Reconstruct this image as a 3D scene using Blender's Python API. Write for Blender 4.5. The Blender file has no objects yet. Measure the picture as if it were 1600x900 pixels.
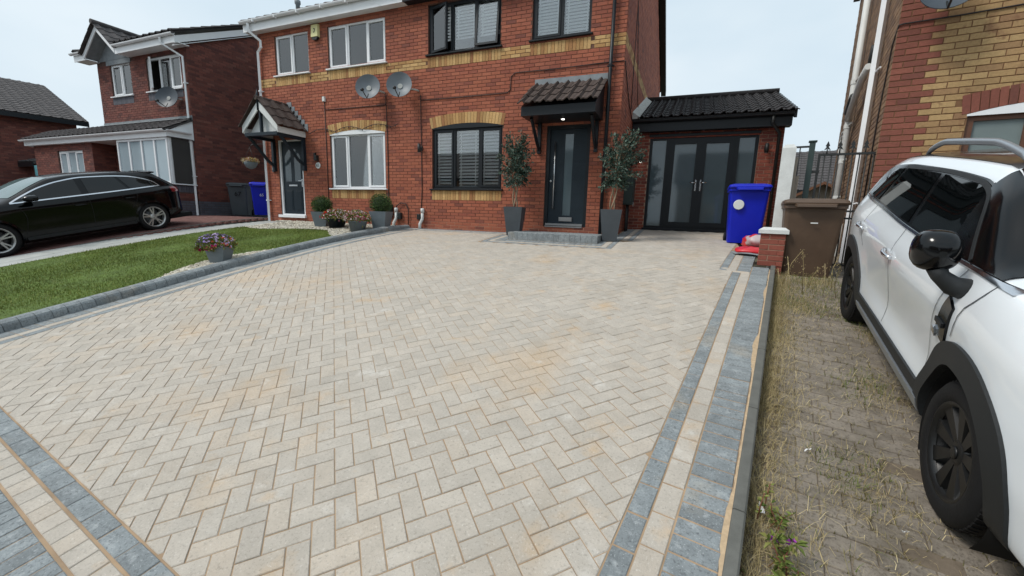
import bpy, math, random
import numpy as np
from mathutils import Vector, Matrix
rnd = random.Random(7)
nrg = np.random.default_rng(11)
R = math.radians
scene = bpy.context.scene
COL = scene.collection

# ------------------------------------------------------------------ camera
EYE = 1.68
FPX = 652.8
yaw, pitch, roll = 0.38706, 0.17259, 0.030035
fw = Vector((-math.sin(yaw)*math.cos(pitch), math.cos(yaw)*math.cos(pitch), -math.sin(pitch)))
rt = Vector((math.cos(yaw), math.sin(yaw), 0))
up = rt.cross(fw)
cr, sr = math.cos(roll), math.sin(roll)
rt, up = cr*rt + sr*up, -sr*rt + cr*up
cam_data = bpy.data.cameras.new('camera')
cam = bpy.data.objects.new('camera', cam_data)
COL.objects.link(cam)
cam.matrix_world = Matrix(((rt.x, up.x, -fw.x, 0), (rt.y, up.y, -fw.y, 0), (rt.z, up.z, -fw.z, EYE), (0, 0, 0, 1)))
cam_data.sensor_fit = 'HORIZONTAL'
cam_data.sensor_width = 36
cam_data.lens = 36*FPX/1600
cam_data.clip_start = 0.05
cam_data.clip_end = 2000
scene.camera = cam

# ------------------------------------------------------------------ light
SUN_AZ, SUN_EL = R(230), R(50)      # azimuth measured from +Y towards +X
world = bpy.data.worlds.new('World')
scene.world = world
world.use_nodes = True
wn, wl = world.node_tree.nodes, world.node_tree.links
wn.clear()
wo = wn.new('ShaderNodeOutputWorld')
bg = wn.new('ShaderNodeBackground')
sky = wn.new('ShaderNodeTexSky')
sky.sky_type = 'NISHITA'
sky.sun_disc = False
sky.sun_elevation = SUN_EL
sky.sun_rotation = SUN_AZ
sky.air_density = 1.0
sky.dust_density = 6.0
sky.ozone_density = 1.0
bg.inputs['Strength'].default_value = 0.080
# a veil of high cloud over the blue
tc = wn.new('ShaderNodeTexCoord')
mp = wn.new('ShaderNodeMapping')
mp.inputs['Scale'].default_value = (1.0, 1.0, 2.6)
wl.new(tc.outputs['Generated'], mp.inputs['Vector'])
cn = wn.new('ShaderNodeTexNoise')
cn.inputs['Scale'].default_value = 1.9
cn.inputs['Detail'].default_value = 4
cn.inputs['Roughness'].default_value = 0.45
wl.new(mp.outputs['Vector'], cn.inputs['Vector'])
crp = wn.new('ShaderNodeValToRGB')
crp.color_ramp.elements[0].position = 0.30
crp.color_ramp.elements[0].color = (5.5, 6.9, 7.9, 1)
crp.color_ramp.elements[1].position = 0.72
crp.color_ramp.elements[1].color = (7.8, 8.6, 9.1, 1)
wl.new(cn.outputs['Fac'], crp.inputs['Fac'])
cmx = wn.new('ShaderNodeMix')
cmx.data_type = 'RGBA'
cmx.inputs['Factor'].default_value = 0.90
wl.new(sky.outputs['Color'], cmx.inputs['A'])
wl.new(crp.outputs['Color'], cmx.inputs['B'])
wl.new(cmx.outputs['Result'], bg.inputs['Color'])
wl.new(bg.outputs['Background'], wo.inputs['Surface'])

sun_d = bpy.data.lights.new('sun', 'SUN')
sun_d.energy = 1.5
sun_d.angle = R(15)
sun_d.color = (1.0, 0.96, 0.90)
sun = bpy.data.objects.new('sun', sun_d)
COL.objects.link(sun)
sdir = Vector((math.sin(SUN_AZ)*math.cos(SUN_EL), math.cos(SUN_AZ)*math.cos(SUN_EL), math.sin(SUN_EL)))
sun.rotation_euler = (-sdir).to_track_quat('-Z', 'Y').to_euler()

scene.view_settings.view_transform = 'Standard'
scene.view_settings.look = 'None'
scene.view_settings.exposure = 0.54
scene.view_settings.gamma = 1.0
scene.view_settings.use_curve_mapping = False
scene.cycles.max_bounces = 6
scene.cycles.diffuse_bounces = 3
scene.cycles.glossy_bounces = 3
scene.cycles.transparent_max_bounces = 12
scene.cycles.use_denoising = True

# ------------------------------------------------------------------ helpers
def pix(p):
    """pixel (1600x900) a world point falls on: used only to find out which pieces show largest"""
    d = Vector(p) - Vector((0, 0, EYE))
    z = d.dot(fw)
    if z < 0.05:
        return (-999, -999, z)
    return (800 + FPX*d.dot(rt)/z, 450 - FPX*d.dot(up)/z, z)

def seen(p, m=0):
    x, y, z = pix(p)
    return z > 0 and -m < x < 1600+m and -m < y < 900+m

def g(y):
    """height of the sloping front plots at depth y"""
    if y < -1: return -0.1743
    if y < 3.9: return .1743*y
    if y < 8.9:
        t = y-3.9
        return .67977 + t*(.1743-.01046*t)
    return 1.28977 + .0697*(min(y, 11)-8.9)

def slope(y):
    return (g(y+.02)-g(y-.02))/.04

def gred(y):
    return g(y) + max(-.06, min(.09, .032*(y-4.7)))

ORG = {}
def obj_link(o, parent=None, loc=(0, 0, 0)):
    COL.objects.link(o)
    if parent is not None:
        o.parent = parent
        ORG[o.name] = ORG[parent.name]
    else:
        o.location = loc
        ORG[o.name] = Vector(loc)
    return o

def thing(name, label, cat, loc=(0, 0, 0), group=None):
    o = bpy.data.objects.new(name, None)
    o.empty_display_size = .2
    obj_link(o, None, loc)
    o['label'] = label
    o['category'] = cat
    if group: o['group'] = group
    return o

def tag(o, label=None, cat=None, group=None, kind=None):
    if label: o['label'] = label
    if cat: o['category'] = cat
    if group: o['group'] = group
    if kind: o['kind'] = kind
    return o

class Fr:
    """a wall frame: u along the wall, v up, d out of the wall"""
    def __init__(s, o, u, n):
        s.o, s.u, s.n = Vector(o), Vector(u).normalized(), Vector(n).normalized()
        s.rz = math.atan2(s.u.y, s.u.x)
    def pt(s, u, v, d=0):
        return s.o + s.u*u + s.n*d + Vector((0, 0, v))

WORLD = Fr((0, 0, 0), (1, 0, 0), (0, -1, 0))

class MB:
    def __init__(s):
        s.v, s.f, s.m, s.sm = [], [], [], []
    def vert(s, p):
        s.v.append(tuple(p)); return len(s.v)-1
    def face(s, idx, m=0, smooth=False):
        s.f.append(tuple(idx)); s.m.append(m); s.sm.append(smooth)
    def poly(s, pts, m=0, smooth=False):
        n = len(s.v)
        s.v.extend(tuple(p) for p in pts)
        s.face(range(n, n+len(pts)), m, smooth)
    def hexa(s, p, m=0, skip=()):
        """p: 8 points, bottom ring 0-3, top ring 4-7"""
        n = len(s.v)
        s.v.extend(tuple(q) for q in p)
        F = [(3, 2, 1, 0), (4, 5, 6, 7), (0, 1, 5, 4), (1, 2, 6, 5), (2, 3, 7, 6), (3, 0, 4, 7)]
        for i, q in enumerate(F):
            if i not in skip: s.face([n+k for k in q], m)
    def box(s, fr, u0, u1, v0, v1, d0, d1, m=0, skip=()):
        P = fr.pt
        s.hexa([P(u0, v0, d1), P(u1, v0, d1), P(u1, v0, d0), P(u0, v0, d0), P(u0, v1, d1), P(u1, v1, d1), P(u1, v1, d0), P(u0, v1, d0)], m, skip)
    def bbox(s, fr, u0, u1, v0, v1, d0, d1, b=.006, m=0):
        """box with a chamfer on the edges of its outer face (d1) and top"""
        P = fr.pt
        r0 = [P(u0, v0, d0), P(u1, v0, d0), P(u1, v1, d0), P(u0, v1, d0)]
        r1 = [P(u0, v0, d1-b), P(u1, v0, d1-b), P(u1, v1, d1-b), P(u0, v1, d1-b)]
        r2 = [P(u0+b, v0+b, d1), P(u1-b, v0+b, d1), P(u1-b, v1-b, d1), P(u0+b, v1-b, d1)]
        s.rings([r0, r1, r2], m, True, True)
    def rings(s, rings, m=0, cap0=False, cap1=False, closed=True, smooth=False):
        n0 = len(s.v); k = len(rings[0])
        for r in rings: s.v.extend(tuple(p) for p in r)
        for i in range(len(rings)-1):
            for j in range(k if closed else k-1):
                a, b = n0+i*k+j, n0+i*k+(j+1) % k
                s.face((a, b, b+k, a+k), m, smooth)
        if cap0: s.face([n0+j for j in range(k-1, -1, -1)], m)
        if cap1: s.face([n0+(len(rings)-1)*k+j for j in range(k)], m)
    def tube(s, pts, r, seg=8, m=0, cap=True, smooth=True):
        pts = [Vector(p) for p in pts]
        rr = r if isinstance(r, (list, tuple)) else [r]*len(pts)
        rings = []
        t0 = (pts[1]-pts[0]).normalized()
        a = Vector((0, 0, 1)) if abs(t0.z) < .9 else Vector((1, 0, 0))
        x = t0.cross(a).normalized()
        for i, p in enumerate(pts):
            if i == 0: t = t0
            elif i == len(pts)-1: t = (pts[i]-pts[i-1]).normalized()
            else: t = ((pts[i+1]-pts[i]).normalized() + (pts[i]-pts[i-1]).normalized()).normalized()
            x = (x - t*x.dot(t)).normalized()
            y = t.cross(x)
            rings.append([p + (x*math.cos(6.28318*k/seg) + y*math.sin(6.28318*k/seg))*rr[i] for k in range(seg)])
        s.rings(rings, m, cap, cap, True, smooth)
    def lathe(s, c, prof, seg=16, m=0, axis=None, cap0=True, cap1=True, smooth=True):
        """prof: (radius, height) along axis from c"""
        ax = Vector(axis or (0, 0, 1)).normalized()
        a = Vector((1, 0, 0)) if abs(ax.x) < .9 else Vector((0, 1, 0))
        x = (a - ax*a.dot(ax)).normalized(); y = ax.cross(x)
        c = Vector(c)
        rings = [[c + ax*h + (x*math.cos(6.28318*k/seg) + y*math.sin(6.28318*k/seg))*r for k in range(seg)] for r, h in prof]
        s.rings(rings, m, cap0, cap1, True, smooth)
    def prism(s, pts, dvec, m=0):
        """extrude polygon pts by dvec"""
        dvec = Vector(dvec)
        a = [Vector(p) for p in pts]
        s.rings([a, [p+dvec for p in a]], m, True, True)
    def build(s, name, mats, parent=None, loc=None, local=False, smooth=None):
        me = bpy.data.meshes.new(name)
        if parent is not None: o0 = ORG[parent.name]
        else: o0 = Vector(loc or (0, 0, 0))
        if local: o0 = Vector((0, 0, 0))
        vv = [(p[0]-o0.x, p[1]-o0.y, p[2]-o0.z) for p in s.v]
        me.from_pydata(vv, [], s.f)
        if not isinstance(mats, (list, tuple)): mats = [mats]
        for mm in mats: me.materials.append(mm)
        if len(mats) > 1: me.polygons.foreach_set('material_index', s.m)
        sm = s.sm if smooth is None else [smooth]*len(s.f)
        me.polygons.foreach_set('use_smooth', sm)
        me.validate(); me.update()
        o = bpy.data.objects.new(name, me)
        return obj_link(o, parent, loc or (0, 0, 0))

def fix_normals(o):
    import bmesh
    bm = bmesh.new(); bm.from_mesh(o.data)
    bmesh.ops.recalc_face_normals(bm, faces=bm.faces)
    bm.to_mesh(o.data); bm.free()
    return o

def bulk(name, V, F, mat, parent=None, loc=(0, 0, 0), mi=None, smooth=False):
    """fast mesh from numpy arrays; F is (n,k)"""
    me = bpy.data.meshes.new(name)
    o0 = ORG[parent.name] if parent is not None else Vector(loc)
    V = np.asarray(V, dtype=np.float32) - np.array(o0, dtype=np.float32)
    n, k = F.shape
    me.vertices.add(len(V)); me.vertices.foreach_set('co', V.ravel())
    me.loops.add(n*k); me.loops.foreach_set('vertex_index', F.astype(np.int32).ravel())
    me.polygons.add(n)
    me.polygons.foreach_set('loop_start', np.arange(0, n*k, k, dtype=np.int32))
    me.polygons.foreach_set('loop_total', np.full(n, k, dtype=np.int32))
    if not isinstance(mat, (list, tuple)): mat = [mat]
    for mm in mat: me.materials.append(mm)
    if mi is not None: me.polygons.foreach_set('material_index', np.asarray(mi, dtype=np.int32))
    me.polygons.foreach_set('use_smooth', np.full(n, smooth))
    me.update(calc_edges=True)
    o = bpy.data.objects.new(name, me)
    return obj_link(o, parent, loc)

# ------------------------------------------------------------------ materials
def srgb(r, g_, b):
    f = lambda c: (c/255/12.92) if c/255 <= .04045 else ((c/255+.055)/1.055)**2.4
    return (f(r), f(g_), f(b), 1)

def mat(name, col, rough=.6, var=.12, scale=6, bump=0.0, bscale=80, metal=0, isl=0.0, spec=.5, coat=0, ramp=None, stain=None, streak=None, alpha=1, coat_rough=.03, stretch=None):
    """col: linear rgba; isl: value jitter from piece to piece; ramp: palette the pieces draw from;
    stain: list of (colour, scale, lo, hi, amount)"""
    m = bpy.data.materials.new(name)
    m.use_nodes = True
    nt = m.node_tree; N, L = nt.nodes, nt.links
    p = N['Principled BSDF']
    p.inputs['Roughness'].default_value = rough
    p.inputs['Metallic'].default_value = metal
    p.inputs['Specular IOR Level'].default_value = spec
    p.inputs['Coat Weight'].default_value = coat
    p.inputs['Coat Roughness'].default_value = coat_rough
    geo = N.new('ShaderNodeNewGeometry')
    vec = geo.outputs['Position']
    if stretch:
        mpn = N.new('ShaderNodeMapping'); mpn.inputs['Scale'].default_value = stretch
        L.new(vec, mpn.inputs['Vector']); vec = mpn.outputs['Vector']
    def noise(sc, det=4, ro=.55):
        n = N.new('ShaderNodeTexNoise'); n.inputs['Scale'].default_value = sc
        n.inputs['Detail'].default_value = det; n.inputs['Roughness'].default_value = ro
        L.new(vec, n.inputs['Vector']); return n.outputs['Fac']
    cur = None
    if isl or ramp:
        oi = N.new('ShaderNodeObjectInfo')
        ad = N.new('ShaderNodeMath'); ad.operation = 'ADD'
        L.new(oi.outputs['Random'], ad.inputs[0]); L.new(geo.outputs['Random Per Island'], ad.inputs[1])
        frc = N.new('ShaderNodeMath'); frc.operation = 'FRACT'; L.new(ad.outputs[0], frc.inputs[0])
        rv = frc.outputs[0]
    if ramp:
        rp = N.new('ShaderNodeValToRGB')
        e = rp.color_ramp.elements
        e[0].position, e[0].color = ramp[0]; e[1].position, e[1].color = ramp[-1]
        for po, c in ramp[1:-1]:
            q = e.new(po); q.color = c
        L.new(rv, rp.inputs['Fac']); cur = rp.outputs['Color']
    def mix(fac, a, b, mode='MIX'):
        x = N.new('ShaderNodeMix'); x.data_type = 'RGBA'; x.blend_type = mode
        for k, val in (('Factor', fac), ('A', a), ('B', b)):
            s = x.inputs[k]
            if hasattr(val, 'is_output'): L.new(val, s)
            else: s.default_value = val
        return x.outputs['Result']
    if cur is None:
        rgb = N.new('ShaderNodeRGB'); rgb.outputs[0].default_value = col; cur = rgb.outputs[0]
    def maprange(src, lo, hi, a, b):
        r_ = N.new('ShaderNodeMapRange'); r_.inputs['From Min'].default_value = lo; r_.inputs['From Max'].default_value = hi
        r_.inputs['To Min'].default_value = a; r_.inputs['To Max'].default_value = b
        L.new(src, r_.inputs['Value']); return r_.outputs['Result']
    if isl:
        h = N.new('ShaderNodeHueSaturation')
        L.new(cur, h.inputs['Color'])
        # a second decorrelated draw
        mu = N.new('ShaderNodeMath'); mu.operation = 'MULTIPLY'; mu.inputs[1].default_value = 17.31
        L.new(rv, mu.inputs[0]); f2 = N.new('ShaderNodeMath'); f2.operation = 'FRACT'; L.new(mu.outputs[0], f2.inputs[0])
        L.new(maprange(f2.outputs[0], 0, 1, 1-isl, 1+isl), h.inputs['Value'])
        cur = h.outputs['Color']
    if var:
        nv = noise(scale)
        v = maprange(nv, .3, .7, 1-var, 1+var)
        cv = N.new('ShaderNodeCombineColor')
        for k in range(3): L.new(v, cv.inputs[k])
        cur = mix(1.0, cur, cv.outputs[0], 'MULTIPLY')
    for st in (stain or []):
        c, sc, lo, hi, am = st
        cur = mix(maprange(noise(sc, 5, .6), lo, hi, 0, am), cur, c)
    L.new(cur, p.inputs['Base Color'])
    if bump:
        b = N.new('ShaderNodeBump'); b.inputs['Strength'].default_value = bump; b.inputs['Distance'].default_value = .01
        L.new(noise(bscale, 5, .6), b.inputs['Height']); L.new(b.outputs['Normal'], p.inputs['Normal'])
    if alpha < 1: p.inputs['Alpha'].default_value = alpha
    return m

def glass_mat(name, tint=(.75, .82, .84, 1), refl=.12, rough=.01):
    m = bpy.data.materials.new(name); m.use_nodes = True
    nt = m.node_tree; N, L = nt.nodes, nt.links
    N.remove(N['Principled BSDF'])
    out = N['Material Output']
    tr = N.new('ShaderNodeBsdfTransparent'); tr.inputs['Color'].default_value = tint
    gl = N.new('ShaderNodeBsdfGlossy'); gl.inputs['Roughness'].default_value = rough
    fr = N.new('ShaderNodeFresnel'); fr.inputs['IOR'].default_value = 1.5
    ad = N.new('ShaderNodeMath'); ad.operation = 'ADD'; ad.use_clamp = True; ad.inputs[1].default_value = refl
    L.new(fr.outputs[0], ad.inputs[0])
    mx = N.new('ShaderNodeMixShader')
    L.new(ad.outputs[0], mx.inputs[0]); L.new(tr.outputs[0], mx.inputs[1]); L.new(gl.outputs[0], mx.inputs[2])
    L.new(mx.outputs[0], out.inputs['Surface'])
    return m

M = {}
SAND = srgb(204, 160, 112)
M['block'] = mat('paving_cream', srgb(183, 175, 162), .9, .08, 9, .5, 300, isl=.045,
    ramp=[(0, srgb(183, 175, 164)), (.5, srgb(187, 178, 166)), (.8, srgb(180, 172, 161)), (1, srgb(190, 178, 163))],
    stain=[(srgb(204, 168, 122), .9, .55, .78, .45), (srgb(202, 166, 120), 3.6, .60, .76, .45), (srgb(158, 150, 138), 1.7, .52, .72, .3), (srgb(212, 207, 199), 5.5, .60, .74, .55), (srgb(132, 124, 114), 75, .54, .70, .5), (srgb(226, 221, 213), 95, .58, .72, .55), (srgb(120, 112, 102), 190, .58, .70, .5)])
M['charcoal'] = mat('paving_charcoal', srgb(134, 140, 142), .9, .16, 14, .6, 220, isl=.14,
    stain=[(srgb(182, 186, 187), 16, .56, .72, .6), (srgb(190, 172, 144), 2.3, .58, .78, .45), (srgb(84, 88, 92), 70, .52, .68, .7), (srgb(192, 196, 196), 110, .58, .70, .6)])
M['sand'] = mat('joint_sand', srgb(158, 134, 108), .95, .2, 5, .3, 200)
M['sandspill'] = mat('spilled_sand', srgb(182, 158, 128), .95, .15, 40, .3, 300)
M['concrete'] = mat('edging_concrete', srgb(100, 100, 95), .9, .15, 12, .4, 160, isl=.06, stain=[(srgb(100, 100, 94), 7, .55, .8, .6)])
M['oldblock'] = mat('weathered_brown_paving', srgb(134, 125, 114), .95, .15, 9, .6, 120, isl=.09,
    stain=[(srgb(88, 80, 69), 2.2, .5, .72, .7), (srgb(146, 137, 124), 17, .5, .72, .7), (srgb(106, 97, 84), 5, .5, .68, .7), (srgb(84, 77, 66), 60, .52, .68, .75)])
M['soil'] = mat('dark_soil', srgb(84, 72, 60), .95, .3, 20, .5, 90)
M['redblock'] = mat('red_block_paving', srgb(112, 78, 72), .9, .15, 8, .4, 120, isl=.14)
M['slab'] = mat('pale_paving_slab', srgb(168, 170, 166), .85, .1, 5, .3, 120, isl=.05)
M['asphalt'] = mat('asphalt', srgb(78, 78, 80), .9, .15, 10, .4, 160)
M['earth'] = mat('garden_earth', srgb(96, 92, 74), .95, .2, 2)
M['lawn'] = mat('lawn_turf', srgb(84, 104, 42), .95, .25, 5, .5, 120)
M['grass'] = mat('grass_blades', srgb(96, 120, 46), .8, .30, 1.1, isl=.22, spec=.2,
    ramp=[(0, srgb(92, 106, 44)), (.5, srgb(110, 122, 56)), (.85, srgb(126, 134, 68)), (1, srgb(154, 150, 96))])
M['hay'] = mat('dead_grass', srgb(176, 156, 110), .85, .1, 3, isl=.2, spec=.2,
    ramp=[(0, srgb(204, 188, 146)), (.45, srgb(180, 162, 120)), (.8, srgb(150, 134, 96)), (1, srgb(126, 120, 78))])
M['weed'] = mat('weed_green', srgb(104, 116, 58), .8, .15, 4, isl=.25, spec=.2,
    ramp=[(0, srgb(86, 104, 48)), (.6, srgb(112, 122, 62)), (1, srgb(146, 140, 84))])
M['pebble'] = mat('gravel_pebbles', srgb(196, 190, 174), .8, .1, 30, isl=.2,
    ramp=[(0, srgb(212, 206, 190)), (.5, srgb(190, 184, 168)), (.8, srgb(164, 152, 134)), (1, srgb(222, 218, 208))])
MORTAR = srgb(104, 74, 62)
M['mortar'] = mat('mortar', MORTAR, .95, .15, 12, .3, 150)
M['mortar_new'] = mat('fresh_mortar', srgb(196, 150, 124), .95, .1, 12, .3, 150)
M['mortar_dark'] = mat('dark_mortar', srgb(88, 66, 60), .95, .15, 12, .3, 150)
M['mortar_buff'] = mat('brown_mortar', srgb(120, 88, 62), .95, .15, 12, .3, 150)
M['brick'] = mat('red_brick', srgb(168, 92, 66), .85, .10, 40, .4, 120, isl=.08,
    ramp=[(0, srgb(162, 94, 69)), (.35, srgb(152, 84, 62)), (.6, srgb(168, 99, 74)), (.86, srgb(142, 78, 60)), (.95, srgb(120, 70, 58)), (1, srgb(156, 88, 66))],
    stain=[(srgb(116, 64, 54), .7, .50, .72, .45), (srgb(176, 120, 96), 2.6, .64, .78, .3), (srgb(104, 56, 46), 30, .60, .76, .4)])
M['brick_y'] = mat('yellow_brick', srgb(204, 168, 104), .85, .12, 40, .4, 120, isl=.13,
    ramp=[(0, srgb(196, 160, 108)), (.5, srgb(184, 146, 94)), (.8, srgb(170, 128, 80)), (1, srgb(146, 100, 64))], stain=[(srgb(140, 98, 62), 22, .58, .74, .6)])
M['brick_buff'] = mat('buff_brick', srgb(188, 158, 106), .85, .12, 40, .4, 120, isl=.08,
    ramp=[(0, srgb(176, 146, 102)), (.6, srgb(164, 134, 92)), (.9, srgb(152, 120, 84)), (1, srgb(136, 102, 74))], stain=[(srgb(124, 88, 62), 8, .58, .70, .75)])
M['brick_r'] = mat('quoin_red_brick', srgb(152, 80, 64), .85, .12, 40, .4, 120, isl=.1,
    ramp=[(0, srgb(138, 82, 67)), (.6, srgb(124, 72, 59)), (.85, srgb(110, 65, 55)), (1, srgb(142, 90, 72))])
M['brick_dark'] = mat('maroon_brick', srgb(118, 70, 62), .85, .15, 40, .4, 120, isl=.12,
    ramp=[(0, srgb(124, 72, 61)), (.5, srgb(108, 60, 52)), (.8, srgb(88, 51, 47)), (1, srgb(128, 80, 68))])
M['brick_grey'] = mat('blue_engineering_brick', srgb(84, 84, 92), .7, .12, 40, .3, 120, isl=.15)
M['brick_brown'] = mat('brown_brick', srgb(136, 110, 88), .9, .15, 40, .4, 120, isl=.1, ramp=[(0, srgb(142, 114, 88)), (.6, srgb(128, 102, 80)), (1, srgb(112, 88, 72))])
M['upvc'] = mat('white_plastic', srgb(232, 234, 236), .35, .03, 3, spec=.5)
M['upvc_old'] = mat('weathered_white_plastic', srgb(214, 216, 214), .5, .06, 3, spec=.4, stain=[(srgb(150, 150, 140), 4, .6, .85, .5)])
M['anth'] = mat('anthracite_plastic', srgb(28, 32, 36), .4, .05, 4, spec=.3)
M['doorslate'] = mat('slate_blue_door', srgb(29, 40, 48), .45, .06, 6, .12, 40, spec=.3)
M['blacksteel'] = mat('black_painted_iron', srgb(34, 36, 36), .5, .15, 20, .2, 80)
M['cable'] = mat('black_cable', srgb(34, 28, 28), .6, 0)
M['chrome'] = mat('bright_chrome', srgb(214, 216, 220), .18, 0, metal=1)
M['steel'] = mat('brushed_steel', srgb(196, 198, 200), .3, 0, metal=1)
M['lead'] = mat('lead_flashing', srgb(128, 134, 138), .6, .15, 8, .2, 60)
M['leadwhite'] = mat('weathered_flashing', srgb(170, 172, 168), .8, .2, 12, .4, 60)
M['tile'] = mat('brown_roof_tile', srgb(74, 62, 57), .85, .18, 14, .5, 120, isl=.12, stain=[(srgb(110, 104, 96), 6, .6, .8, .4)])
M['tile_dark'] = mat('dark_roof_tile', srgb(44, 41, 42), .8, .18, 14, .4, 120, isl=.12, stain=[(srgb(92, 88, 84), 5, .6, .8, .35)])
M['tile_grey'] = mat('grey_roof_tile', srgb(72, 68, 68), .85, .15, 10, .4, 120, isl=.1)
M['dish'] = mat('grey_dish', srgb(106, 113, 119), .5, .08, 5)
M['dish_dark'] = mat('dark_dish', srgb(70, 78, 86), .5, .08, 5)
M['render_w'] = mat('white_painted_concrete', srgb(206, 208, 206), .9, .08, 8, .4, 60, stain=[(srgb(150, 150, 144), 6, .58, .8, .5)])
M['bin_blue'] = mat('blue_bin_plastic', srgb(14, 34, 184), .42, .05, 4, .05, 60, spec=.4)
M['bin_grey'] = mat('grey_bin_plastic', srgb(66, 72, 76), .5, .06, 4, .05, 60)
M['bin_brown'] = mat('brown_bin_plastic', srgb(86, 68, 54), .5, .08, 5, .05, 60, stain=[(srgb(102, 84, 68), 5, .55, .8, .4)])
M['bin_black'] = mat('black_bin_plastic', srgb(40, 36, 34), .5, .06, 4)
M['rubber'] = mat('tyre_rubber', srgb(22, 22, 23), .75, .15, 20, .2, 60, spec=.3)
M['arch_black'] = mat('wheel_well_black', srgb(10, 10, 10), .9, 0)
M['planter'] = mat('grey_planter', srgb(70, 76, 81), .6, .08, 6, .15, 80)
M['planter_l'] = mat('light_grey_planter', srgb(112, 122, 128), .6, .08, 6, .15, 80, isl=.05)
M['bark'] = mat('pale_bark', srgb(150, 130, 108), .9, .2, 30, .4, 80)
M['leaf'] = mat('dark_leaves', srgb(48, 68, 56), .5, .15, 8, isl=.35, spec=.4,
    ramp=[(0, srgb(44, 62, 54)), (.5, srgb(58, 80, 68)), (.85, srgb(78, 100, 86)), (1, srgb(112, 128, 116))])
M['boxleaf'] = mat('box_leaves', srgb(64, 88, 44), .6, .15, 10, isl=.3, spec=.3, ramp=[(0, srgb(48, 72, 34)), (.6, srgb(70, 96, 48)), (1, srgb(104, 124, 70))])
M['room'] = mat('dim_room', srgb(60, 58, 56), .9, .1, 2)
M['curtain'] = mat('pale_curtain', srgb(228, 226, 222), .9, .06, 4)
M['blind'] = mat('white_blind', srgb(242, 242, 242), .6, .02, 4)
M['wood'] = mat('brown_stained_timber', srgb(112, 74, 50), .6, .15, 6, .2, 50, stretch=(6, 6, 1))
M['timber_grey'] = mat('weathered_timber', srgb(140, 130, 118), .9, .15, 8, .4, 50, stretch=(8, 8, 1))
M['teal'] = mat('teal_paint', srgb(120, 190, 200), .6, .05, 4)
M['red_plastic'] = mat('red_bag_plastic', srgb(206, 44, 52), .35, .1, 10, .2, 40)
M['clear_plastic'] = mat('milky_bag_plastic', srgb(214, 206, 206), .3, .08, 10, .2, 40, alpha=.75)
M['alarm'] = mat('cream_alarm_box', srgb(224, 218, 160), .5, .03, 5)
M['lamp_glow'] = bpy.data.materials.new('lit_spot'); M['lamp_glow'].use_nodes = True
_e = M['lamp_glow'].node_tree.nodes['Principled BSDF']
_e.inputs['Emission Color'].default_value = (1, .95, .85, 1); _e.inputs['Emission Strength'].default_value = 6
M['glass'] = glass_mat('window_glass', (.95, .97, .97, 1), .12)
M['frostl'] = mat('pale_backed_glass', srgb(150, 166, 174), .05, .06, 1.2, spec=.8)
M['glass_car'] = glass_mat('tinted_car_glass', (.16, .19, .19, 1), .06)
M['glass_screen'] = glass_mat('windscreen_glass', (.6, .68, .66, 1), .10)
M['frost'] = mat('frosted_glass', srgb(84, 98, 104), .05, .10, 1.5, spec=.9)
# ------------------------------------------------------------------ the ground
def sheet(name, xs, ys, zf, m, kind='structure', loc=(0, 0, 0), thick=None, parent=None):
    mb = MB()
    n = len(xs)
    for y in ys:
        for x in xs: mb.vert((x, y, zf(x, y)))
    for j in range(len(ys)-1):
        for i in range(n-1):
            a = j*n+i
            mb.face((a, a+1, a+n+1, a+n), 0, True)
    o = mb.build(name, m, parent, None if parent else loc)
    if kind: o['kind'] = kind
    return o

def frange(a, b, n): return [a+(b-a)*i/n for i in range(n+1)]

def zbase(x, y):
    return g(y) - .26
sheet('ground', [-400, -60, -30, -14, -6, 0, 6, 14, 30, 60, 400], [-300, -60, -20, -8, -2] + frange(-1, 12, 26) + [20, 40, 120, 500], zbase, M['earth'])
# the street the plots fall towards, behind the viewer
sheet('road', [-120, -40, 0, 40, 120], [-9.5, -7, -5, -2.5], lambda x, y: g(y)-.10, M['asphalt'])
sheet('pavement', [-120, -40, 0, 40, 120], frange(-2.4, .12, 6), lambda x, y: g(y)-.005 + .115*0, M['slab'])

TH = R(9.84)
DU = Vector((math.cos(TH), -math.sin(TH), 0))      # across the right-hand boundary
DV = Vector((math.sin(TH), math.cos(TH), 0))       # along it
KX = -6.45                                          # kerb face
def lineX(y, c): return .1735*y + c
def ab(a, b):
    """point at a across / b along the boundary line"""
    p = DU*a + DV*b
    return (p.x, p.y)

drive = sheet('driveway', frange(KX-.02, .9, 20), frange(.15, 8.95, 44), lambda x, y: g(y)-.0045, M['sand'], loc=(0, 4, 0))
# trim the sand bed to the boundary by pulling the right-hand column in
for v in drive.data.vertices:
    wy = v.co.y + 4
    lim = lineX(wy, .0)
    if v.co.x > lim: v.co.x = lim
    lo = 1.05 - .125*(v.co.x + 3.1) - .46
    if wy < lo:
        v.co.y = lo - 4; v.co.z = g(lo) - .006
back_bed = sheet('side_paving', frange(-1.40, 1.62, 6), frange(8.9, 10.95, 8), lambda x, y: g(y)-.008, M['sand'], loc=(0, 9, 0))

BL, BW, JT = .2, .1, .0036
def clip(poly, a, b, c):
    """keep a*x+b*y<=c"""
    out = []
    for i in range(len(poly)):
        p, q = poly[i], poly[(i+1) % len(poly)]
        fp, fq = a*p[0]+b*p[1]-c, a*q[0]+b*q[1]-c
        if fp <= 0: out.append(p)
        if (fp < 0 < fq) or (fq < 0 < fp):
            t = fp/(fp-fq); out.append((p[0]+(q[0]-p[0])*t, p[1]+(q[1]-p[1])*t))
    return out

def area(poly):
    return .5*sum(p[0]*q[1]-q[0]*p[1] for p, q in zip(poly, poly[1:]+poly[:1]))

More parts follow.
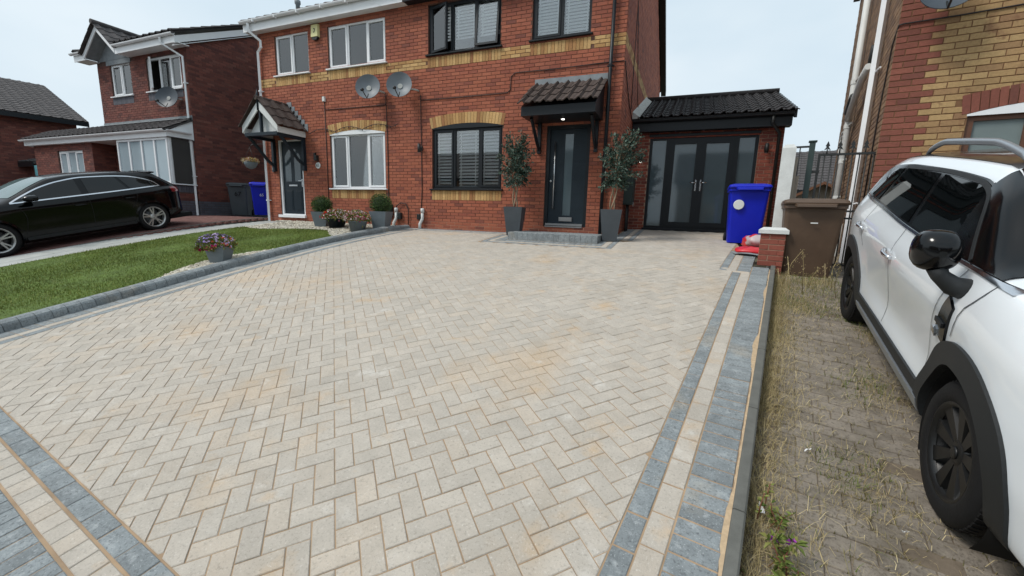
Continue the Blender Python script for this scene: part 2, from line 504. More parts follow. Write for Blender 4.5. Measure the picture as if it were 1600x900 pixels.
def rect(cx, cy, l, w, a):
    c, s_ = math.cos(a), math.sin(a)
    return [(cx+c*x-s_*y, cy+s_*x+c*y) for x, y in ((-l/2, -w/2), (l/2, -w/2), (l/2, w/2), (-l/2, w/2))]

class Paving:
    def __init__(s, zf): s.rec = []; s.zf = zf
    def add(s, poly, mk, full=None):
        if len(poly) < 3 or area(poly) < .0006: return
        s.rec.append((poly, mk, full, rnd.uniform(-.0016, .0016), rnd.uniform(-.006, .006), rnd.uniform(-.006, .006)))
    def finish(s, parent, keys, nmax, piece, rest, ch=.0035, depth=.05):
        cand = []
        for i, r in enumerate(s.rec):
            if r[2] is None: continue
            cx, cy = r[2][0], r[2][1]
            p = pix((cx, cy, s.zf(cy)))
            if p[2] > 0 and -15 < p[0] < 1615 and -15 < p[1] < 915: cand.append((p[2], i))
        cand.sort(); pick = {i for _, i in cand[:nmax]}
        meshes = {}
        o0 = ORG[parent.name]
        mb = MB()
        for i, (poly, mk, full, dz, tx, ty) in enumerate(s.rec):
            if i in pick:
                cx, cy, l, w, a = full
                key = (mk, round(l, 3), round(w, 3))
                if key not in meshes:
                    q = MB()
                    def ring(ins, z): return [(-l/2+ins, -w/2+ins, z), (l/2-ins, -w/2+ins, z), (l/2-ins, w/2-ins, z), (-l/2+ins, w/2-ins, z)]
                    q.rings([ring(0, -depth), ring(0, -ch), ring(ch*.9, 0)], 0, False, True)
                    me = bpy.data.meshes.new(piece); me.from_pydata(q.v, [], q.f); me.materials.append(M[mk]); me.update()
                    meshes[key] = me
                sl = (s.zf(cy+.02)-s.zf(cy-.02))/.04
                ex = Vector((math.cos(a), math.sin(a), sl*math.sin(a)+tx)).normalized()
                ey = Vector((-math.sin(a), math.cos(a), sl*math.cos(a)+ty)); ey = (ey-ex*ey.dot(ex)).normalized()
                ez = ex.cross(ey)
                o = bpy.data.objects.new(piece, meshes[key])
                COL.objects.link(o); o.parent = parent
                loc = Vector((cx, cy, s.zf(cy)+dz)) - o0
                o.matrix_local = Matrix(((ex.x, ey.x, ez.x, loc.x), (ex.y, ey.y, ez.y, loc.y), (ex.z, ey.z, ez.z, loc.z), (0, 0, 0, 1)))
            else:
                cx = sum(p[0] for p in poly)/len(poly); cy = sum(p[1] for p in poly)/len(poly)
                def zz(p): return s.zf(cy) + (s.zf(cy+.05)-s.zf(cy-.05))/.1*(p[1]-cy) + dz + (p[0]-cx)*tx + (p[1]-cy)*ty
                def ins(p, d):
                    vx, vy = cx-p[0], cy-p[1]; L_ = math.hypot(vx, vy) or 1
                    return (p[0]+vx/L_*d, p[1]+vy/L_*d)
                r0 = [(p[0], p[1], zz(p)-depth) for p in poly]
                r1 = [(p[0], p[1], zz(p)-ch) for p in poly]
                r2 = [(q[0], q[1], zz(q)) for q in (ins(p, ch*1.3) for p in poly)]
                mb.rings([r0, r1, r2], keys.index(mk), False, True)
        if mb.f:
            o = mb.build(rest, [M[k] for k in keys], parent)
            o['kind'] = 'stuff'

pv = Paving(g)
FRL = lambda x: 1.213 - .125*(x+4.455)        # field's lower edge
# herringbone at 45 degrees to the house
c45 = math.cos(R(45))
NR = 75
for a in range(-NR, NR):
    for b in range(-NR, NR):
        k = (a-b) % 4
        if k == 0: px_, py_, ang = a+1, b+.5, R(45)
        elif k == 3: px_, py_, ang = a+.5, b+1, R(135)
        else: continue
        X, Y = (px_*c45 - py_*c45)*.1003 - 3.0, (px_*c45 + py_*c45)*.1003 + 4.9
        if not (-6.2 < X < 1.3 and .5 < Y < 10.8): continue
        r_ = rect(X, Y, BL-JT, BW-JT, ang)
        p = clip(r_, -1, 0, 6.033)                                     # X >= -6.033
        p = clip(p, -.125, -1, -(FRL(0)+.004)) if p else p             # above lower edge
        hi = 8.478 if X < -2.4 else 10.86
        p = clip(p, 0, 1, hi) if p else p
        c_ = -.463 if Y < 6.365 else -.634
        p = clip(p, 1, -.1735, c_) if p else p
        if not p: continue
        if X > -2.4 and Y > 8.3:                                       # side wall strip
            p = clip(p, -1, 0, .944)
        # notch round the step
        if p and -3.9 < X < -.9 and Y > 7.2 and Y < 8.6:
            if Y < 7.345: p = clip(p, 0, 1, 7.345)
            elif X < -3.704: p = clip(p, 1, 0, -3.704)
            elif X > -1.166: p = clip(p, -1, 0, 1.166)
            else: continue
        if not p or len(p) < 3: continue
        full = (X, Y, BL-JT, BW-JT, ang) if abs(area(p)-area(r_)) < 1e-7 else None
        pv.add(p, 'block', full)

def course(p0, p1, width, side, piece_len, mk, gap=None):
    """row of blocks from p0 to p1, lying on the left (side=+1) or right (-1) of the line"""
    dx, dy = p1[0]-p0[0], p1[1]-p0[1]
    L_ = math.hypot(dx, dy); a = math.atan2(dy, dx)
    n = max(1, round(L_/piece_len)); st = L_/n
    nx, ny = -math.sin(a)*side, math.cos(a)*side
    gap = gap or (.0065 if mk == 'charcoal' else .005)
    for i in range(n):
        t = (i+.5)*st
        cx, cy = p0[0]+math.cos(a)*t+nx*width/2, p0[1]+math.sin(a)*t+ny*width/2
        l, w = st-gap, width-gap
        pv.add(rect(cx, cy, l, w, a), mk, (cx, cy, round(l, 3), round(w, 3), a))

# right-hand border (a = distance across from the boundary line through the viewer)
B0, B1, BJ, B2 = .2, 6.22, 6.27, 7.85
course(ab(-.452, B0), ab(-.452, B1), .100, -1, .2, 'charcoal')
course(ab(-.350, B0+.08), ab(-.350, B1), .107, -1, .2, 'block')
course(ab(-.241, B0), ab(-.241, B1+.45), .2, -1, .1, 'charcoal')
course(ab(-.622, BJ), ab(-.622, B2), .100, -1, .2, 'charcoal')
course(ab(-.520, BJ), ab(-.520, B2), .107, -1, .2, 'block')
course(ab(-.41, BJ+.0), ab(-.41, B2), .165, -1, .1, 'charcoal')
course(ab(-.45, BJ-.045), ab(-.25, BJ-.045), .09, 1, .2, 'block')
# left border inside the kerb
course((KX+.002, 1.3), (KX+.002, 8.88), .2, -1, .1, 'charcoal')
course((KX+.205, 1.3), (KX+.205, 8.88), .1, -1, .2, 'block')
course((KX+.308, 1.3), (KX+.308, 8.88), .1, -1, .2, 'charcoal')
# along the house wall
course((-6.04, 8.485), (-3.72, 8.485), .09, 1, .2, 'charcoal')
course((-6.04, 8.58), (-3.60, 8.58), .1, 1, .2, 'block')
course((-6.04, 8.685), (-3.32, 8.685), .2, 1, .1, 'charcoal')
# round the step
course((-3.70, 7.35), (-1.17, 7.35), .1, 1, .2, 'charcoal')
course((-3.595, 7.455), (-1.275, 7.455), .1, 1, .2, 'block')
course((-3.49, 7.56), (-1.38, 7.56), .2, 1, .1, 'charcoal')
course((-3.70, 7.455), (-3.70, 8.48), .1, -1, .2, 'charcoal')
course((-3.595, 7.56), (-3.595, 8.575), .1, -1, .2, 'block')
course((-3.49, 7.765), (-3.49, 8.68), .17, -1, .1, 'charcoal')
course((-1.17, 7.455), (-1.17, 8.47), .1, 1, .2, 'charcoal')
course((-1.275, 7.56), (-1.275, 8.47), .1, 1, .2, 'block')
course((-1.38, 7.765), (-1.38, 8.47), .12, 1, .1, 'charcoal')
# along the side wall
course((-.95, 8.48), (-.95, 10.85), .1, 1, .2, 'charcoal')
course((-1.055, 8.48), (-1.055, 10.85), .1, 1, .2, 'block')
course((-1.16, 8.48), (-1.16, 10.85), .2, 1, .1, 'charcoal')
# lower border towards the street
ang0 = math.atan2(-.125, 1); nx0, ny0 = math.sin(ang0), -math.cos(ang0)
def fl(x, off): return (x+nx0*off, FRL(x)+ny0*off)
course(fl(-6.3, .002), fl(-.40, .002), .1, -1, .2, 'charcoal')
course(fl(-6.3, .108), fl(-.40, .108), .107, -1, .12, 'block')
course(fl(-6.3, .222), fl(-.40, .222), .21, -1, .1, 'charcoal')
pv.finish(drive, ['block', 'charcoal'], 300, 'paving_block', 'paving_blocks')

# spilled jointing sand along the edging
mb = MB()
prev = None
for i in range(170):
    b = .3 + i*.037
    w = .001 + .022*max(0, math.sin(b*2.1)*math.sin(b*5.3+1))**1.3 + .007*rnd.random()
    if .75 < b-3.0 < 1.15: w += .025*math.sin((b-3.75)/.4*math.pi)
    l, r_ = ab(-.036-w, b), ab(-.03, b)
    cur = [(l[0], l[1], g(l[1])+.004), (r_[0], r_[1], g(r_[1])+.006)]
    if prev: mb.poly([prev[0], prev[1], cur[1], cur[0]])
    prev = cur
tag(mb.build('spilled_sand', M['sandspill'], None, (0, 3, g(3))), 'orange jointing sand spilled along the grey edging', 'sand', kind='stuff')

# concrete edging kerb on the right
edging = thing('concrete_edging', 'weathered grey concrete edging strip between cream drive and weedy neighbouring drive', 'edging', (.5, 3, g(3)))
b = .25
while b < 6.9:
    L_ = .9
    q = MB()
    n = 4
    rings = []
    for i in range(n+1):
        bb = b+.004+(L_-.008)*i/n
        ring = []
        for a_, dz in ((-.030, -.25), (-.030, .004), (-.022, .010), (.020, .010), (.028, .002), (.028, -.25)):
            x, y = ab(a_, bb); ring.append((x, y, g(y)+dz))
        rings.append(ring)
    q.rings(rings, 0, True, True)
    q.build('edging_stone', M['concrete'], edging)
    b += L_

# raised kerb on the left
kerb = thing('raised_kerb', 'raised charcoal block kerb between lawn and cream drive', 'kerb', (KX-.07, 5, g(5)))
kb = MB()
y = 1.25; PK = .127
km = None
while y < 8.8:
    s0 = slope(y+PK/2)
    if km is None:
        q = MB()
        prof = [(.0, -.06), (.0, .062), (-.012, .085), (-.05, .105), (-.125, .105), (-.125, -.06)]
        q.rings([[(px_, yy, pz) for px_, pz in prof] for yy in (0, PK-.003)], 0, True, True)
        km = bpy.data.meshes.new('kerb_block'); km.from_pydata(q.v, [], q.f); km.materials.append(M['charcoal']); km.update()
    o = bpy.data.objects.new('kerb_block', km)
    COL.objects.link(o); o.parent = kerb
    o.location = Vector((KX+rnd.uniform(-.002, .002), y, g(y)+rnd.uniform(-.002, .002)-max(0, (y-8.2))*.06)) - ORG[kerb.name]
    o.rotation_euler = (math.atan(s0), 0, rnd.uniform(-.004, .004))
    y += PK

# ------------------------------------------------------------------ right-hand neighbour's drive
zn = lambda y: g(y) - .13
M['oldjoint'] = mat('dusty_joint', srgb(112, 100, 86), .95, .25, 9, .4, 90, stain=[(srgb(84, 74, 60), 2.2, .5, .72, .7)])
nd = sheet('neighbour_drive', [0, .6, 1.2, 1.8, 2.4, 3.0, 3.6, 5], frange(.2, 9.5, 40), lambda x, y: zn(y)-.006, M['oldjoint'], loc=(1.5, 3, 0))
for v in nd.data.vertices:
    wy = v.co.y+3; v.co.x = max(v.co.x+1.5, lineX(wy, .0) + 0)-1.5 if v.co.x+1.5 < .5 else v.co.x+.1735*wy*.6
np_ = Paving(zn)
j = 0
b = .6
while b < 7.6:
    a_ = .04 + (0 if j % 2 else .1)
    while a_ < 2.9:
        cx, cy = ab(a_+.1, b+.05)
        if rnd.random() > .02:
            np_.add(rect(cx, cy, .196, .096, -TH), 'oldblock', (cx, cy, .196, .096, -TH))
        a_ += .2
    b += .1; j += 1
for i, r_ in enumerate(np_.rec): np_.rec[i] = r_[:3] + (rnd.uniform(-.004, .003), rnd.uniform(-.02, .02), rnd.uniform(-.02, .02))
np_.finish(nd, ['oldblock'], 240, 'old_paving_block', 'old_paving_blocks', ch=.004)

# ------------------------------------------------------------------ left-hand plot
red = sheet('red_drive', [-24, -18, -16, -14, -12.5, -11.62], frange(1, 9.0, 20), lambda x, y: gred(y)-.008, M['mortar_dark'], loc=(-13, 5, 1))
rp_ = Paving(gred)
j = 0; y = 2.0
while y < 8.9:
    x = -15.6 + (0 if j % 2 else .1)
    while x < -11.7:
        rp_.add(rect(x+.1, y+.05, .194, .094, 0), 'redblock')
        x += .2
    y += .1; j += 1
rp_.finish(red, ['redblock'], 0, 'red_block', 'red_paving_blocks')
mb = MB()
mb.rings([[(x, y, gred(y)+dz) for x, dz in ((-11.66, -.1), (-11.66, .015), (-11.61, .015), (-11.61, -.1))] for y in frange(1.4, 8.9, 24)], 0, True, True)
tag(mb.build('drive_edging', M['concrete'], None, (-11.63, 5, gred(5))), 'thin pale edging between red drive and slab path', 'edging')

path = sheet('slab_path', [-11.62, -10.36], frange(1.2, 8.9, 22), lambda x, y: g(y)-.012, M['soil'], loc=(-11, 5, 1))
y = 1.3; j = 0
while y < 8.6:
    for x0, x1, off in ((-11.60, -10.99, 0), (-10.985, -10.38, .45)):
        q = MB()
        y0, y1 = y+off+.005, y+off+.9-.005
        y1 = min(y1, 8.88)
        if y1-y0 < .1: continue
        q.hexa([(x0+.004, y0, g(y0)-.03), (x1-.004, y0, g(y0)-.03), (x1-.004, y1, g(y1)-.03), (x0+.004, y1, g(y1)-.03),
                (x0+.004, y0, g(y0)+.012), (x1-.004, y0, g(y0)+.012), (x1-.004, y1, g(y1)+.012), (x0+.004, y1, g(y1)+.012)])
        q.build('path_slab', M['slab'], path)
    y += .9

# lawn
LZ = lambda y: g(y)+.06
def lawn_far(x):
    return 7.25 + .18*math.sin(x*2.2+.6) - max(0, x+7.6)*.5
def bed_edge(y):
    """how far the gravel round the flower pot pushes the lawn away from the kerb"""
    t = (y-3.25)/2.2
    return .5*math.sin(math.pi*t)**.8 if 0 < t < 1 else 0
LX1 = KX-.13
mb = MB()
ys = frange(1.0, 7.6, 66); xs = frange(0, 1, 24)
for y in ys:
    for t in xs:
        x0, x1 = -10.34, LX1-bed_edge(y)
        x = x0+(x1-x0)*t
        yy = min(y, lawn_far(x))
        mb.vert((x, yy, LZ(yy)-.012+.012*math.sin(x*3)*math.sin(yy*2.3)))
n = len(xs)
for j in range(len(ys)-1):
    for i in range(n-1):
        a = j*n+i; mb.face((a, a+1, a+n+1, a+n), 0, True)
lawn = mb.build('lawn', M['lawn'], None, (-8.4, 4, LZ(4))); lawn['kind'] = 'structure'

def blades(pts, hts, wid, lean, m, name, label, cat, segs=1, loc=(0, 0, 0)):
    """pts Nx3; one tapering bent blade at each"""
    n = len(pts)
    az = nrg.uniform(0, 2*np.pi, n); la = nrg.uniform(0, 2*np.pi, n)
    ln = np.abs(nrg.normal(0, lean, n)); hts = np.asarray(hts)
    side = np.stack([np.cos(az), np.sin(az), np.zeros(n)], 1)*wid/2
    ld = np.stack([np.cos(la), np.sin(la), np.zeros(n)], 1)
    V = []
    for k in range(segs+1):
        t = k/segs
        c = pts + ld*(ln*hts*t**1.6)[:, None] + np.array([0, 0, 1.0])*(hts*t*np.sqrt(np.maximum(.05, 1-np.minimum(.95, (ln*t*.8)**2))))[:, None]
        w = (1-t*.85)
        V.append(c-side*w); V.append(c+side*w)
    V = np.stack(V, 1)          # n, 2(segs+1), 3
    k2 = 2*(segs+1)
    F = []
    base = np.arange(n)[:, None]*k2
    for k in range(segs):
        F.append(np.concatenate([base+2*k, base+2*k+1, base+2*k+3, base+2*k+2], 1))
    F = np.concatenate(F, 0)
    o = bulk(name, V.reshape(-1, 3), F, m, None, loc)
    tag(o, label, cat, kind='stuff')
    return o

gp = []
while len(gp) < 70000:
    x = nrg.uniform(-10.34, LX1, 20000); y = nrg.uniform(1.6, 7.4, 20000)
    for X, Y in zip(x, y):
        if Y < lawn_far(X) and X < LX1-bed_edge(Y): gp.append((X, Y))
gp = np.array(gp[:70000])
gz = np.array([LZ(y)-.012 for y in gp[:, 1]])
blades(np.column_stack([gp, gz]), nrg.uniform(.012, .034, len(gp)), .007, .6, M['grass'], 'grass', 'short mown green lawn grass beside the raised kerb', 'grass', loc=(-8.4, 4, LZ(4)))

# gravel
def pebbles(pts, rad, name, label, loc):
    phi = (1+5**.5)/2
    iv = np.array([(-1, phi, 0), (1, phi, 0), (-1, -phi, 0), (1, -phi, 0), (0, -1, phi), (0, 1, phi), (0, -1, -phi), (0, 1, -phi), (phi, 0, -1), (phi, 0, 1), (-phi, 0, -1), (-phi, 0, 1)], float)
    iv /= np.linalg.norm(iv[0])
    iF = np.array([(0, 11, 5), (0, 5, 1), (0, 1, 7), (0, 7, 10), (0, 10, 11), (1, 5, 9), (5, 11, 4), (11, 10, 2), (10, 7, 6), (7, 1, 8), (3, 9, 4), (3, 4, 2), (3, 2, 6), (3, 6, 8), (3, 8, 9), (4, 9, 5), (2, 4, 11), (6, 2, 10), (8, 6, 7), (9, 8, 1)])
    n = len(pts)
    a = nrg.uniform(0, 6.283, n); ca, sa = np.cos(a), np.sin(a)
    sc = rad[:, None]*nrg.uniform(.7, 1.25, (n, 3))*np.array([1.2, .9, .65])
    P = iv[None]*sc[:, None, :]*nrg.uniform(.85, 1.15, (n, 12, 1))
    X = P[..., 0]*ca[:, None]-P[..., 1]*sa[:, None]; Y = P[..., 0]*sa[:, None]+P[..., 1]*ca[:, None]
    V = np.stack([X, Y, P[..., 2]], -1)+pts[:, None, :]
    F = (iF[None]+np.arange(n)[:, None, None]*12).reshape(-1, 3)
    o = bulk(name, V.reshape(-1, 3), F, M['pebble'], None, loc)
    tag(o, label, 'gravel', kind='stuff'); return o

bedz = lambda y: g(y)+.035
sheet('gravel_bed', frange(-10.36, LX1+.01, 30), frange(1.0, 8.89, 40), lambda x, y: bedz(y), M['soil'], loc=(-8.4, 5, 1))
pp = []
for _ in range(9000):
    x, y = rnd.uniform(-10.95, LX1), rnd.uniform(6.3, 8.86)
    if y > lawn_far(x)+.01 and not (x < -10.36 and y < 8.62): pp.append((x, y, bedz(y)+.012))
pp = np.array(pp)
pebbles(pp, nrg.uniform(.012, .024, len(pp)), 'gravel', 'pale gravel bed along the house wall under the pots', (-8.4, 8, bedz(8)))
pp = []
for _ in range(4200):
    x, y = rnd.uniform(KX-.66, LX1), rnd.uniform(3.2, 5.5)
    if x > LX1-bed_edge(y)+.01: pp.append((x, y, bedz(y)+.012+.02*rnd.random()))
pp = np.array(pp)
pebbles(pp, nrg.uniform(.012, .024, len(pp)), 'gravel', 'pale gravel between lawn and kerb under the purple flower pot', (-6.8, 4.3, bedz(4.3)))
# gravel strip beside the slab path
pp = np.array([(rnd.uniform(-10.40, -10.31), y, g(y)+.04) for y in (rnd.uniform(2.2, 7.3) for _ in range(900))])
pebbles(pp, nrg.uniform(.010, .018, len(pp)), 'gravel', 'thin line of pale gravel between slab path and lawn', (-10.36, 5, g(5)))
# ------------------------------------------------------------------ brickwork
class Bricks:
    """gathers the bricks of one building so that the 300 largest in view become parts of their own"""
    def __init__(s): s.rec = []
    def wall(s, parent, fr, u0, u1, v0, v1, holes, pick, mortar='mortar', mortar_low=None, low=0, top=None, blen=.225, hc=.075, name='wall', off=0):
        """pick(u,v,len)->material key or None; top(u)->height limit (gables)"""
        us = sorted({u0, u1} | {h for q in holes for h in q[:2] if u0 < h < u1})
        vs = sorted({v0, v1} | {h for q in holes for h in q[2:4] if v0 < h < v1} | ({low} if mortar_low else set()))
        mb = MB()
        inset = -.007
        if top is None:
            for i in range(len(us)-1):
                for j in range(len(vs)-1):
                    uc, vc = (us[i]+us[i+1])/2, (vs[j]+vs[j+1])/2
                    if any(h[0] < uc < h[1] and h[2] < vc < h[3] for h in holes): continue
                    mi = 1 if (mortar_low and vc < low) else 0
                    mb.poly([fr.pt(us[i], vs[j], inset), fr.pt(us[i+1], vs[j], inset), fr.pt(us[i+1], vs[j+1], inset), fr.pt(us[i], vs[j+1], inset)], mi)
            for h in holes:
                a, b, c, d = h[:4]
                for (p, q) in (((a, c), (b, c)), ((b, c), (b, d)), ((b, d), (a, d)), ((a, d), (a, c))):
                    mb.poly([fr.pt(p[0], p[1], inset), fr.pt(q[0], q[1], inset), fr.pt(q[0], q[1], -.12), fr.pt(p[0], p[1], -.12)])
        else:
            n = 24
            pts = [fr.pt(u0, v0, inset), fr.pt(u1, v0, inset)] + [fr.pt(u1-(u1-u0)*k/n, top(u1-(u1-u0)*k/n), inset) for k in range(n+1)]
            mb.poly(pts)
        mats = [M[mortar], M[mortar_low or mortar]]
        w = mb.build(name, mats, parent)
        c = 0; v = v0
        while v + hc*.6 < v1:
            vc = v+hc/2
            ints = [(u0, u1)]
            for h in holes:
                if h[2] < vc < h[3]:
                    nx = []
                    for a, b in ints:
                        if h[1] <= a or h[0] >= b: nx.append((a, b)); continue
                        if h[0] > a: nx.append((a, h[0]))
                        if h[1] < b: nx.append((h[1], b))
                    ints = nx
            ph = (c % 2)*blen/2 + off
            k0 = math.floor((u0-ph)/blen)-1
            for a, b in ints:
                k = k0
                while ph+k*blen < b:
                    p, q = max(a, ph+k*blen), min(b, ph+(k+1)*blen)
                    k += 1
                    if q-p < .03: continue
                    if top and vc > top((p+q)/2)-.03: continue
                    mk = pick((p+q)/2, vc, q-p)
                    if mk: s.rec.append((w, fr, p+.005, q-.005, v+.005, min(v+hc-.005, v1), mk, abs(q-p-blen) < 1e-5, rnd.uniform(-.0015, .0015)))
            v += hc; c += 1
        return w
    def soldier(s, w, fr, u0, u1, lo, hi, mk, n=None, proud=.004, fan=0.0):
        """bricks on end; lo(u), hi(u) may be functions for an arch"""
        lo = lo if callable(lo) else (lambda u, q=lo: q)
        hi = hi if callable(hi) else (lambda u, q=hi: q)
        n = n or round((u1-u0)/.075)
        st = (u1-u0)/n; uc = (u0+u1)/2
        for i in range(n):
            a, b = u0+i*st+.004, u0+(i+1)*st-.004
            fa, fb = fan*(a-uc), fan*(b-uc)
            s.rec.append((w, fr, (a, b, lo(a), lo(b), hi(a), hi(b), fa, fb), None, None, None, mk, False, proud+rnd.uniform(-.001, .001)))
    def finish(s, nmax=300):
        cand = []
        for i, r_ in enumerate(s.rec):
            if not r_[7]: continue
            p = pix(r_[1].pt((r_[2]+r_[3])/2, (r_[4]+r_[5])/2))
            if p[2] > 0 and -5 < p[0] < 1605 and -5 < p[1] < 905: cand.append((p[2], i))
        cand.sort(); pick = {i for _, i in cand[:nmax]}
        mesh = {}; groups = {}
        for i, (w, fr, p, q, v, vv, mk, full, d) in enumerate(s.rec):
            if i in pick:
                if mk not in mesh:
                    mb = MB(); lf = Fr((0, 0, 0), (1, 0, 0), (0, -1, 0)); l = .215/2; h = .0325; b = .003
                    r0 = [(-l, .1, -h), (l, .1, -h), (l, .1, h), (-l, .1, h)]
                    r1 = [(-l, b, -h), (l, b, -h), (l, b, h), (-l, b, h)]
                    r2 = [(-l+b, 0, -h+b), (l-b, 0, -h+b), (l-b, 0, h-b), (-l+b, 0, h-b)]
                    mb.rings([r0, r1, r2], 0, False, True)
                    me = bpy.data.meshes.new('brick'); me.from_pydata(mb.v, [], mb.f); me.materials.append(M[mk]); me.update(); mesh[mk] = me
                o = bpy.data.objects.new('brick', mesh[mk]); COL.objects.link(o); o.parent = w
                o.location = fr.pt((p+q)/2, (v+vv)/2, d) - ORG[w.name]
                o.rotation_euler = (0, 0, fr.rz if fr.u.cross(Vector((0, 0, 1))).dot(fr.n) > 0 else fr.rz+math.pi)
            else:
                groups.setdefault(w.name, []).append(i)
        for wn_, ids in groups.items():
            w = s.rec[ids[0]][0]; mb = MB(); keys = sorted({s.rec[i][6] for i in ids})
            for i in ids:
                _, fr, p, q, v, vv, mk, full, d = s.rec[i]
                k = keys.index(mk)
                if isinstance(p, tuple):
                    a, b, la, lb, ha, hb, fa, fb = p
                    P = fr.pt
                    mb.hexa([P(a, la, -.1), P(b, lb, -.1), P(b, lb, d), P(a, la, d), P(a+fa, ha, -.1), P(b+fb, hb, -.1), P(b+fb, hb, d), P(a+fa, ha, d)], k, skip=())
                else:
                    P = fr.pt; b = .003
                    mb.rings([[P(p, v, -.1), P(q, v, -.1), P(q, vv, -.1), P(p, vv, -.1)],
                              [P(p, v, d-b), P(q, v, d-b), P(q, vv, d-b), P(p, vv, d-b)],
                              [P(p+b, v+b, d), P(q-b, v+b, d), P(q-b, vv-b, d), P(p+b, vv-b, d)]], k, False, True)
            o = mb.build('brickwork', [M[k] for k in keys], w)
            o['kind'] = 'stuff'

def ringbox(mb, fr, u0, u1, v0, v1, w, d0, d1, m=0):
    """picture-frame of four bars"""
    mb.box(fr, u0, u0+w, v0, v1, d0, d1, m); mb.box(fr, u1-w, u1, v0, v1, d0, d1, m)
    mb.box(fr, u0+w, u1-w, v0, v0+w, d0, d1, m); mb.box(fr, u0+w, u1-w, v1-w, v1, d0, d1, m)

def room(parent, fr, u0, u1, v0, v1, d0=-.2, depth=1.2, m='room'):
    mb = MB(); P = fr.pt
    a, b, c, d = u0-.05, u1+.05, v0-.05, v1+.05
    mb.poly([P(a, c, d0-depth), P(b, c, d0-depth), P(b, d, d0-depth), P(a, d, d0-depth)])
    for p, q in (((a, c), (b, c)), ((b, c), (b, d)), ((b, d), (a, d)), ((a, d), (a, c))):
        mb.poly([P(p[0], p[1], d0), P(q[0], q[1], d0), P(q[0], q[1], d0-depth), P(p[0], p[1], d0-depth)])
    return mb.build('room', M[m], parent)

def curtain(parent, fr, pts, m='curtain', d=-.175):
    """hanging cloth: pts list of (u_top, u_bottom); v range last"""
    (ua, ub, la, lb, v0, v1) = pts
    mb = MB(); n = 26; rows = 6
    grid = []
    for j in range(rows+1):
        t = j/rows
        L0, L1 = ua+(la-ua)*t**.8, ub+(lb-ub)*t**.8
        ring = []
        for i in range(n+1):
            s_ = i/n
            ring.append(fr.pt(L0+(L1-L0)*s_, v1+(v0-v1)*t, d+.022*math.sin(s_*n*1.25+t)))
        grid.append(ring)
    mb.rings(grid, 0, closed=False, smooth=True)
    return mb.build('curtain', M[m], parent)

def blind(parent, fr, u0, u1, v0, v1, pitch_=.06, tilt=.5, d=-.24, m='blind', tapes=True):
    mb = MB()
    v = v0
    c, s_ = math.cos(tilt)*pitch_*.44, math.sin(tilt)*pitch_*.44
    while v < v1:
        P = fr.pt
        mb.hexa([P(u0, v-s_, d+c), P(u1, v-s_, d+c), P(u1, v+s_, d-c), P(u0, v+s_, d-c), P(u0, v-s_+.003, d+c), P(u1, v-s_+.003, d+c), P(u1, v+s_+.003, d-c), P(u0, v+s_+.003, d-c)])
        v += pitch_
    mb.box(fr, u0, u1, v1-.03, v1+.02, d-.03, d+.03)
    if tapes:
        for t in (.12, .88):
            u = u0+(u1-u0)*t
            mb.box(fr, u-.012, u+.012, v0, v1, d+c+.001, d+c+.004)
    o = mb.build('blind', M[m], parent); o['kind'] = 'stuff'
    return o

def window(parent, fr, u0, u1, v0, v1, lights, fmat, setb=.05, w=.05, sill=True, sillh=.035, arch=None, glass='glass', dress=None, sill_out=.06, roomd=1.2):
    """lights: list of (fraction start, fraction end, 'F' fixed | 'S' sash shut | ('O', hinge, angle))"""
    mb = MB()
    d0, d1 = -setb-.07, -setb
    ringbox(mb, fr, u0, u1, v0, v1, w, d0, d1)
    W_ = u1-u0
    for a, b, k in lights[:-1]:
        u = u0+W_*b
        mb.box(fr, u-w*.55, u+w*.55, v0+w, v1-w, d0, d1-.002)
    if arch:
        n = 14; top = [(u0+W_*i/n, arch(u0+W_*i/n)) for i in range(n+1)]
        a = [fr.pt(u, v1-.02, .001) for u, _ in top]; b = [fr.pt(u, max(h, v1-.02), .001) for u, h in top]
        mb.rings([a, b], 0, closed=False)
    win = mb.build('window', M[fmat], parent)
    for a, b, k in lights:
        ua, ub = u0+W_*a, u0+W_*b
        ua += w if a == 0 else w*.55
        ub -= w if b == 1 else w*.55
        va, vb = v0+w, v1-w
        if k == 'F':
            q = MB(); q.box(fr, ua, ub, va, vb, d0+.03, d0+.038); q.build('pane', M[glass], win)
            continue
        sw = .045
        q = MB(); p = MB()
        if k == 'S':
            ringbox(q, fr, ua-.012, ub+.012, va-.012, vb+.012, sw, d0+.02, d1+.014)
            p.box(fr, ua+sw-.013, ub-sw+.013, va+sw-.013, vb-sw+.013, d0+.045, d0+.053)
        else:
            _, hinge, ang = k
            if hinge in 'LR':
                hu = ua if hinge == 'L' else ub
                sg = 1 if hinge == 'L' else -1
                ax = fr.u*sg*math.cos(ang) + fr.n*math.sin(ang)
                lf = Fr(fr.pt(hu, 0, d1+.014), ax, fr.n*math.cos(ang)-fr.u*sg*math.sin(ang))
                L_ = ub-ua
                ringbox(q, lf, 0, L_, va-.012, vb+.012, sw, -.05, 0)
                p.box(lf, sw, L_-sw, va+sw, vb-sw, -.03, -.022)
            else:       # hung at the top: shear the leaf outwards
                t = math.tan(ang)
                class TF:
                    def pt(s_, u, v, d=0): return fr.pt(u, v, d + (vb-v)*t)
                lf = TF()
                ringbox(q, lf, ua-.012, ub+.012, va-.012, vb+.012, sw, d1-.03, d1+.018)
                p.box(lf, ua+sw-.01, ub-sw+.01, va+sw-.01, vb-sw+.01, d1-.012, d1-.004)
        q.build('sash', M[fmat], win); p.build('pane', M[glass], win)
    if sill:
        q = MB(); q.bbox(fr, u0-.05, u1+.05, v0-sillh, v0-.001, d0, sill_out, .006); q.build('sill', M[fmat], win)
    if roomd: room(win, fr, u0, u1, v0, v1, d0-.03, roomd)
    if dress: dress(win)
    return win

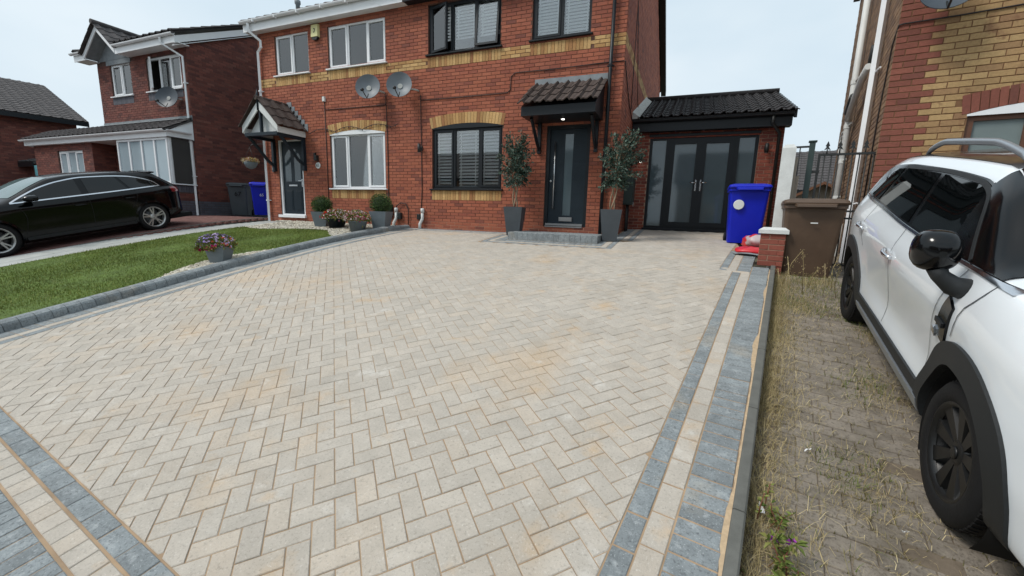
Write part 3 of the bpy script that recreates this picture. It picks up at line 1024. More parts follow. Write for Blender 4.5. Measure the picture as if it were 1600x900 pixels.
def arc(u0, u1, spring, rise):
    """circular-ish arch line"""
    c, h = (u0+u1)/2, (u1-u0)/2
    return lambda u: spring + rise*max(0, 1-((u-c)/h)**2)

def gutter(parent, pts, r, m, name='gutter'):
    """half-round gutter along world pts (list), open upward"""
    mb = MB()
    rings = []
    for p, nrm in pts:
        p = Vector(p); nrm = Vector(nrm)
        ring = []
        for k in range(9):
            a = math.pi*k/8
            ring.append(p + nrm*(math.cos(a)*r) + Vector((0, 0, -math.sin(a)*r)))
        ring += [p - nrm*(r*.86), p - nrm*(r*.8) + Vector((0, 0, -r*.4)), p + Vector((0, 0, -r*.86)), p + nrm*(r*.8) + Vector((0, 0, -r*.4)), p+nrm*(r*.86)]
        rings.append(ring)
    mb.rings(rings, 0, True, True, True, False)
    return mb.build(name, M[m], parent)

_tiles = {}
def tile_mesh(w, l, mk, th=.022, roll=.03, flat=False):
    key = (round(w, 3), round(l, 3), mk, flat)
    if key in _tiles: return _tiles[key]
    mb = MB(); n = 8 if not flat else 2
    def prof(t):
        if flat: return 0
        return roll*(.5-.5*math.cos(t*2*math.pi))**1.3 if t < .62 else roll*.16*(1-math.cos((t-.62)/.38*2*math.pi))
    rows = []
    for y in (0, l):
        rows.append([(w*i/n, y, prof(i/n)+th - (th*.9 if y else 0)) for i in range(n+1)])
    rows.insert(0, [(w*i/n, 0, prof(i/n)) for i in range(n+1)])
    mb.rings(rows, 0, closed=False, smooth=False)
    sd = MB()
    for i in (0, n):
        mb.poly([rows[0][i], rows[1][i], rows[2][i]])
    me = bpy.data.meshes.new('roof_tile'); me.from_pydata(mb.v, [], mb.f); me.materials.append(M[mk])
    me.polygons.foreach_set('use_smooth', [False]*len(me.polygons)); me.update()
    _tiles[key] = me
    return me

def tiled(parent, p0, along, upd, W_, L_, tw, tl, mk, roll=.03, flat=False, jitter=.004, single=True, skipfn=None):
    """cover a roof slope with tiles; p0 lower left corner, along and upd unit vectors"""
    along, upd = Vector(along).normalized(), Vector(upd).normalized()
    nrm = along.cross(upd).normalized()
    nc, nr = max(1, round(W_/tw)), max(1, round(L_/tl))
    tw, tl = W_/nc, L_/nr
    me = tile_mesh(tw, tl*1.12, mk, roll=roll, flat=flat)
    mb = MB()
    o0 = ORG[parent.name]
    for r_ in range(nr):
        for c in range(nc):
            if skipfn and skipfn((c+.5)/nc, (r_+.5)/nr): continue
            loc = Vector(p0)+along*(tw*c+ (tw/2 if flat and r_ % 2 else 0))+upd*(tl*r_)+nrm*(rnd.uniform(0, jitter)) + along*rnd.uniform(-.002, .002)
            if single:
                o = bpy.data.objects.new('roof_tile', me); COL.objects.link(o); o.parent = parent
                q = loc-o0
                o.matrix_local = Matrix(((along.x, upd.x, nrm.x, q.x), (along.y, upd.y, nrm.y, q.y), (along.z, upd.z, nrm.z, q.z), (0, 0, 0, 1)))
            else:
                n0 = len(mb.v)
                for v in me.vertices: mb.v.append(tuple(loc+along*v.co.x+upd*v.co.y+nrm*v.co.z))
                for f in me.polygons: mb.face([n0+k for k in f.vertices])
    if not single:
        o = mb.build('roof_tiles', M[mk], parent); o['kind'] = 'stuff'

M['frost_dark'] = mat('dark_glass', srgb(62, 72, 78), .1, .05, 1, spec=.8)
# ================================================================== the semi-detached pair
FY = 8.9
F = Fr((0, FY, 0), (1, 0, 0), (0, -1, 0))
HX0, HX1 = -11.5, -1.405
semi = thing('semi_detached_house', 'red brick pair of houses with yellow brick band, white windows left and dark windows right', 'house', (-6.45, FY, g(FY)))
SB = Bricks()
W_HOLES = {
    'w1': (-10.84, -9.62, 5.26, 6.285), 'w2': (-8.94, -7.12, 5.26, 6.285),
    'w3': (-9.0, -7.19, 2.255, 3.64), 'w4': (-5.90, -4.07, 5.275, 6.33), 'w5': (-3.35, -2.11, 5.285, 6.34),
    'w6': (-5.80, -3.97, 2.255, 3.645), 'd1': (-10.97, -10.03, 1.47, 3.60), 'd2': (-2.93, -1.99, 1.455, 3.57)}
BAND0, BAND1 = 4.995, 5.22
sold = [(W_HOLES['w1'][0]-.02, W_HOLES['w1'][1]+.02), (W_HOLES['w2'][0]-.02, W_HOLES['w2'][1]+.02), (W_HOLES['w4'][0]-.02, W_HOLES['w4'][1]+.02), (W_HOLES['w5'][0]-.02, W_HOLES['w5'][1]+.02)]
A3o, A3i = arc(-9.02, -7.17, 3.875, .085), arc(-9.0, -7.19, 3.64, .09)
A6o, A6i = arc(-5.83, -3.94, 3.885, .085), arc(-5.80, -3.97, 3.645, .09)
def pick_front(u, v, l):
    if BAND0-.01 < v < BAND1+.01:
        if any(a < u < b for a, b in sold): return None
        return 'brick_y'
    for (a, b, fo, fi) in ((-9.02, -7.17, A3o, A3i), (-5.83, -3.94, A6o, A6i)):
        if a < u < b and v < fo(u)-.02 and v > 3.6: return None
        if a+.02 < u < b-.02 and 1.99 < v < 2.22: return None
    return 'brick'
wf = SB.wall(semi, F, HX0, HX1, 1.245, 6.42, list(W_HOLES.values()), pick_front, 'mortar', 'mortar_new', 1.47)
for a, b in sold: SB.soldier(wf, F, a, b, BAND0+.004, BAND1-.004, 'brick_y')
for (a, b, fo, fi) in ((-9.02, -7.17, A3o, A3i), (-5.83, -3.94, A6o, A6i)):
    SB.soldier(wf, F, a, b, fi, fo, 'brick_y', fan=.05)
    SB.soldier(wf, F, a+.02, b-.02, 1.995, 2.215, 'brick_y')
# side wall towards the drive
FS = Fr((HX1, FY, 0), (0, 1, 0), (1, 0, 0))
def pick_side(u, v, l): return 'brick_y' if BAND0 < v < BAND1 else 'brick'
SB.wall(semi, FS, 0, 8.9, 1.245, 8.9, [], pick_side, 'mortar', top=lambda u: 6.45 + .47*min(u+.1, 9.2-u), off=.1)
SB.finish(300)

WHITE3 = [(0, .315, 'S'), (.315, .685, 'F'), (.685, 1, 'S')]
def dress_w1(w):
    blind(w, F, -10.2, -9.68, 5.3, 6.2, .13, 1.25, -.25, 'curtain', False)
    curtain(w, F, (-10.8, -10.28, -10.8, -10.3, 5.3, 6.25))
def dress_w2(w):
    curtain(w, F, (-8.9, -8.3, -8.9, -8.45, 5.3, 6.25)); curtain(w, F, (-8.25, -7.75, -8.3, -8.2, 5.3, 6.25))
def dress_w3(w):
    curtain(w, F, (-8.95, -8.35, -8.95, -8.72, 2.3, 3.6))
    curtain(w, F, (-7.45, -7.22, -7.35, -7.22, 2.3, 3.6))
window(semi, F, *W_HOLES['w1'], [(0, .5, 'S'), (.5, 1, 'F')], 'upvc', dress=dress_w1)
window(semi, F, *W_HOLES['w2'], [(0, .34, 'S'), (.34, .68, 'F'), (.68, 1, 'S')], 'upvc', dress=dress_w2)
window(semi, F, *W_HOLES['w3'], WHITE3, 'upvc', arch=A3i, dress=dress_w3)
def dress_b(h, lo, hi, pit=.055, tilt=.35):
    def f(w):
        W_ = h[1]-h[0]; n = 3 if W_ > 1.5 else 2
        for k in range(n):
            blind(w, F, h[0]+W_*k/n+.05, h[0]+W_*(k+1)/n-.05, lo, hi, pit, tilt, -.155)
    return f
window(semi, F, *W_HOLES['w4'], [(0, .33, ('O', 'L', .30)), (.33, .66, 'F'), (.66, 1, ('O', 'T', .10))], 'anth', dress=dress_b(W_HOLES['w4'], 5.60, 6.3, .066, 1.1), w=.06)
window(semi, F, *W_HOLES['w5'], [(0, .5, 'S'), (.5, 1, 'F')], 'anth', dress=dress_b(W_HOLES['w5'], 5.38, 6.3, .062, 1.15), w=.06)
window(semi, F, *W_HOLES['w6'], WHITE3, 'anth', arch=A6i, dress=dress_b(W_HOLES['w6'], 2.32, 3.58, .074, .75), w=.06)

# eaves: soffit, fascia, gutter
for x0, x1, mk in ((-11.72, HX0-.0+5.05, 'upvc'), (-6.447, -1.2, 'anth')):
    mb = MB()
    mb.box(F, x0, x1, 6.40, 6.42, -.02, .20)
    mb.box(F, x0, x1, 6.385, 6.60, .20, .225)
    fas = mb.build('fascia', M[mk], semi)
    gutter(fas, [((x0-.03, FY-.285, 6.63), (0, -1, 0)), ((x1, FY-.285, 6.63), (0, -1, 0))], .058, mk)
mb = MB()
for x in [-11.2+.8*i for i in range(6)]:
    mb = MB(); mb.box(F, x-.015, x+.015, 6.56, 6.635, .225, .346)
    mb.build('gutter_bracket', M['upvc'], fas)
# roof
mb = MB()
RZ0, RY0, RZ1, RY1 = 6.59, FY-.24, 9.0, 13.45
for s_ in (0, 1):
    if s_ == 0: a, b = (RY0, RZ0), (RY1, RZ1)
    else: a, b = (18.3, RZ0), (RY1, RZ1)
    mb.hexa([(-11.8, a[0], a[1]), (-1.25, a[0], a[1]), (-1.25, b[0], b[1]), (-11.8, b[0], b[1]), (-11.8, a[0], a[1]+.05), (-1.25, a[0], a[1]+.05), (-1.25, b[0], b[1]+.05), (-11.8, b[0], b[1]+.05)])
roof = mb.build('roof', M['tile_dark'], semi)
mb = MB()
for i in range(36):
    x = -11.8+.3*i
    mb.prism([(x, RY0-.04, RZ0+.03), (x+.28, RY0-.04, RZ0+.03), (x+.24, RY0-.04, RZ0+.085), (x+.1, RY0-.04, RZ0+.10), (x+.03, RY0-.04, RZ0+.075)], (0, 1.2, .565))
o = mb.build('roof_tiles', M['tile'], roof); o['kind'] = 'stuff'
# dark verge boards on the gable
mb = MB()
for a, b in (((FY-.3, 6.45), (13.45, 8.83)), ((18.35, 6.45), (13.45, 8.83))):
    mb.hexa([(-1.40, a[0], a[1]), (-1.22, a[0], a[1]), (-1.22, b[0], b[1]), (-1.40, b[0], b[1]), (-1.40, a[0], a[1]+.2), (-1.22, a[0], a[1]+.2), (-1.22, b[0], b[1]+.2), (-1.40, b[0], b[1]+.2)])
mb.build('verge_board', M['blacksteel'], semi)
# roof vent pipe seen over the left gutter
mb = MB()
vp = Vector((-11.35, 10.2, 7.35))
mb.lathe(vp, [(.06, -.4), (.06, .33), (.085, .36), (.085, .44), (.05, .47)], 12)
mb.build('vent_pipe', M['lead'], semi)

def pipe(parent, pts, r, m, square=False, clips=(), name='downpipe'):
    mb = MB(); mb.tube(pts, r, 4 if square else 10, smooth=not square)
    o = mb.build(name, M[m], parent)
    if clips:
        q = MB()
        for c in clips:
            c = Vector(c); q.lathe(c, [(r*1.25, -.02), (r*1.25, .02)], 10, smooth=False); q.box(Fr((c.x, c.y, c.z), (1, 0, 0), (0, -1, 0)), -.07, .07, -.012, .012, -r*1.4, -r*.6)
        q.build('pipe_clip', M[m], o)
    return o
pipe(semi, [(-11.45, FY-.285, 6.56), (-11.45, FY-.285, 6.38), (-11.27, FY-.08, 6.18), (-11.27, FY-.08, 6.0)] , .042, 'upvc', True)
pipe(semi, [(-11.27, FY-.06, 6.05), (-11.42, FY-.06, 5.92), (-11.42, FY-.06, 1.30)], .042, 'upvc', True, [(-11.42, FY-.06, 4.9), (-11.42, FY-.06, 1.9)])
pipe(semi, [(-1.66, FY-.07, 6.6), (-1.66, FY-.07, 1.26)], .036, 'anth', False, [(-1.66, FY-.07, 4.62), (-1.66, FY-.07, 2.9)])

# white-framed front door with small gabled canopy
h = W_HOLES['d1']
mb = MB(); ringbox(mb, F, h[0], h[1], h[2], h[3], .06, -.14, -.03)
mb.box(F, h[0]-.06, h[1]+.04, h[2]-.045, h[2]+.03, -.14, .06)
dr = mb.build('door', M['upvc'], semi)
mb = MB(); a, b, c, d = h[0]+.06, h[1]-.06, h[2]+.04, h[3]-.06
mb.box(F, a, b, c, d, -.12, -.075)
for (p, q, r_, s_) in ((.12, .44, .06, .34), (.56, .88, .06, .34)):
    for (pp, qq, dd) in ((p, q, .010), (p+.04, q-.04, .018)):
        mb.bbox(F, a+(b-a)*pp, a+(b-a)*qq, c+(d-c)*r_+(qq != q)*.03, c+(d-c)*s_-(qq != q)*.03, -.08, -.075+dd, .006)
mb.build('door_leaf', M['doorslate'], dr)
for (p, q) in ((.14, .42), (.58, .86)):
    mb = MB(); n = 8
    uu = [a+(b-a)*(p+(q-p)*i/n) for i in range(n+1)]
    top_ = [c+(d-c)*(.80 + .1*math.sin((i/n if p < .5 else 1-i/n)*math.pi/2)) for i in range(n+1)]
    lo = [c+(d-c)*.46]*(n+1)
    mb.rings([[F.pt(u, l_, -.071) for u, l_ in zip(uu, lo)], [F.pt(u, t, -.071) for u, t in zip(uu, top_)]], 0, closed=False)
    mb.build('pane', M['frost_dark'], dr)
mb = MB(); mb.bbox(F, a+.24, b-.26, c+.80, c+.845, -.075, -.055, .004)
mb.build('letter_box', M['steel'], dr)
mb = MB(); mb.bbox(F, b-.09, b-.05, c+.78, c+1.0, -.075, -.06, .004); mb.box(F, b-.19, b-.06, c+.94, c+.96, -.06, -.035)
mb.build('handle', M['steel'], dr)

CX0, CX1, CY, CE, CA = -11.12, -9.88, 8.02, 3.60, 4.33
cxm = (CX0+CX1)/2
cano = MB()
FC = Fr((0, CY, 0), (1, 0, 0), (0, -1, 0))
# white bargeboards and side fascia
pr = [(CX0-.03, CE+.02), (CX0-.03, CE+.20), (cxm, CA+.06), (CX1+.03, CE+.20), (CX1+.03, CE+.02), (cxm, CA-.14)]
cano.prism([FC.pt(u, v, 0) for u, v in pr], (0, .03, 0))
for x in (CX0, CX1): cano.hexa([(x-.015, CY+.03, CE), (x+.015, CY+.03, CE), (x+.015, FY-.002, CE), (x-.015, FY-.002, CE), (x-.015, CY+.03, CE+.15), (x+.015, CY+.03, CE+.15), (x+.015, FY-.002, CE+.15), (x-.015, FY-.002, CE+.15)])
cano.poly([FC.pt(CX0+.04, CE+.02, -.16), FC.pt(CX1-.04, CE+.02, -.16), FC.pt(cxm, CA-.1, -.16)])
can = cano.build('canopy', M['upvc_old'], semi)
mb = MB()
mb.box(FC, CX0+.02, CX1-.02, CE-.06, CE+.02, -.16, -.02)          # dark tie beam, king post, arched braces
mb.box(FC, cxm-.025, cxm+.025, CE, CA-.1, -.10, -.03)
for x in (CX0+.04, CX1-.04):
    mb.hexa([(x-.035, CY+.05, CE-.08), (x+.035, CY+.05, CE-.08), (x+.035, FY-.002, CE-.08), (x-.035, FY-.002, CE-.08), (x-.035, CY+.05, CE), (x+.035, CY+.05, CE), (x+.035, FY-.002, CE), (x-.035, FY-.002, CE)])
    mb.box(F, x-.04, x+.04, 2.72, CE-.05, 0, .09)
    mb.tube([(x, FY-.05, 2.86), (x, FY-.24, 2.99), (x, FY-.50, 3.28), (x, CY+.12, CE-.06)], .042, 6, smooth=False)
mb.lathe((cxm, CY-.0, CA-.12), [(.03, -.05), (.03, .2), (.045, .22), (.03, .26), (.04, .31), (.028, .36), (.005, .46)], 10)
mb.build('canopy_frame', M['doorslate'], can)
for s_, x_e in ((-1, CX0-.08), (1, CX1+.08)):
    ex, ez = x_e-cxm, (CE+.08)-(CA+.08)
    upv = Vector((-ex, 0, -ez)).normalized(); L_ = math.hypot(ex, ez)
    if s_ > 0: tiled(can, (x_e, CY-.05, CE+.16), (0, 1, 0), upv, .92, L_-.03, .3, .29, 'tile', roll=.035)
    else: tiled(can, (x_e, FY-.03, CE+.16), (0, -1, 0), upv, .92, L_-.03, .3, .29, 'tile', roll=.035)
mb = MB()
mb.tube([(cxm, CY-.06, CA+.13), (cxm, FY, CA+.13)], .06, 8)
mb.build('ridge_tile', M['tile'], can)
mb = MB()
for i in range(6):
    t = i/6
    x0, x1 = cxm+(CX1+.06-cxm)*t, cxm+(CX1+.06-cxm)*(t+1/6)
    zz_ = CA+.2-(CA-CE-.02)*t
    mb.box(F, x0, x1+.06, zz_-.17, zz_+.02, 0, .012)
mb.build('stepped_flashing', M['lead'], can)

# dark front door with long bar handle
h = W_HOLES['d2']
mb = MB(); ringbox(mb, F, h[0], h[1], h[2], h[3], .07, -.15, -.03)
dr = mb.build('door', M['anth'], semi)
a, b, c, d = h[0]+.07, h[1]-.07, h[2]+.06, h[3]-.07
mb = MB(); gu0, gu1 = a+(b-a)*.40, a+(b-a)*.63
mb.box(F, a, gu0, c, d, -.12, -.07); mb.box(F, gu1, b, c, d, -.12, -.07); mb.box(F, gu0, gu1, c, c+.19, -.12, -.071); mb.box(F, gu0, gu1, d-.10, d, -.12, -.071)
for k in range(1, 6):
    v = c+(d-c)*k/6
    for p, q in ((a+.03, gu0-.03), (gu1+.03, b-.03)): mb.box(F, p, q, v-.004, v+.004, -.08, -.066)
mb.build('door_leaf', M['doorslate'], dr)
mb = MB(); mb.box(F, gu0, gu1, c+.19, d-.10, -.11, -.085); mb.build('pane', M['frost'], dr)
mb = MB(); mb.bbox(F, gu0-.06, gu1+.05, c+.065, c+.155, -.07, -.045, .006); mb.build('letter_box', M['steel'], dr)
mb = MB(); mb.bbox(F, a-.03, b+.0, h[2]+.03, h[2]+.075, -.07, .0, .006); mb.bbox(F, a-.04, b+.0, h[2]-.01, h[2]+.02, -.07, .02, .006); mb.build('threshold', M['steel'], dr)
mb = MB(); hx = a+.125
mb.tube([F.pt(hx, c+.33, -.02), F.pt(hx, c+1.72, -.02)], .016, 10)
for v in (.48, 1.58): mb.tube([F.pt(hx, c+v, -.075), F.pt(hx, c+v, -.02)], .01, 8)
mb.build('bar_handle', M['steel'], dr)
mb = MB(); mb.lathe(F.pt(hx-.09, c+.92, -.075), [(.026, 0), (.026, .012), (.012, .014)], 12, axis=(0, -1, 0)); mb.build('lock', M['steel'], dr)

# dark lean-to canopy
EX0, EX1, EY, EZ = -3.24, -1.76, 8.14, 3.62
mb = MB()
FE = Fr((0, EY, 0), (1, 0, 0), (0, -1, 0))
mb.hexa([(EX0, EY, EZ), (EX1, EY, EZ), (EX1, FY-.003, EZ), (EX0, FY-.003, EZ), (EX0, EY, EZ+.17), (EX1, EY, EZ+.17), (EX1, FY-.003, 4.30), (EX0, FY-.003, 4.30)])
can2 = mb.build('canopy', M['anth'], semi)
mb = MB()
for x in (EX0+.16, EX1-.10):
    mb = MB()
    mb.box(F, x-.035, x+.035, 3.0, EZ-.002, 0, .075)
    mb.tube([(x, FY-.05, 3.08), (x, FY-.2, 3.2), (x, FY-.42, 3.44), (x, FY-.58, EZ-.01)], .036, 6, smooth=False)
    mb.build('canopy_bracket', M['anth'], can2)
tl = Vector((0, FY-.02-(EY-.09), 4.36-3.80)); 
tiled(can2, (EX0-.05, EY-.09, EZ+.205), (1, 0, 0), tl, EX1-EX0+.10, tl.length-.02, .215, .29, 'tile', roll=.05)
mb = MB(); mb.poly([F.pt(EX0, 4.33, .1), F.pt(EX1+.05, 4.33, .1), F.pt(EX1+.05, 4.37, .012), F.pt(EX0, 4.37, .012)])
mb.box(F, EX0, EX1+.05, 4.37, 4.51, .001, .012)
mb.build('flashing', M['lead'], can2)
mb = MB(); mb.lathe(((EX0+EX1)/2, EY+.45, EZ+.002), [(.045, 0), (.045, -.008)], 14, cap0=False, cap1=False); mb.build('spot_bezel', M['chrome'], can2)
mb = MB(); mb.lathe(((EX0+EX1)/2, EY+.45, EZ-.004), [(.034, 0), (.030, -.004)], 14); mb.build('spot_lamp', M['lamp_glow'], can2)

# paved front step
stp = thing('front_step', 'low grey block paved step below the dark front door', 'step', (-2.4, 8.3, g(8.3)))
SZ = 1.345
mb = MB(); mb.hexa([(-3.28, 7.81, 1.12), (-1.52, 7.81, 1.12), (-1.52, 8.88, 1.12), (-3.28, 8.88, 1.12), (-3.28, 7.81, SZ-.01), (-1.52, 7.81, SZ-.01), (-1.52, 8.88, SZ-.01), (-3.28, 8.88, SZ-.01)])
mb.build('step_core', M['sand'], stp)
stm = {}
def sblock(x0, x1, y0, y1, z0, z1, mk='charcoal'):
    key = (round(x1-x0, 3), round(y1-y0, 3), round(z1-z0, 3))
    if key not in stm:
        q = MB(); a_, b_, c_ = key; e = .006
        q.rings([[(e, e, 0), (a_-e, e, 0), (a_-e, b_-e, 0), (e, b_-e, 0)], [(0, 0, e), (a_, 0, e), (a_, b_, e), (0, b_, e)], [(0, 0, c_-e), (a_, 0, c_-e), (a_, b_, c_-e), (0, b_, c_-e)], [(e, e, c_), (a_-e, e, c_), (a_-e, b_-e, c_), (e, b_-e, c_)]], 0, True, True)
        me = bpy.data.meshes.new('step_block'); me.from_pydata(q.v, [], q.f); me.materials.append(M[mk]); me.update(); stm[key] = me
    o = bpy.data.objects.new('step_block', stm[key]); COL.objects.link(o); o.parent = stp
    o.location = Vector((x0, y0, z0+rnd.uniform(-.002, .002)))-ORG[stp.name]
n = 17; w_ = 1.8/n
for i in range(n): sblock(-3.30+i*w_+.002, -3.30+(i+1)*w_-.002, 7.79, 7.88, 1.15, SZ+.004)
for j in range(9):
    y0 = 7.885+j*.11
    off = (j % 2)*.1
    sblock(-3.30, -3.205, y0, y0+.105, 1.15, SZ+.004); sblock(-1.6, -1.505, y0, y0+.105, 1.15, SZ+.004)
    x = -3.2 + off
    if off: sblock(-3.2, -3.105, y0, y0+.105, SZ-.04, SZ)
    while x < -1.62:
        x1 = min(x+.195, -1.605)
        if x1-x > .03: sblock(x, x1, y0, y0+.105, SZ-.04, SZ, 'charcoal')
        x += .2
# ================================================================== side extension with dark double doors
EYW = 10.9
FX = Fr((0, EYW, 0), (1, 0, 0), (0, -1, 0))
ext = thing('side_extension', 'single-storey brick side extension with dark tiled roof and dark glazed double doors', 'extension', (.2, EYW, g(EYW)))
EB = Bricks()
M['brick_e'] = mat('extension_brick', srgb(140, 74, 58), .85, .12, 40, .4, 120, isl=.12, ramp=[(0, srgb(150, 80, 62)), (.6, srgb(132, 68, 54)), (.9, srgb(112, 60, 52)), (1, srgb(158, 88, 66))])
M['mortar_pale'] = mat('pale_mortar', srgb(168, 142, 122), .95, .12, 12, .3, 150)
DH = (-.99, 1.30, 1.47, 3.60)
EB.wall(ext, FX, HX1+.002, 1.76, 1.32, 3.85, [DH], lambda u, v, l: None if v > 3.62 and False else 'brick_e', 'mortar_pale')
FXS = Fr((1.76, EYW, 0), (0, 1, 0), (1, 0, 0))
EB.wall(ext, FXS, 0, 4.6, 1.32, 3.85, [], lambda u, v, l: 'brick_e', 'mortar_pale')
EB.finish(200)
mb = MB(); mb.box(FX, DH[0]-.02, DH[1]+.02, 3.605, 3.66, -.05, .03); mb.build('lintel', M['anth'], ext)
mb = MB()
ringbox(mb, FX, DH[0], DH[1], DH[2], DH[3], .06, -.12, -.03)
s1, s2 = DH[0]+.42, DH[1]-.42
for u in (s1, s2): mb.box(FX, u-.045, u+.045, DH[2]+.06, DH[3]-.06, -.12, -.031)
mb.box(FX, DH[0]-.03, DH[1]+.03, DH[2]-.05, DH[2]+.005, -.12, .06)
dd = mb.build('double_door', M['anth'], ext)
for a, b in ((DH[0]+.06, s1-.045), (s2+.045, DH[1]-.06)):
    mb = MB(); mb.box(FX, a, b, DH[2]+.06, DH[3]-.06, -.09, -.08); mb.build('side_pane', M['frost'], dd)
mid = (s1+s2)/2
for a, b, hs in ((s1+.045, mid-.002, 1), (mid+.002, s2-.045, -1)):
    mb = MB(); ringbox(mb, FX, a, b, DH[2]+.06, DH[3]-.06, .105, -.11, -.015)
    lf = mb.build('door_leaf', M['anth'], dd)
    mb = MB(); mb.box(FX, a+.1, b-.1, DH[2]+.16, DH[3]-.16, -.07, -.06); mb.build('door_pane', M['frost'], dd)
    hu = (b-.05) if hs > 0 else (a+.05)
    mb = MB(); mb.bbox(FX, hu-.017, hu+.017, 2.36, 2.62, -.015, .0, .004)
    mb.tube([FX.pt(hu, 2.55, 0), FX.pt(hu, 2.55, .05), FX.pt(hu-hs*.13, 2.55, .05)], .011, 8)
    mb.build('handle', M['chrome'], dd)
mb = MB(); mb.box(FX, mid-.014, mid+.014, DH[2]+.07, DH[3]-.07, -.10, -.008); mb.build('meeting_strip', M['anth'], dd)
mb = MB(); mb.box(FX, DH[0], DH[1], DH[2], DH[3], -.30, -.16); mb.build('backing', M['room'], dd)
# fascia, gutter, spots, roof
RX0, RX1 = HX1+.01, 1.84
mb = MB(); mb.box(FX, RX0, RX1, 3.70, 3.93, .18, .21); mb.box(FX, RX0, RX1, 3.70, 3.72, -.02, .18)
fas = mb.build('fascia', M['anth'], ext)
gutter(fas, [((RX0, EYW-.27, 3.955), (0, -1, 0)), ((RX1+.04, EYW-.27, 3.955), (0, -1, 0))], .058, 'anth')
for x in (-.45, .16, .85):
    mb = MB(); mb.lathe((x, EYW-.10, 3.698), [(.03, 0), (.028, -.006)], 12); mb.build('soffit_spot', M['chrome'], fas)
RY_ = 13.3; RZe, RZr = 3.97, 4.99
mb = MB()
e0, e1 = EYW-.32, RY_
mb.hexa([(RX0, e0, RZe-.05), (RX1+.02, e0, RZe-.05), (RX1+.02, e1, RZr-.05), (RX0, e1, RZr-.05), (RX0, e0, RZe), (RX1+.02, e0, RZe), (RX1+.02, e1, RZr), (RX0, e1, RZr)])
mb.hexa([(RX0, 15.6, RZe-.05), (RX1+.02, 15.6, RZe-.05), (RX1+.02, e1, RZr-.05), (RX0, e1, RZr-.05), (RX0, 15.6, RZe), (RX1+.02, 15.6, RZe), (RX1+.02, e1, RZr), (RX0, e1, RZr)])
mb.poly([(1.77, EYW, 3.80), (1.77, 15.5, 3.80), (1.77, RY_, RZr-.06)])
rf = mb.build('roof', M['tile_dark'], ext)
upv = Vector((0, e1-e0, RZr-RZe))
tiled(rf, (RX0+.12, e0-.03, RZe+.002), (1, 0, 0), upv, RX1+.08-RX0-.12, upv.length, .21, .255, 'tile_dark', roll=.05)
mb = MB(); mb.tube([(RX0, RY_, RZr+.05), (RX1+.06, RY_, RZr+.05)], .09, 10); mb.build('ridge_tile', M['tile_dark'], rf)
mb = MB(); mb.hexa([(RX0-.01, e0, RZe+.01), (RX0+.16, e0, RZe+.01), (RX0+.16, e1, RZr+.01), (RX0-.01, e1, RZr+.01), (RX0-.01, e0, RZe+.16), (RX0+.16, e0, RZe+.04), (RX0+.16, e1, RZr+.04), (RX0-.01, e1, RZr+.16)])
mb.build('flashing', M['leadwhite'], rf)
mb = MB(); mb.hexa([(RX1+.0, e0, RZe-.14), (RX1+.05, e0, RZe-.14), (RX1+.05, e1, RZr-.14), (RX1, e1, RZr-.14), (RX1, e0, RZe+.05), (RX1+.05, e0, RZe+.05), (RX1+.05, e1, RZr+.05), (RX1, e1, RZr+.05)])
mb.build('verge_board', M['anth'], rf)
pipe(ext, [(1.48, EYW-.27, 3.9), (1.48, EYW-.25, 3.76), (1.66, EYW-.06, 3.58), (1.66, EYW-.06, 1.42)], .034, 'blacksteel')

# meter box and pipes on the side wall
mbx = thing('meter_box', 'dark green meter box with pipes on the side wall behind the right potted tree', 'meter box', (HX1, 10.3, 1.9))
mb = MB(); mb.bbox(FS, 1.18, 1.58, 2.0, 2.62, 0, .20, .015); 
M['darkgreen'] = mat('dark_green_cabinet', srgb(44, 60, 58), .5, .06, 6)
mb.build('cabinet', M['darkgreen'], mbx)
mb = MB(); mb.bbox(FS, 1.36, 1.42, 1.96, 2.06, .2, .215, .004); mb.build('latch', M['steel'], mbx)
mb = MB()
for u in (1.25, 1.40, 1.52): mb.tube([FS.pt(u, 1.31, .08), FS.pt(u, 2.0, .08)], .022, 8)
mb.build('pipe', M['blacksteel'], mbx)

# ================================================================== the left-hand house
LHX0, LHX1 = -19.5, -14.6
FL = Fr((0, FY, 0), (1, 0, 0), (0, -1, 0))
lh = thing('detached_house', 'dark red brick detached house with white bay window and little front gable', 'house', (-17, FY, 1.38))
LB = Bricks()
LW1, LW2 = (-18.75, -17.58, 5.29, 6.33), (-16.70, -14.94, 5.30, 6.31)
def pick_l(u, v, l):
    if v > 6.34 and u < -17.4: return None
    for q in (LW1, LW2):
        if q[0]-.02 < u < q[1]+.02 and 5.02 < v < 5.26: return None
    return 'brick_grey' if v < 1.85 else 'brick_dark'
wl_ = LB.wall(lh, FL, LHX0, LHX1, 1.30, 6.50, [LW1, LW2], pick_l, 'mortar_dark')
for q in (LW1, LW2): LB.soldier(wl_, FL, q[0]-.02, q[1]+.02, 5.03, 5.25, 'brick_grey')
FLS = Fr((LHX1, FY, 0), (0, 1, 0), (1, 0, 0))
LB.wall(lh, FLS, 0, 7.8, 1.30, 8.9, [], lambda u, v, l: 'brick_grey' if v < 1.85 else 'brick_dark', 'mortar_dark', top=lambda u: 6.52+.46*min(u+.1, 7.9-u), off=.1)
window(lh, FL, *LW1, [(0, .5, 'S'), (.5, 1, 'F')], 'upvc', w=.06, dress=lambda w: curtain(w, FL, (-18.7, -17.6, -18.7, -17.6, 5.3, 6.3)))
window(lh, FL, *LW2, [(0, .36, ('O', 'L', .45)), (.36, .68, 'F'), (.68, 1, 'S')], 'upvc', w=.06, dress=lambda w: curtain(w, FL, (-15.9, -15.3, -15.9, -15.3, 5.3, 6.1)))
mb = MB()
mb.box(FL, -17.55, LHX1+.14, 6.44, 6.46, -.02, .36); mb.box(FL, -17.55, LHX1+.14, 6.42, 6.62, .36, .385)
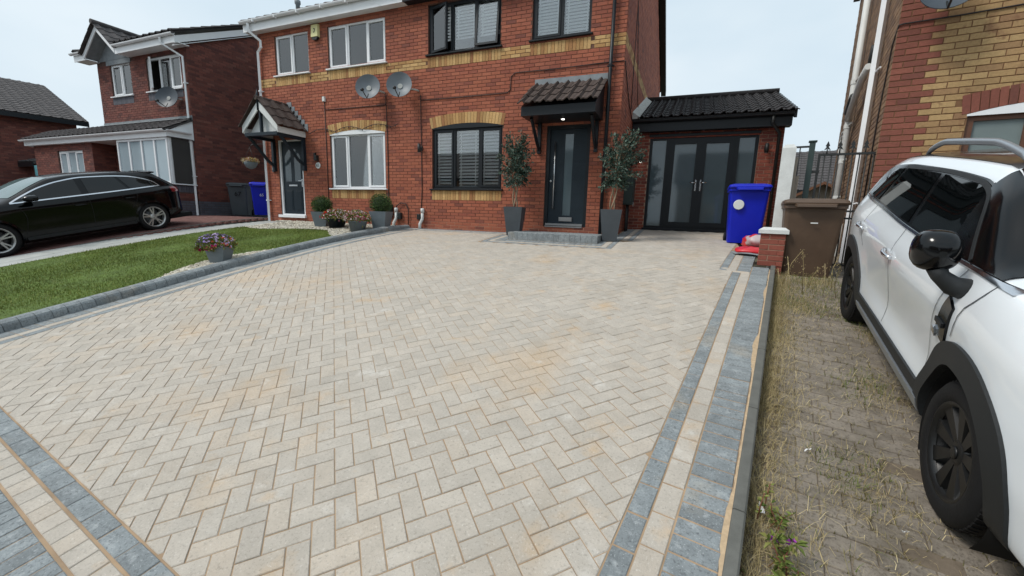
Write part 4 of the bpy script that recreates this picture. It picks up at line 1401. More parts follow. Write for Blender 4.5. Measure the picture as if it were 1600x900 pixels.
mb.box(FL, -20.0, -19.3, 6.42, 6.62, .36, .385); mb.box(FL, -20.0, -19.3, 6.44, 6.46, -.02, .36)
# verge along the gable side
mb.hexa([(LHX1+.10, FY-.38, 6.40), (LHX1+.13, FY-.38, 6.40), (LHX1+.13, FY+4, 8.40), (LHX1+.10, FY+4, 8.40), (LHX1+.10, FY-.38, 6.60), (LHX1+.13, FY-.38, 6.60), (LHX1+.13, FY+4, 8.58), (LHX1+.10, FY+4, 8.58)])
mb.hexa([(LHX1, FY-.38, 6.34), (LHX1+.10, FY-.38, 6.34), (LHX1+.10, FY+4, 8.36), (LHX1, FY+4, 8.36), (LHX1, FY-.38, 6.36), (LHX1+.10, FY-.38, 6.36), (LHX1+.10, FY+4, 8.38), (LHX1, FY+4, 8.38)])
# gablet bargeboards
GX0, GXm, GX1, GZ0, GZa = -19.35, -18.45, -17.55, 6.45, 7.22
gb = [(GX0, GZ0), (GX0, GZ0+.17), (GXm, GZa+.17), (GX1, GZ0+.17), (GX1, GZ0), (GXm, GZa)]
mb.prism([FL.pt(u, v, .40) for u, v in gb], (0, .03, 0))
fas = mb.build('fascia', M['upvc'], lh)
mb = MB(); mb.poly([FL.pt(GX0, GZ0, .02), FL.pt(GX1, GZ0, .02), FL.pt(GXm, GZa, .02)]); mb.box(FL, -18.9, -17.5, 6.30, 6.46, .0, .02); mb.build('gable_panel', M['lead'], lh)
gutter(fas, [((-17.5, FY-.44, 6.66), (0, -1, 0)), ((LHX1+.18, FY-.44, 6.66), (0, -1, 0))], .058, 'upvc')
gutter(fas, [((-20.05, FY-.44, 6.66), (0, -1, 0)), ((-19.45, FY-.44, 6.66), (0, -1, 0))], .058, 'upvc')
# roof
mb = MB()
LRY = FY+4.0
for a, b in (((FY-.45, 6.66), (LRY, 8.64)), ((FY+8.3, 6.66), (LRY, 8.64))):
    k_ = (b[1]-a[1])/(b[0]-a[0])
    for xa_, xb_, st_ in ((-19.9, -19.42, 0), (-19.42, -17.48, 1.5 if a[0] < b[0] else 0), (-17.48, LHX1+.2, 0)):
        y0_, z0_ = a[0]+st_, a[1]+st_*k_
        mb.hexa([(xa_, y0_, z0_), (xb_, y0_, z0_), (xb_, b[0], b[1]), (xa_, b[0], b[1]), (xa_, y0_, z0_+.05), (xb_, y0_, z0_+.05), (xb_, b[0], b[1]+.05), (xa_, b[0], b[1]+.05)])
lrf = mb.build('roof', M['tile_dark'], lh)
upv = Vector((0, LRY-(FY-.45), 8.64-6.66))
tiled(lrf, (-19.9, FY-.47, 6.70), (1, 0, 0), upv, LHX1+.25+19.9, upv.length, .3, .34, 'tile_grey', roll=.04, single=False, skipfn=lambda a, b: .075 < a < .455 and b < .36)
for sgn, gx in ((1, GX1), (-1, GX0)):
    ex, ez = gx-GXm, GZ0-GZa
    u_ = Vector((-ex, 0, -ez)).normalized(); L_ = math.hypot(ex, ez)+.16
    p0 = (gx+sgn*.10, FY-.48, GZ0+.12) if sgn > 0 else (gx-.10, FY+1.4, GZ0+.12)
    tiled(lrf, p0, (0, sgn, 0), u_, 1.9, L_, .3, .3, 'tile_grey', roll=.04)
mb = MB()
for gx in (GX0, GX1):
    mb.poly([FL.pt(gx, GZ0+.03, .40), FL.pt(GXm, GZa+.03, .40), FL.pt(GXm, GZa+.03, -.02), FL.pt(gx, GZ0+.03, -.02)])
mb.build('gable_soffit', M['lead'], lh)
mb = MB(); mb.tube([(GXm, FY-.5, GZa+.25), (GXm, FY+1.4, GZa+.25)], .08, 8); mb.build('ridge_tile', M['tile_grey'], lrf)
pipe(lh, [(-15.05, FY-.44, 6.6), (-15.05, FY-.42, 6.45), (LHX1-.10, FY-.06, 6.15), (LHX1-.10, FY-.06, 1.36)], .04, 'upvc', True, [(LHX1-.1, FY-.06, 5.4), (LHX1-.1, FY-.06, 3.9), (LHX1-.1, FY-.06, 2.6)])
# lean-to over bay and hall
BY = 8.12
FB = Fr((0, BY, 0), (1, 0, 0), (0, -1, 0))
mb = MB()
PX0, PX1 = -23.3, -14.62
mb.box(FB, PX0, PX1, 3.70, 3.86, -.02, 0); mb.box(FB, PX0, PX1, 3.70, 3.715, -.75, -.02)
mb.hexa([(PX1-.02, BY+.02, 3.70), (PX1, BY+.02, 3.70), (PX1, FY-.002, 3.70), (PX1-.02, FY-.002, 3.70), (PX1-.02, BY+.02, 3.86), (PX1, BY+.02, 3.86), (PX1, FY-.002, 4.30), (PX1-.02, FY-.002, 4.30)])
pf = mb.build('porch_fascia', M['upvc'], lh)
gutter(pf, [((PX0-.1, BY-.06, 3.90), (0, -1, 0)), ((PX1+.04, BY-.06, 3.90), (0, -1, 0))], .06, 'upvc')
gutter(pf, [((PX1+.04, BY-.02, 3.90), (1, 0, 0)), ((PX1+.04, FY-.1, 3.90), (1, 0, 0))], .05, 'upvc')
mb = MB(); mb.hexa([(PX0, BY-.05, 3.86), (PX1+.03, BY-.05, 3.86), (PX1+.03, FY, 4.28), (PX0, FY, 4.28), (PX0, BY-.05, 3.91), (PX1+.03, BY-.05, 3.91), (PX1+.03, FY, 4.33), (PX0, FY, 4.33)])
prf = mb.build('porch_roof', M['tile_grey'], lh)
upv = Vector((0, FY-BY+.03, .42))
tiled(prf, (PX0, BY-.08, 3.915), (1, 0, 0), upv, PX1+.03-PX0, upv.length, .3, .3, 'tile_grey', roll=.035, single=False)
mb = MB(); mb.box(FL, LHX0, LHX1, 4.30, 4.46, .001, .015); mb.poly([FL.pt(LHX0, 4.34, .16), FL.pt(LHX1, 4.34, .16), FL.pt(LHX1, 4.40, .016), FL.pt(LHX0, 4.40, .016)]); mb.build('flashing', M['lead'], prf)
# bay window
BX0, BX1 = -17.36, -14.72
FBW = Fr((0, BY+.08, 0), (1, 0, 0), (0, -1, 0))
LB2 = LB
bw = LB.wall(lh, FBW, BX0, BX1, 1.30, 2.32, [], lambda u, v, l: None if v > 2.08 else ('brick_grey' if v < 1.85 else 'brick_dark'), 'mortar_dark', name='bay_wall')
LB.soldier(bw, FBW, BX0, BX1, 2.085, 2.31, 'brick_grey')
FBR = Fr((BX1, BY+.08, 0), (0, 1, 0), (1, 0, 0))
bw2 = LB.wall(lh, FBR, 0, FY-BY-.08, 1.30, 2.32, [], lambda u, v, l: None if v > 2.08 else ('brick_grey' if v < 1.85 else 'brick_dark'), 'mortar_dark', name='bay_wall')
LB.soldier(bw2, FBR, 0, FY-BY-.08, 2.085, 2.31, 'brick_grey')
# hall wall to the left of the bay
HW = (-21.35, -19.68, 2.6, 3.48)
FH = Fr((0, BY+.14, 0), (1, 0, 0), (0, -1, 0))
LB.wall(lh, FH, -23.0, -19.05, 1.30, 3.70, [HW], lambda u, v, l: 'brick_dark', 'mortar_dark', name='hall_wall')
FH2 = Fr((-19.05, BY+.14, 0), (0, 1, 0), (1, 0, 0))
LB.wall(lh, FH2, 0, FY-BY-.14, 1.30, 3.70, [], lambda u, v, l: 'brick_dark', 'mortar_dark', name='hall_wall')
LB.finish(300)
window(lh, FBW, BX0, BX1, 2.34, 3.69, [(0, .25, 'F'), (.25, .5, 'F'), (.5, .75, 'F'), (.75, 1, 'F')], 'upvc', setb=-.03, w=.06, glass='frostl', roomd=.5)
window(lh, FBR, .02, FY-BY-.09, 2.34, 3.69, [(0, 1, 'F')], 'upvc', setb=-.03, w=.06, glass='frost_dark', dress=lambda w: curtain(w, FBR, (.36, .62, .48, .62, 2.42, 3.62), d=-.004), roomd=0)
window(lh, FH, *HW, [(0, .34, 'S'), (.34, .66, 'F'), (.66, 1, 'S')], 'upvc', w=.06, glass='frostl', dress=lambda w: curtain(w, FH, (-21.3, -19.7, -21.3, -19.7, 2.65, 3.45)), roomd=.5)

# garage and far house beyond
def plain_house(name, label, cat, org, ang, w, dp, eave, ridge, wallm, roofm, wins=(), along='u', base=1.2, over=.35, bricks=False):
    """gabled block: u along the eaves, ridge parallel to u; wins: (u0,u1,v0,v1) on the front"""
    t = thing(name, label, cat, org)
    u = Vector((math.cos(ang), math.sin(ang), 0)); n = Vector((math.sin(ang), -math.cos(ang), 0))
    f = Fr(org[:2]+(0,), u, n)
    P = f.pt
    mb = MB()
    mb.hexa([P(0, base, 0), P(w, base, 0), P(w, base, -dp), P(0, base, -dp), P(0, eave, 0), P(w, eave, 0), P(w, eave, -dp), P(0, eave, -dp)])
    for uu in (0, w): mb.poly([P(uu, eave, 0), P(uu, eave, -dp), P(uu, ridge-.1, -dp/2)])
    ww_ = mb.build('wall', wallm, t)
    if bricks:
        pb = Bricks(); f2 = Fr(f.pt(0, 0, .02), u, n)
        pb.wall(t, f2, 0, w, base, eave, [q for q in wins], lambda a, b, c: 'brick_dark', 'mortar_dark'); pb.finish(0)
    mb = MB()
    k = (ridge-eave)/(dp/2)
    for s_ in (0, 1):
        d0 = over if s_ == 0 else -dp-over
        e = eave-k*over
        mb.hexa([P(-over, e, d0), P(w+over, e, d0), P(w+over, ridge, -dp/2), P(-over, ridge, -dp/2), P(-over, e+.1, d0), P(w+over, e+.1, d0), P(w+over, ridge+.1, -dp/2), P(-over, ridge+.1, -dp/2)])
    r_ = mb.build('roof', roofm, t)
    upv = (P(0, ridge+.1, -dp/2)-P(0, eave-k*over+.1, over))
    tiled(r_, P(-over, eave-k*over+.1, over+.02), u, upv, w+2*over, upv.length, .33, .34, 'tile_grey', roll=.03, single=False)
    mb = MB(); mb.box(f, -over, w+over, eave-k*over-.1, eave-k*over+.08, over, over+.03); mb.build('fascia', M['anth'], t)
    for q in wins:
        mb = MB(); ringbox(mb, f, *q, .07, -.02, .03); mb.box(f, (q[0]+q[1])/2-.03, (q[0]+q[1])/2+.03, q[2], q[3], -.02, .028)
        ww = mb.build('window', M['anth'], t)
        mb = MB(); mb.box(f, q[0]+.05, q[1]-.05, q[2]+.05, q[3]-.05, .004, .012); mb.build('pane', M['frost_dark'], ww)
    return t
plain_house('far_house', 'distant dark brick house with grey tiled roof at the left edge', 'house', (-27.6, 2.4, 1.2), math.atan2(1, .18), 8.6, 12.5, 5.3, 7.6, M['brick_dark'], M['tile_grey'], [(4.2, 5.6, 3.9, 4.9)], bricks=True)
plain_house('garage', 'low brick garage with grey roof behind the black car', 'garage', (-30.5, 9.3, 1.2), 0, 5.0, 5.5, 3.3, 4.25, M['brick_dark'], M['tile_grey'], bricks=True)
mb = MB(); FT = Fr((0, 9.0, 0), (1, 0, 0), (0, -1, 0))
mb.bbox(FT, -25.15, -24.75, 1.3, 3.12, 0, .05, .01); n = 10
mb.prism([FT.pt(-24.72, 1.3), FT.pt(-24.05, 1.3)] + [FT.pt(-24.05-.67*i/n, 3.1+.22*math.sin(math.pi*i/n)) for i in range(n+1)], (0, .04, 0))
tag(mb.build('garden_gate', M['teal'], None, (-24.5, 9, 1.3)), 'pale teal garden gate behind the roof of the black car', 'gate')

# houses on the far side of the street: behind the viewer, they show in the window panes and car glass
for hx, lb in ((-26, 'brick house across the street, the one reflected in the left windows'), (-13.5, 'brick house across the street, the one reflected in the dark window'), (-1, 'brick house across the street, the one reflected in the dark doors'), (11.5, 'brick house across the street, the one reflected in the white car')):
    plain_house('street_house', lb, 'house', (hx+9.5, -17.0, -.2), math.pi, 9.5, 8.0, 5.0, 7.6, M['brick_brown'], M['tile_grey'], [(1.0, 2.8, 3.1, 4.3), (5.6, 7.4, 3.1, 4.3), (1.0, 2.8, .8, 2.1), (6.0, 7.0, .0, 2.1)], base=-.4)
# ================================================================== cars
def pchip(xs, ys):
    xs = np.array(xs, float); ys = np.array(ys, float)
    o = np.argsort(xs); xs, ys = xs[o], ys[o]
    h = np.diff(xs); d = np.diff(ys)/h
    m = np.zeros(len(xs)); m[0], m[-1] = d[0], d[-1]
    for i in range(1, len(xs)-1):
        if d[i-1]*d[i] > 0:
            w1, w2 = 2*h[i]+h[i-1], h[i]+2*h[i-1]
            m[i] = (w1+w2)/(w1/d[i-1]+w2/d[i])
    def f(x):
        x = min(max(x, xs[0]), xs[-1])
        i = min(len(xs)-2, max(0, int(np.searchsorted(xs, x)-1)))
        t = (x-xs[i])/h[i]
        return (2*t**3-3*t*t+1)*ys[i] + (t**3-2*t*t+t)*h[i]*m[i] + (-2*t**3+3*t*t)*ys[i+1] + (t**3-t*t)*h[i]*m[i+1]
    return f

class Car:
    """body lofted through feature curves: feats = list of (xs, ys, zs) from sill to roof centre"""
    def __init__(s, feats, x0, x1, axles, arch_r, name, label, origin, fwd, lat, up_):
        s.fy = [pchip(f[0], f[1]) for f in feats]; s.fz = [pchip(f[0], f[2]) for f in feats]
        s.K = len(feats); s.x0, s.x1, s.ax, s.ar = x0, x1, axles, arch_r
        s.root = bpy.data.objects.new(name, None); s.root.empty_display_size = .3
        obj_link(s.root)
        ORG[s.root.name] = Vector((0, 0, 0))
        s.root.matrix_world = Matrix(((fwd.x, lat.x, up_.x, origin.x), (fwd.y, lat.y, up_.y, origin.y), (fwd.z, lat.z, up_.z, origin.z), (0, 0, 0, 1)))
        tag(s.root, label, 'car')
        s.cache = {}; s.arch_dx, s.arch_cut = 0, .02
    def section(s, x, n=64):
        key = round(x, 4)
        if key in s.cache: return s.cache[key]
        Y = [f(x) for f in s.fy]; Z = [f(x) for f in s.fz]
        T = np.arange(s.K)
        ty, tz = pchip(T, Y), pchip(T, Z)
        tt = np.linspace(0, s.K-1, n)
        r_ = (np.array([ty(t) for t in tt]), np.array([tz(t) for t in tt]))
        s.cache[key] = r_
        return r_
    def S(s, x, z):
        y, zz = s.section(x)
        zm = np.maximum.accumulate(zz)+np.arange(len(zz))*1e-7
        return float(np.interp(z, zm, y))
    def T(s, x, y):
        yy, zz = s.section(x)
        yr, zr = yy[::-1], zz[::-1]
        ym = np.maximum.accumulate(yr)+np.arange(len(yr))*1e-7
        return float(np.interp(y, ym, zr))
    def body(s, m, nx=150, nt=64, tail=(), extra=None):
        xs = np.linspace(s.x0, s.x1, nx)
        mb = MB(); idx = {}
        for sg in (1, -1):
            n0 = len(mb.v)
            for x in xs:
                y, z = s.section(float(x), nt)
                for a, b in zip(y, z): mb.v.append((float(x), sg*float(a), float(b)))
            for i in range(nx-1):
                for j in range(nt-1):
                    a = n0+i*nt+j
                    q = (a, a+nt, a+nt+1, a+1)
                    c = [sum(mb.v[k][t] for k in q)/4 for t in range(3)]
                    if abs(c[1]) > .45 and any(math.hypot(c[0]-ax+s.arch_dx, c[2]-.335) < s.ar+s.arch_cut for ax in s.ax): continue
                    if extra and extra(c[0], abs(c[1]), c[2]): continue
                    mb.face(q if sg < 0 else q[::-1], 0, True)
            for i, rev in ((0, False), (nx-1, True)):
                ring = [n0+i*nt+j for j in range(nt)]
                idx[(sg, i)] = ring
        for i in (0, nx-1):
            a, b = idx[(1, i)], idx[(-1, i)]
            for j in range(nt-1):
                mb.face((a[j], a[j+1], b[j+1], b[j]), 0, True)
        o = mb.build('body', m, s.root, local=True)
        import bmesh
        bm = bmesh.new(); bm.from_mesh(o.data)
        bmesh.ops.remove_doubles(bm, verts=bm.verts, dist=.0006)
        bmesh.ops.recalc_face_normals(bm, faces=bm.faces)
        bm.to_mesh(o.data); bm.free()
        for p in o.data.polygons: p.use_smooth = True
        s.bodyo = o
        return o
    def patch(s, name, m, edge, off=.004, ns=24, nt=8, sides=(1, -1), parent=None, thick=.0, smooth=True, fn=None):
        """edge(s,t)->(x,z) on the side of the car, s,t in 0..1"""
        for sg in sides:
            mb = MB()
            rows = []
            for j in range(nt+1):
                row = []
                for i in range(ns+1):
                    x, z = edge(i/ns, j/nt)
                    o_ = off(i/ns, j/nt) if callable(off) else off
                    row.append((x, sg*(s.S(x, z)+o_), z))
                rows.append(row if sg < 0 else row[::-1])
            mb.rings(rows, 0, closed=False, smooth=smooth)
            if thick:
                # skirt back to the body
                bd = [rows[0][i] for i in range(ns+1)] + [rows[j][ns] for j in range(1, nt+1)] + [rows[nt][i] for i in range(ns-1, -1, -1)] + [rows[j][0] for j in range(nt-1, 0, -1)]
                mb.rings([bd, [(p[0], p[1]-sg*thick, p[2]) for p in bd]], 0)
            o = fix_normals(mb.build(name, m, parent or s.root, local=True))
        return o
    def strip(s, name, m, pts, w, off=.003, sides=(1, -1), parent=None, thick=0.0, n=None):
        """ribbon along (x,z) polyline"""
        P = [np.array(p, float) for p in pts]
        D = [0]
        for a, b in zip(P, P[1:]): D.append(D[-1]+float(np.linalg.norm(b-a)))
        fx, fz = (pchip(D, [p[0] for p in P]), pchip(D, [p[1] for p in P])) if len(P) > 2 else ((lambda t: P[0][0]+(P[1][0]-P[0][0])*t/D[1]), (lambda t: P[0][1]+(P[1][1]-P[0][1])*t/D[1]))
        L_ = D[-1]; n = n or max(4, int(L_/.05))
        def edge(a, b):
            t = a*L_; e = 1e-3
            dx, dz = fx(min(L_, t+e))-fx(max(0, t-e)), fz(min(L_, t+e))-fz(max(0, t-e))
            q = math.hypot(dx, dz) or 1
            return fx(t)-dz/q*w*(b-.5), fz(t)+dx/q*w*(b-.5)
        return s.patch(name, m, edge, off, n, 2, sides, parent, thick)
    def wells(s, m, r=None, y0=.45, y1=.86):
        r = r or s.ar+.03
        for ax in s.ax:
            for sg in (1, -1):
                mb = MB()
                rows = [[(ax+r*math.cos(a), sg*y, .335+r*math.sin(a)) for a in np.linspace(-.6, math.pi+.6, 26)] for y in (y0, y1)]
                mb.rings(rows, 0, closed=False, smooth=True)
                mb.poly([(ax+r*math.cos(a), sg*y0, .335+r*math.sin(a)) for a in np.linspace(-.6, math.pi+.6, 26)])
                mb.build('wheel_well', m, s.root, local=True)
        mb = MB(); mb.hexa([(s.x0+.15, -.7, .2), (s.x1-.15, -.7, .2), (s.x1-.15, .7, .2), (s.x0+.15, .7, .2), (s.x0+.15, -.7, .3), (s.x1-.15, -.7, .3), (s.x1-.15, .7, .3), (s.x0+.15, .7, .3)])
        return mb.build('underbody', m, s.root, local=True)
    def wheel(s, ax, sg, rad, wid, yout, rimr, rimm, style, steer=0):
        c = Vector((ax, sg*(yout-wid/2), rad)); axis = Vector((math.sin(steer)*-sg*0, sg, 0))
        mb = MB()
        w = wid/2
        prof = [(rimr, -w*.8), (rimr+.02, -w*.98), (rad-.03, -w), (rad-.006, -w*.84), (rad, -w*.6), (rad, w*.6), (rad-.006, w*.84), (rad-.03, w), (rimr+.03, w*1.02), (rimr+.004, w*.94), (rimr-.004, w*.8)]
        mb.lathe(c, prof, 48, axis=axis, cap0=False, cap1=False)
        # tread blocks
        for k in range(60):
            a = k*math.pi*2/60
            for t0, t1 in ((-.78, -.42), (.42, .80)):
                e = Vector((math.cos(a), 0, math.sin(a))); f_ = Vector((-math.sin(a), 0, math.cos(a)))
                p = lambda r_, q, hw: c+e*r_+f_*q+Vector((0, sg, 0))*(w*hw)
                q = .011
                mb.hexa([p(rad-.01, -q, t0), p(rad-.01, q, t0), p(rad-.01, q, t1), p(rad-.01, -q, t1), p(rad+.004, -q, t0), p(rad+.004, q, t0), p(rad+.003, q, t1*.97), p(rad+.003, -q, t1*.97)])
        wh = mb.build('wheel', M['rubber'], s.root, local=True)
        rm = MB()
        rm.lathe(c, [(rimr-.012, -w*.8), (rimr-.02, w*.55), (rimr+.006, w*.86), (rimr+.010, w*.93), (rimr-.006, w*.95), (rimr-.022, w*.72)], 48, axis=axis, cap0=False, cap1=False)
        hub = c+Vector((0, sg*w*.60, 0))
        rm.lathe(hub, [(.085, -.05), (.075, .0), (.05, .012), (.033, .014)], 24, axis=axis)
        rm.lathe(hub, [(.031, .012), (.031, .020), (.02, .022)], 18, axis=axis)
        ns = 5 if style == 'double' else 9
        for k in range(ns):
            a0 = k*2*math.pi/ns + .3
            for da in ((-.17, .17) if style == 'double' else (0,)):
                a1 = a0+da; ain = a0+da*.55
                def pt(r_, a, hw, side, dep):
                    e = Vector((math.cos(a), 0, math.sin(a))); f_ = Vector((-math.sin(a), 0, math.cos(a)))
                    return c+e*r_+f_*(hw*side)+Vector((0, sg*dep, 0))
                h0, h1 = (.020, .017) if style == 'double' else (.026, .052)
                d0, d1 = w*.66, w*.80
                q = [pt(.055, ain, h0, -1, d0-.05), pt(.055, ain, h0, 1, d0-.05), pt(rimr-.012, a1, h1, 1, d1-.05), pt(rimr-.012, a1, h1, -1, d1-.05),
                     pt(.055, ain, h0*.7, -1, d0), pt(.055, ain, h0*.7, 1, d0), pt(rimr-.012, a1, h1*.75, 1, d1), pt(rimr-.012, a1, h1*.75, -1, d1)]
                rm.hexa(q)
        rim = rm.build('rim', rimm, wh, local=True)
        fix_normals(rim)
        dk = MB(); dk.lathe(c+Vector((0, -sg*w*.2, 0)), [(rimr-.02, 0), (.17, .02), (.16, .05), (.05, .05)], 32, axis=axis)
        dk.build('brake_disc', M['brake'], wh, local=True)
        return wh

M['brake'] = mat('dull_brake_metal', srgb(70, 70, 72), .5, .1, 20, metal=.6)
M['paint_white'] = mat('white_car_paint', srgb(231, 236, 240), .35, .01, 1, spec=.5, coat=1, coat_rough=.03)
M['paint_black'] = mat('black_car_paint', srgb(4, 5, 7), .12, .0, 1, spec=.32)
M['trim_black'] = mat('black_plastic_cladding', srgb(28, 31, 33), .55, .1, 60, .15, 400)
M['gloss_black'] = mat('gloss_black', srgb(9, 10, 12), .14, 0, spec=.4)
M['roof_black'] = mat('satin_dark_roof', srgb(42, 36, 36), .35, 0, spec=.5, coat=.6)
M['rim_black'] = mat('black_alloy', srgb(16, 17, 18), .42, .05, 20, spec=.5)
M['rim_silver'] = mat('silver_alloy', srgb(176, 176, 174), .32, .03, 10, metal=.7)
M['privacy'] = mat('dark_car_glass', srgb(8, 11, 12), .02, 0, spec=.5)
M['sidewin'] = mat('dark_side_glass', srgb(8, 11, 12), .02, 0, spec=.5)
M['rail'] = mat('satin_silver_rail', srgb(160, 166, 172), .35, 0, metal=.6)
M['seam'] = mat('panel_gap', srgb(60, 64, 68), .8, 0)
M['seam_k'] = mat('dark_panel_gap', srgb(2, 2, 3), .8, 0)
M['lamp_red'] = mat('red_tail_lamp', srgb(120, 10, 16), .15, 0, spec=.6, coat=1)
M['lamp_clear'] = mat('clear_lamp', srgb(190, 198, 204), .12, 0, spec=.7, coat=1)

def bil(bl, br, tl, tr, bow=0.0):
    def e(s_, t):
        x = (bl[0]*(1-s_)+br[0]*s_)*(1-t) + (tl[0]*(1-s_)+tr[0]*s_)*t
        z = (bl[1]*(1-s_)+br[1]*s_)*(1-t) + (tl[1]*(1-s_)+tr[1]*s_)*t + bow*4*s_*(1-s_)*t
        return x, z
    return e

# ---- white crossover on the right
Fh, Rh = Vector((1.25, 2.49, .634)), Vector((1.56, 5.11, 1.075))
d_ = (Rh-Fh).normalized(); lat_r = Vector((d_.y, -d_.x, 0)).normalized(); up_c = lat_r.cross(d_)
if up_c.z < 0: up_c = -up_c
fwd = -d_; left = up_c.cross(fwd).normalized()
org = Fh + left*.875 - up_c*.335
X = lambda *a: list(a)
wx = [.82, .70, .45, .2, 0, -.15, -.5, -.85, -1.4, -2.0, -2.6, -3.0, -3.3, -3.44, -3.48]
def row(vals): return vals
wf_ = [
    (wx, [.55, .70, .74, .76, .76, .76, .76, .76, .76, .76, .76, .74, .68, .60, .52], [.24]*12+[.28, .34, .40]),
    (wx, [.60, .78, .83, .845, .845, .845, .845, .845, .845, .845, .845, .83, .76, .66, .56], [.27]*12+[.32, .38, .44]),
    (wx, [.62, .80, .865, .885, .885, .882, .88, .88, .88, .882, .885, .865, .79, .70, .58], [.42]*15),
    (wx, [.63, .81, .88, .905, .905, .89, .868, .862, .862, .878, .905, .885, .81, .72, .60], [.58]*15),
    (wx, [.62, .80, .88, .915, .92, .918, .915, .915, .915, .918, .92, .90, .83, .75, .64], [.78, .84, .90, .92, .93, .93, .93, .93, .94, .96, .97, .96, .95, .94, .93]),
    (wx, [.56, .70, .79, .835, .85, .855, .86, .86, .86, .855, .84, .81, .76, .70, .60], [.90, 1.0, 1.08, 1.135, 1.15, 1.155, 1.145, 1.145, 1.155, 1.18, 1.205, 1.21, 1.18, 1.12, 1.05]),
    (wx, [.50, .62, .71, .755, .775, .785, .765, .715, .71, .705, .69, .67, .68, .64, .56], [.92, 1.02, 1.10, 1.155, 1.17, 1.20, 1.45, 1.54, 1.555, 1.55, 1.52, 1.465, 1.28, 1.16, 1.08]),
    (wx, [.40, .48, .55, .59, .62, .64, .66, .64, .64, .635, .61, .58, .58, .56, .50], [.94, 1.04, 1.12, 1.17, 1.19, 1.24, 1.51, 1.60, 1.61, 1.605, 1.575, 1.525, 1.34, 1.20, 1.10]),
    (wx, [0]*15, [.96, 1.06, 1.14, 1.19, 1.21, 1.28, 1.545, 1.63, 1.645, 1.64, 1.615, 1.565, 1.40, 1.24, 1.12])]
wc = Car(wf_, .82, -3.48, (0, -2.67), .385, 'parked_car', 'white compact crossover car with black wheels and mirror parked on the weedy drive', org, fwd, left, up_c)
wc.arch_dx, wc.arch_cut = .02, .055
def wc_open(x, y, z):
    if -2.93 < x < -.24 and wc.fz[5](x)+.05 < z < wc.fz[6](x)-.05 and y > .5: return True
    if -.62 < x < -.06 and y < wc.fy[6](x)-.05 and z > wc.fz[6](x)-.03: return True
    return False
wc.body(M['paint_white'], extra=wc_open)
wc.wells(M['arch_black'])
belt = lambda x: wc.fz[5](x)
topz = lambda x: wc.fz[6](x)
# black greenhouse: one gloss panel, panes on top
xa, xb = -.16, -2.98
def gh(s_, t):
    x = xa+(xb-xa)*s_
    b = belt(x)+.012
    tp = topz(x)-.012
    return x, b+(max(tp, b+.004)-b)*t
wc.patch('pillar_trim', M['gloss_black'], gh, .004, 60, 10)
def pane(x0, x1, x0t, x1t, name, m, off=.009):
    def e(s_, t):
        xB, xT = x0+(x1-x0)*s_, x0t+(x1t-x0t)*s_
        x = xB+(xT-xB)*t
        b, tp = belt(x)+.03, topz(x)-.045
        return x, b+(tp-b)*t
    return wc.patch(name, m, e, off, 20, 8, thick=.005)
pane(-.42, -1.36, -.70, -1.40, 'front_side_window', M['sidewin'])
pane(-1.45, -2.36, -1.49, -2.24, 'rear_side_window', M['privacy'])
pane(-2.43, -2.90, -2.33, -2.60, 'quarter_window', M['privacy'])
# grey surround of the panes
wc.strip('window_seal', M['trim_black'], [(-.39, belt(-.39)+.03), (-.68, topz(-.68)-.036), (-.95, topz(-.95)-.028), (-1.42, topz(-1.42)-.024), (-2.30, topz(-2.30)-.030)], .022, .012, thick=.006)
wc.strip('chrome_strip', M['chrome'], [(.06, belt(.06)+.004), (-.3, belt(-.3)+.006), (-.8, belt(-.8)+.006), (-1.4, belt(-1.4)+.006), (-2.2, belt(-2.2)+.006), (-2.98, belt(-2.98)+.004)], .016, .012, thick=.01)
# windscreen
mb = MB(); rows = []
for j in range(13):
    t = j/12
    row_ = []
    for i in range(17):
        q = (i/16-.5)*2
        x0_, x1_ = .02-.10*abs(q)**2, -.70-.04*abs(q)**2
        x = x0_+(x1_-x0_)*t
        y = q*(wc.fy[6](x)+.012)
        row_.append((x, y, wc.T(x, abs(y))+.006))
    rows.append(row_)
mb.rings(rows, 0, closed=False, smooth=True)
ws = mb.build('windscreen', M['gloss_black'], wc.root, local=True)
mb = MB(); rows = []
for j in range(11):
    t = .07+.86*j/10
    row_ = []
    for i in range(15):
        q = (i/14-.5)*2*.93
        x0_, x1_ = .02-.10*abs(q)**2, -.70-.04*abs(q)**2
        x = x0_+(x1_-x0_)*t
        y = q*(.70-.10*t)
        row_.append((x, y, wc.T(x, abs(y))+.010))
    rows.append(row_)
mb.rings(rows, 0, closed=False, smooth=True)
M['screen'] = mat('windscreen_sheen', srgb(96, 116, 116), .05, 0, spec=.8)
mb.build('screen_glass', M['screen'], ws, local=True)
# black windscreen pillars
for sg in (1, -1):
    mb = MB(); rows = []
    for j in range(19):
        x = -.08-.62*j/18
        y, z = wc.section(x, 64); tt = np.linspace(0, wc.K-1, 64)
        rows.append([(x, sg*(float(np.interp(q, tt, y))+.007), float(np.interp(q, tt, z))+.008) for q in np.linspace(5.10, 6.85 if x < -.2 else 6.3, 12)])
    mb.rings(rows, 0, closed=False, smooth=True)
    fix_normals(mb.build('screen_pillar', M['gloss_black'], wc.root, local=True))
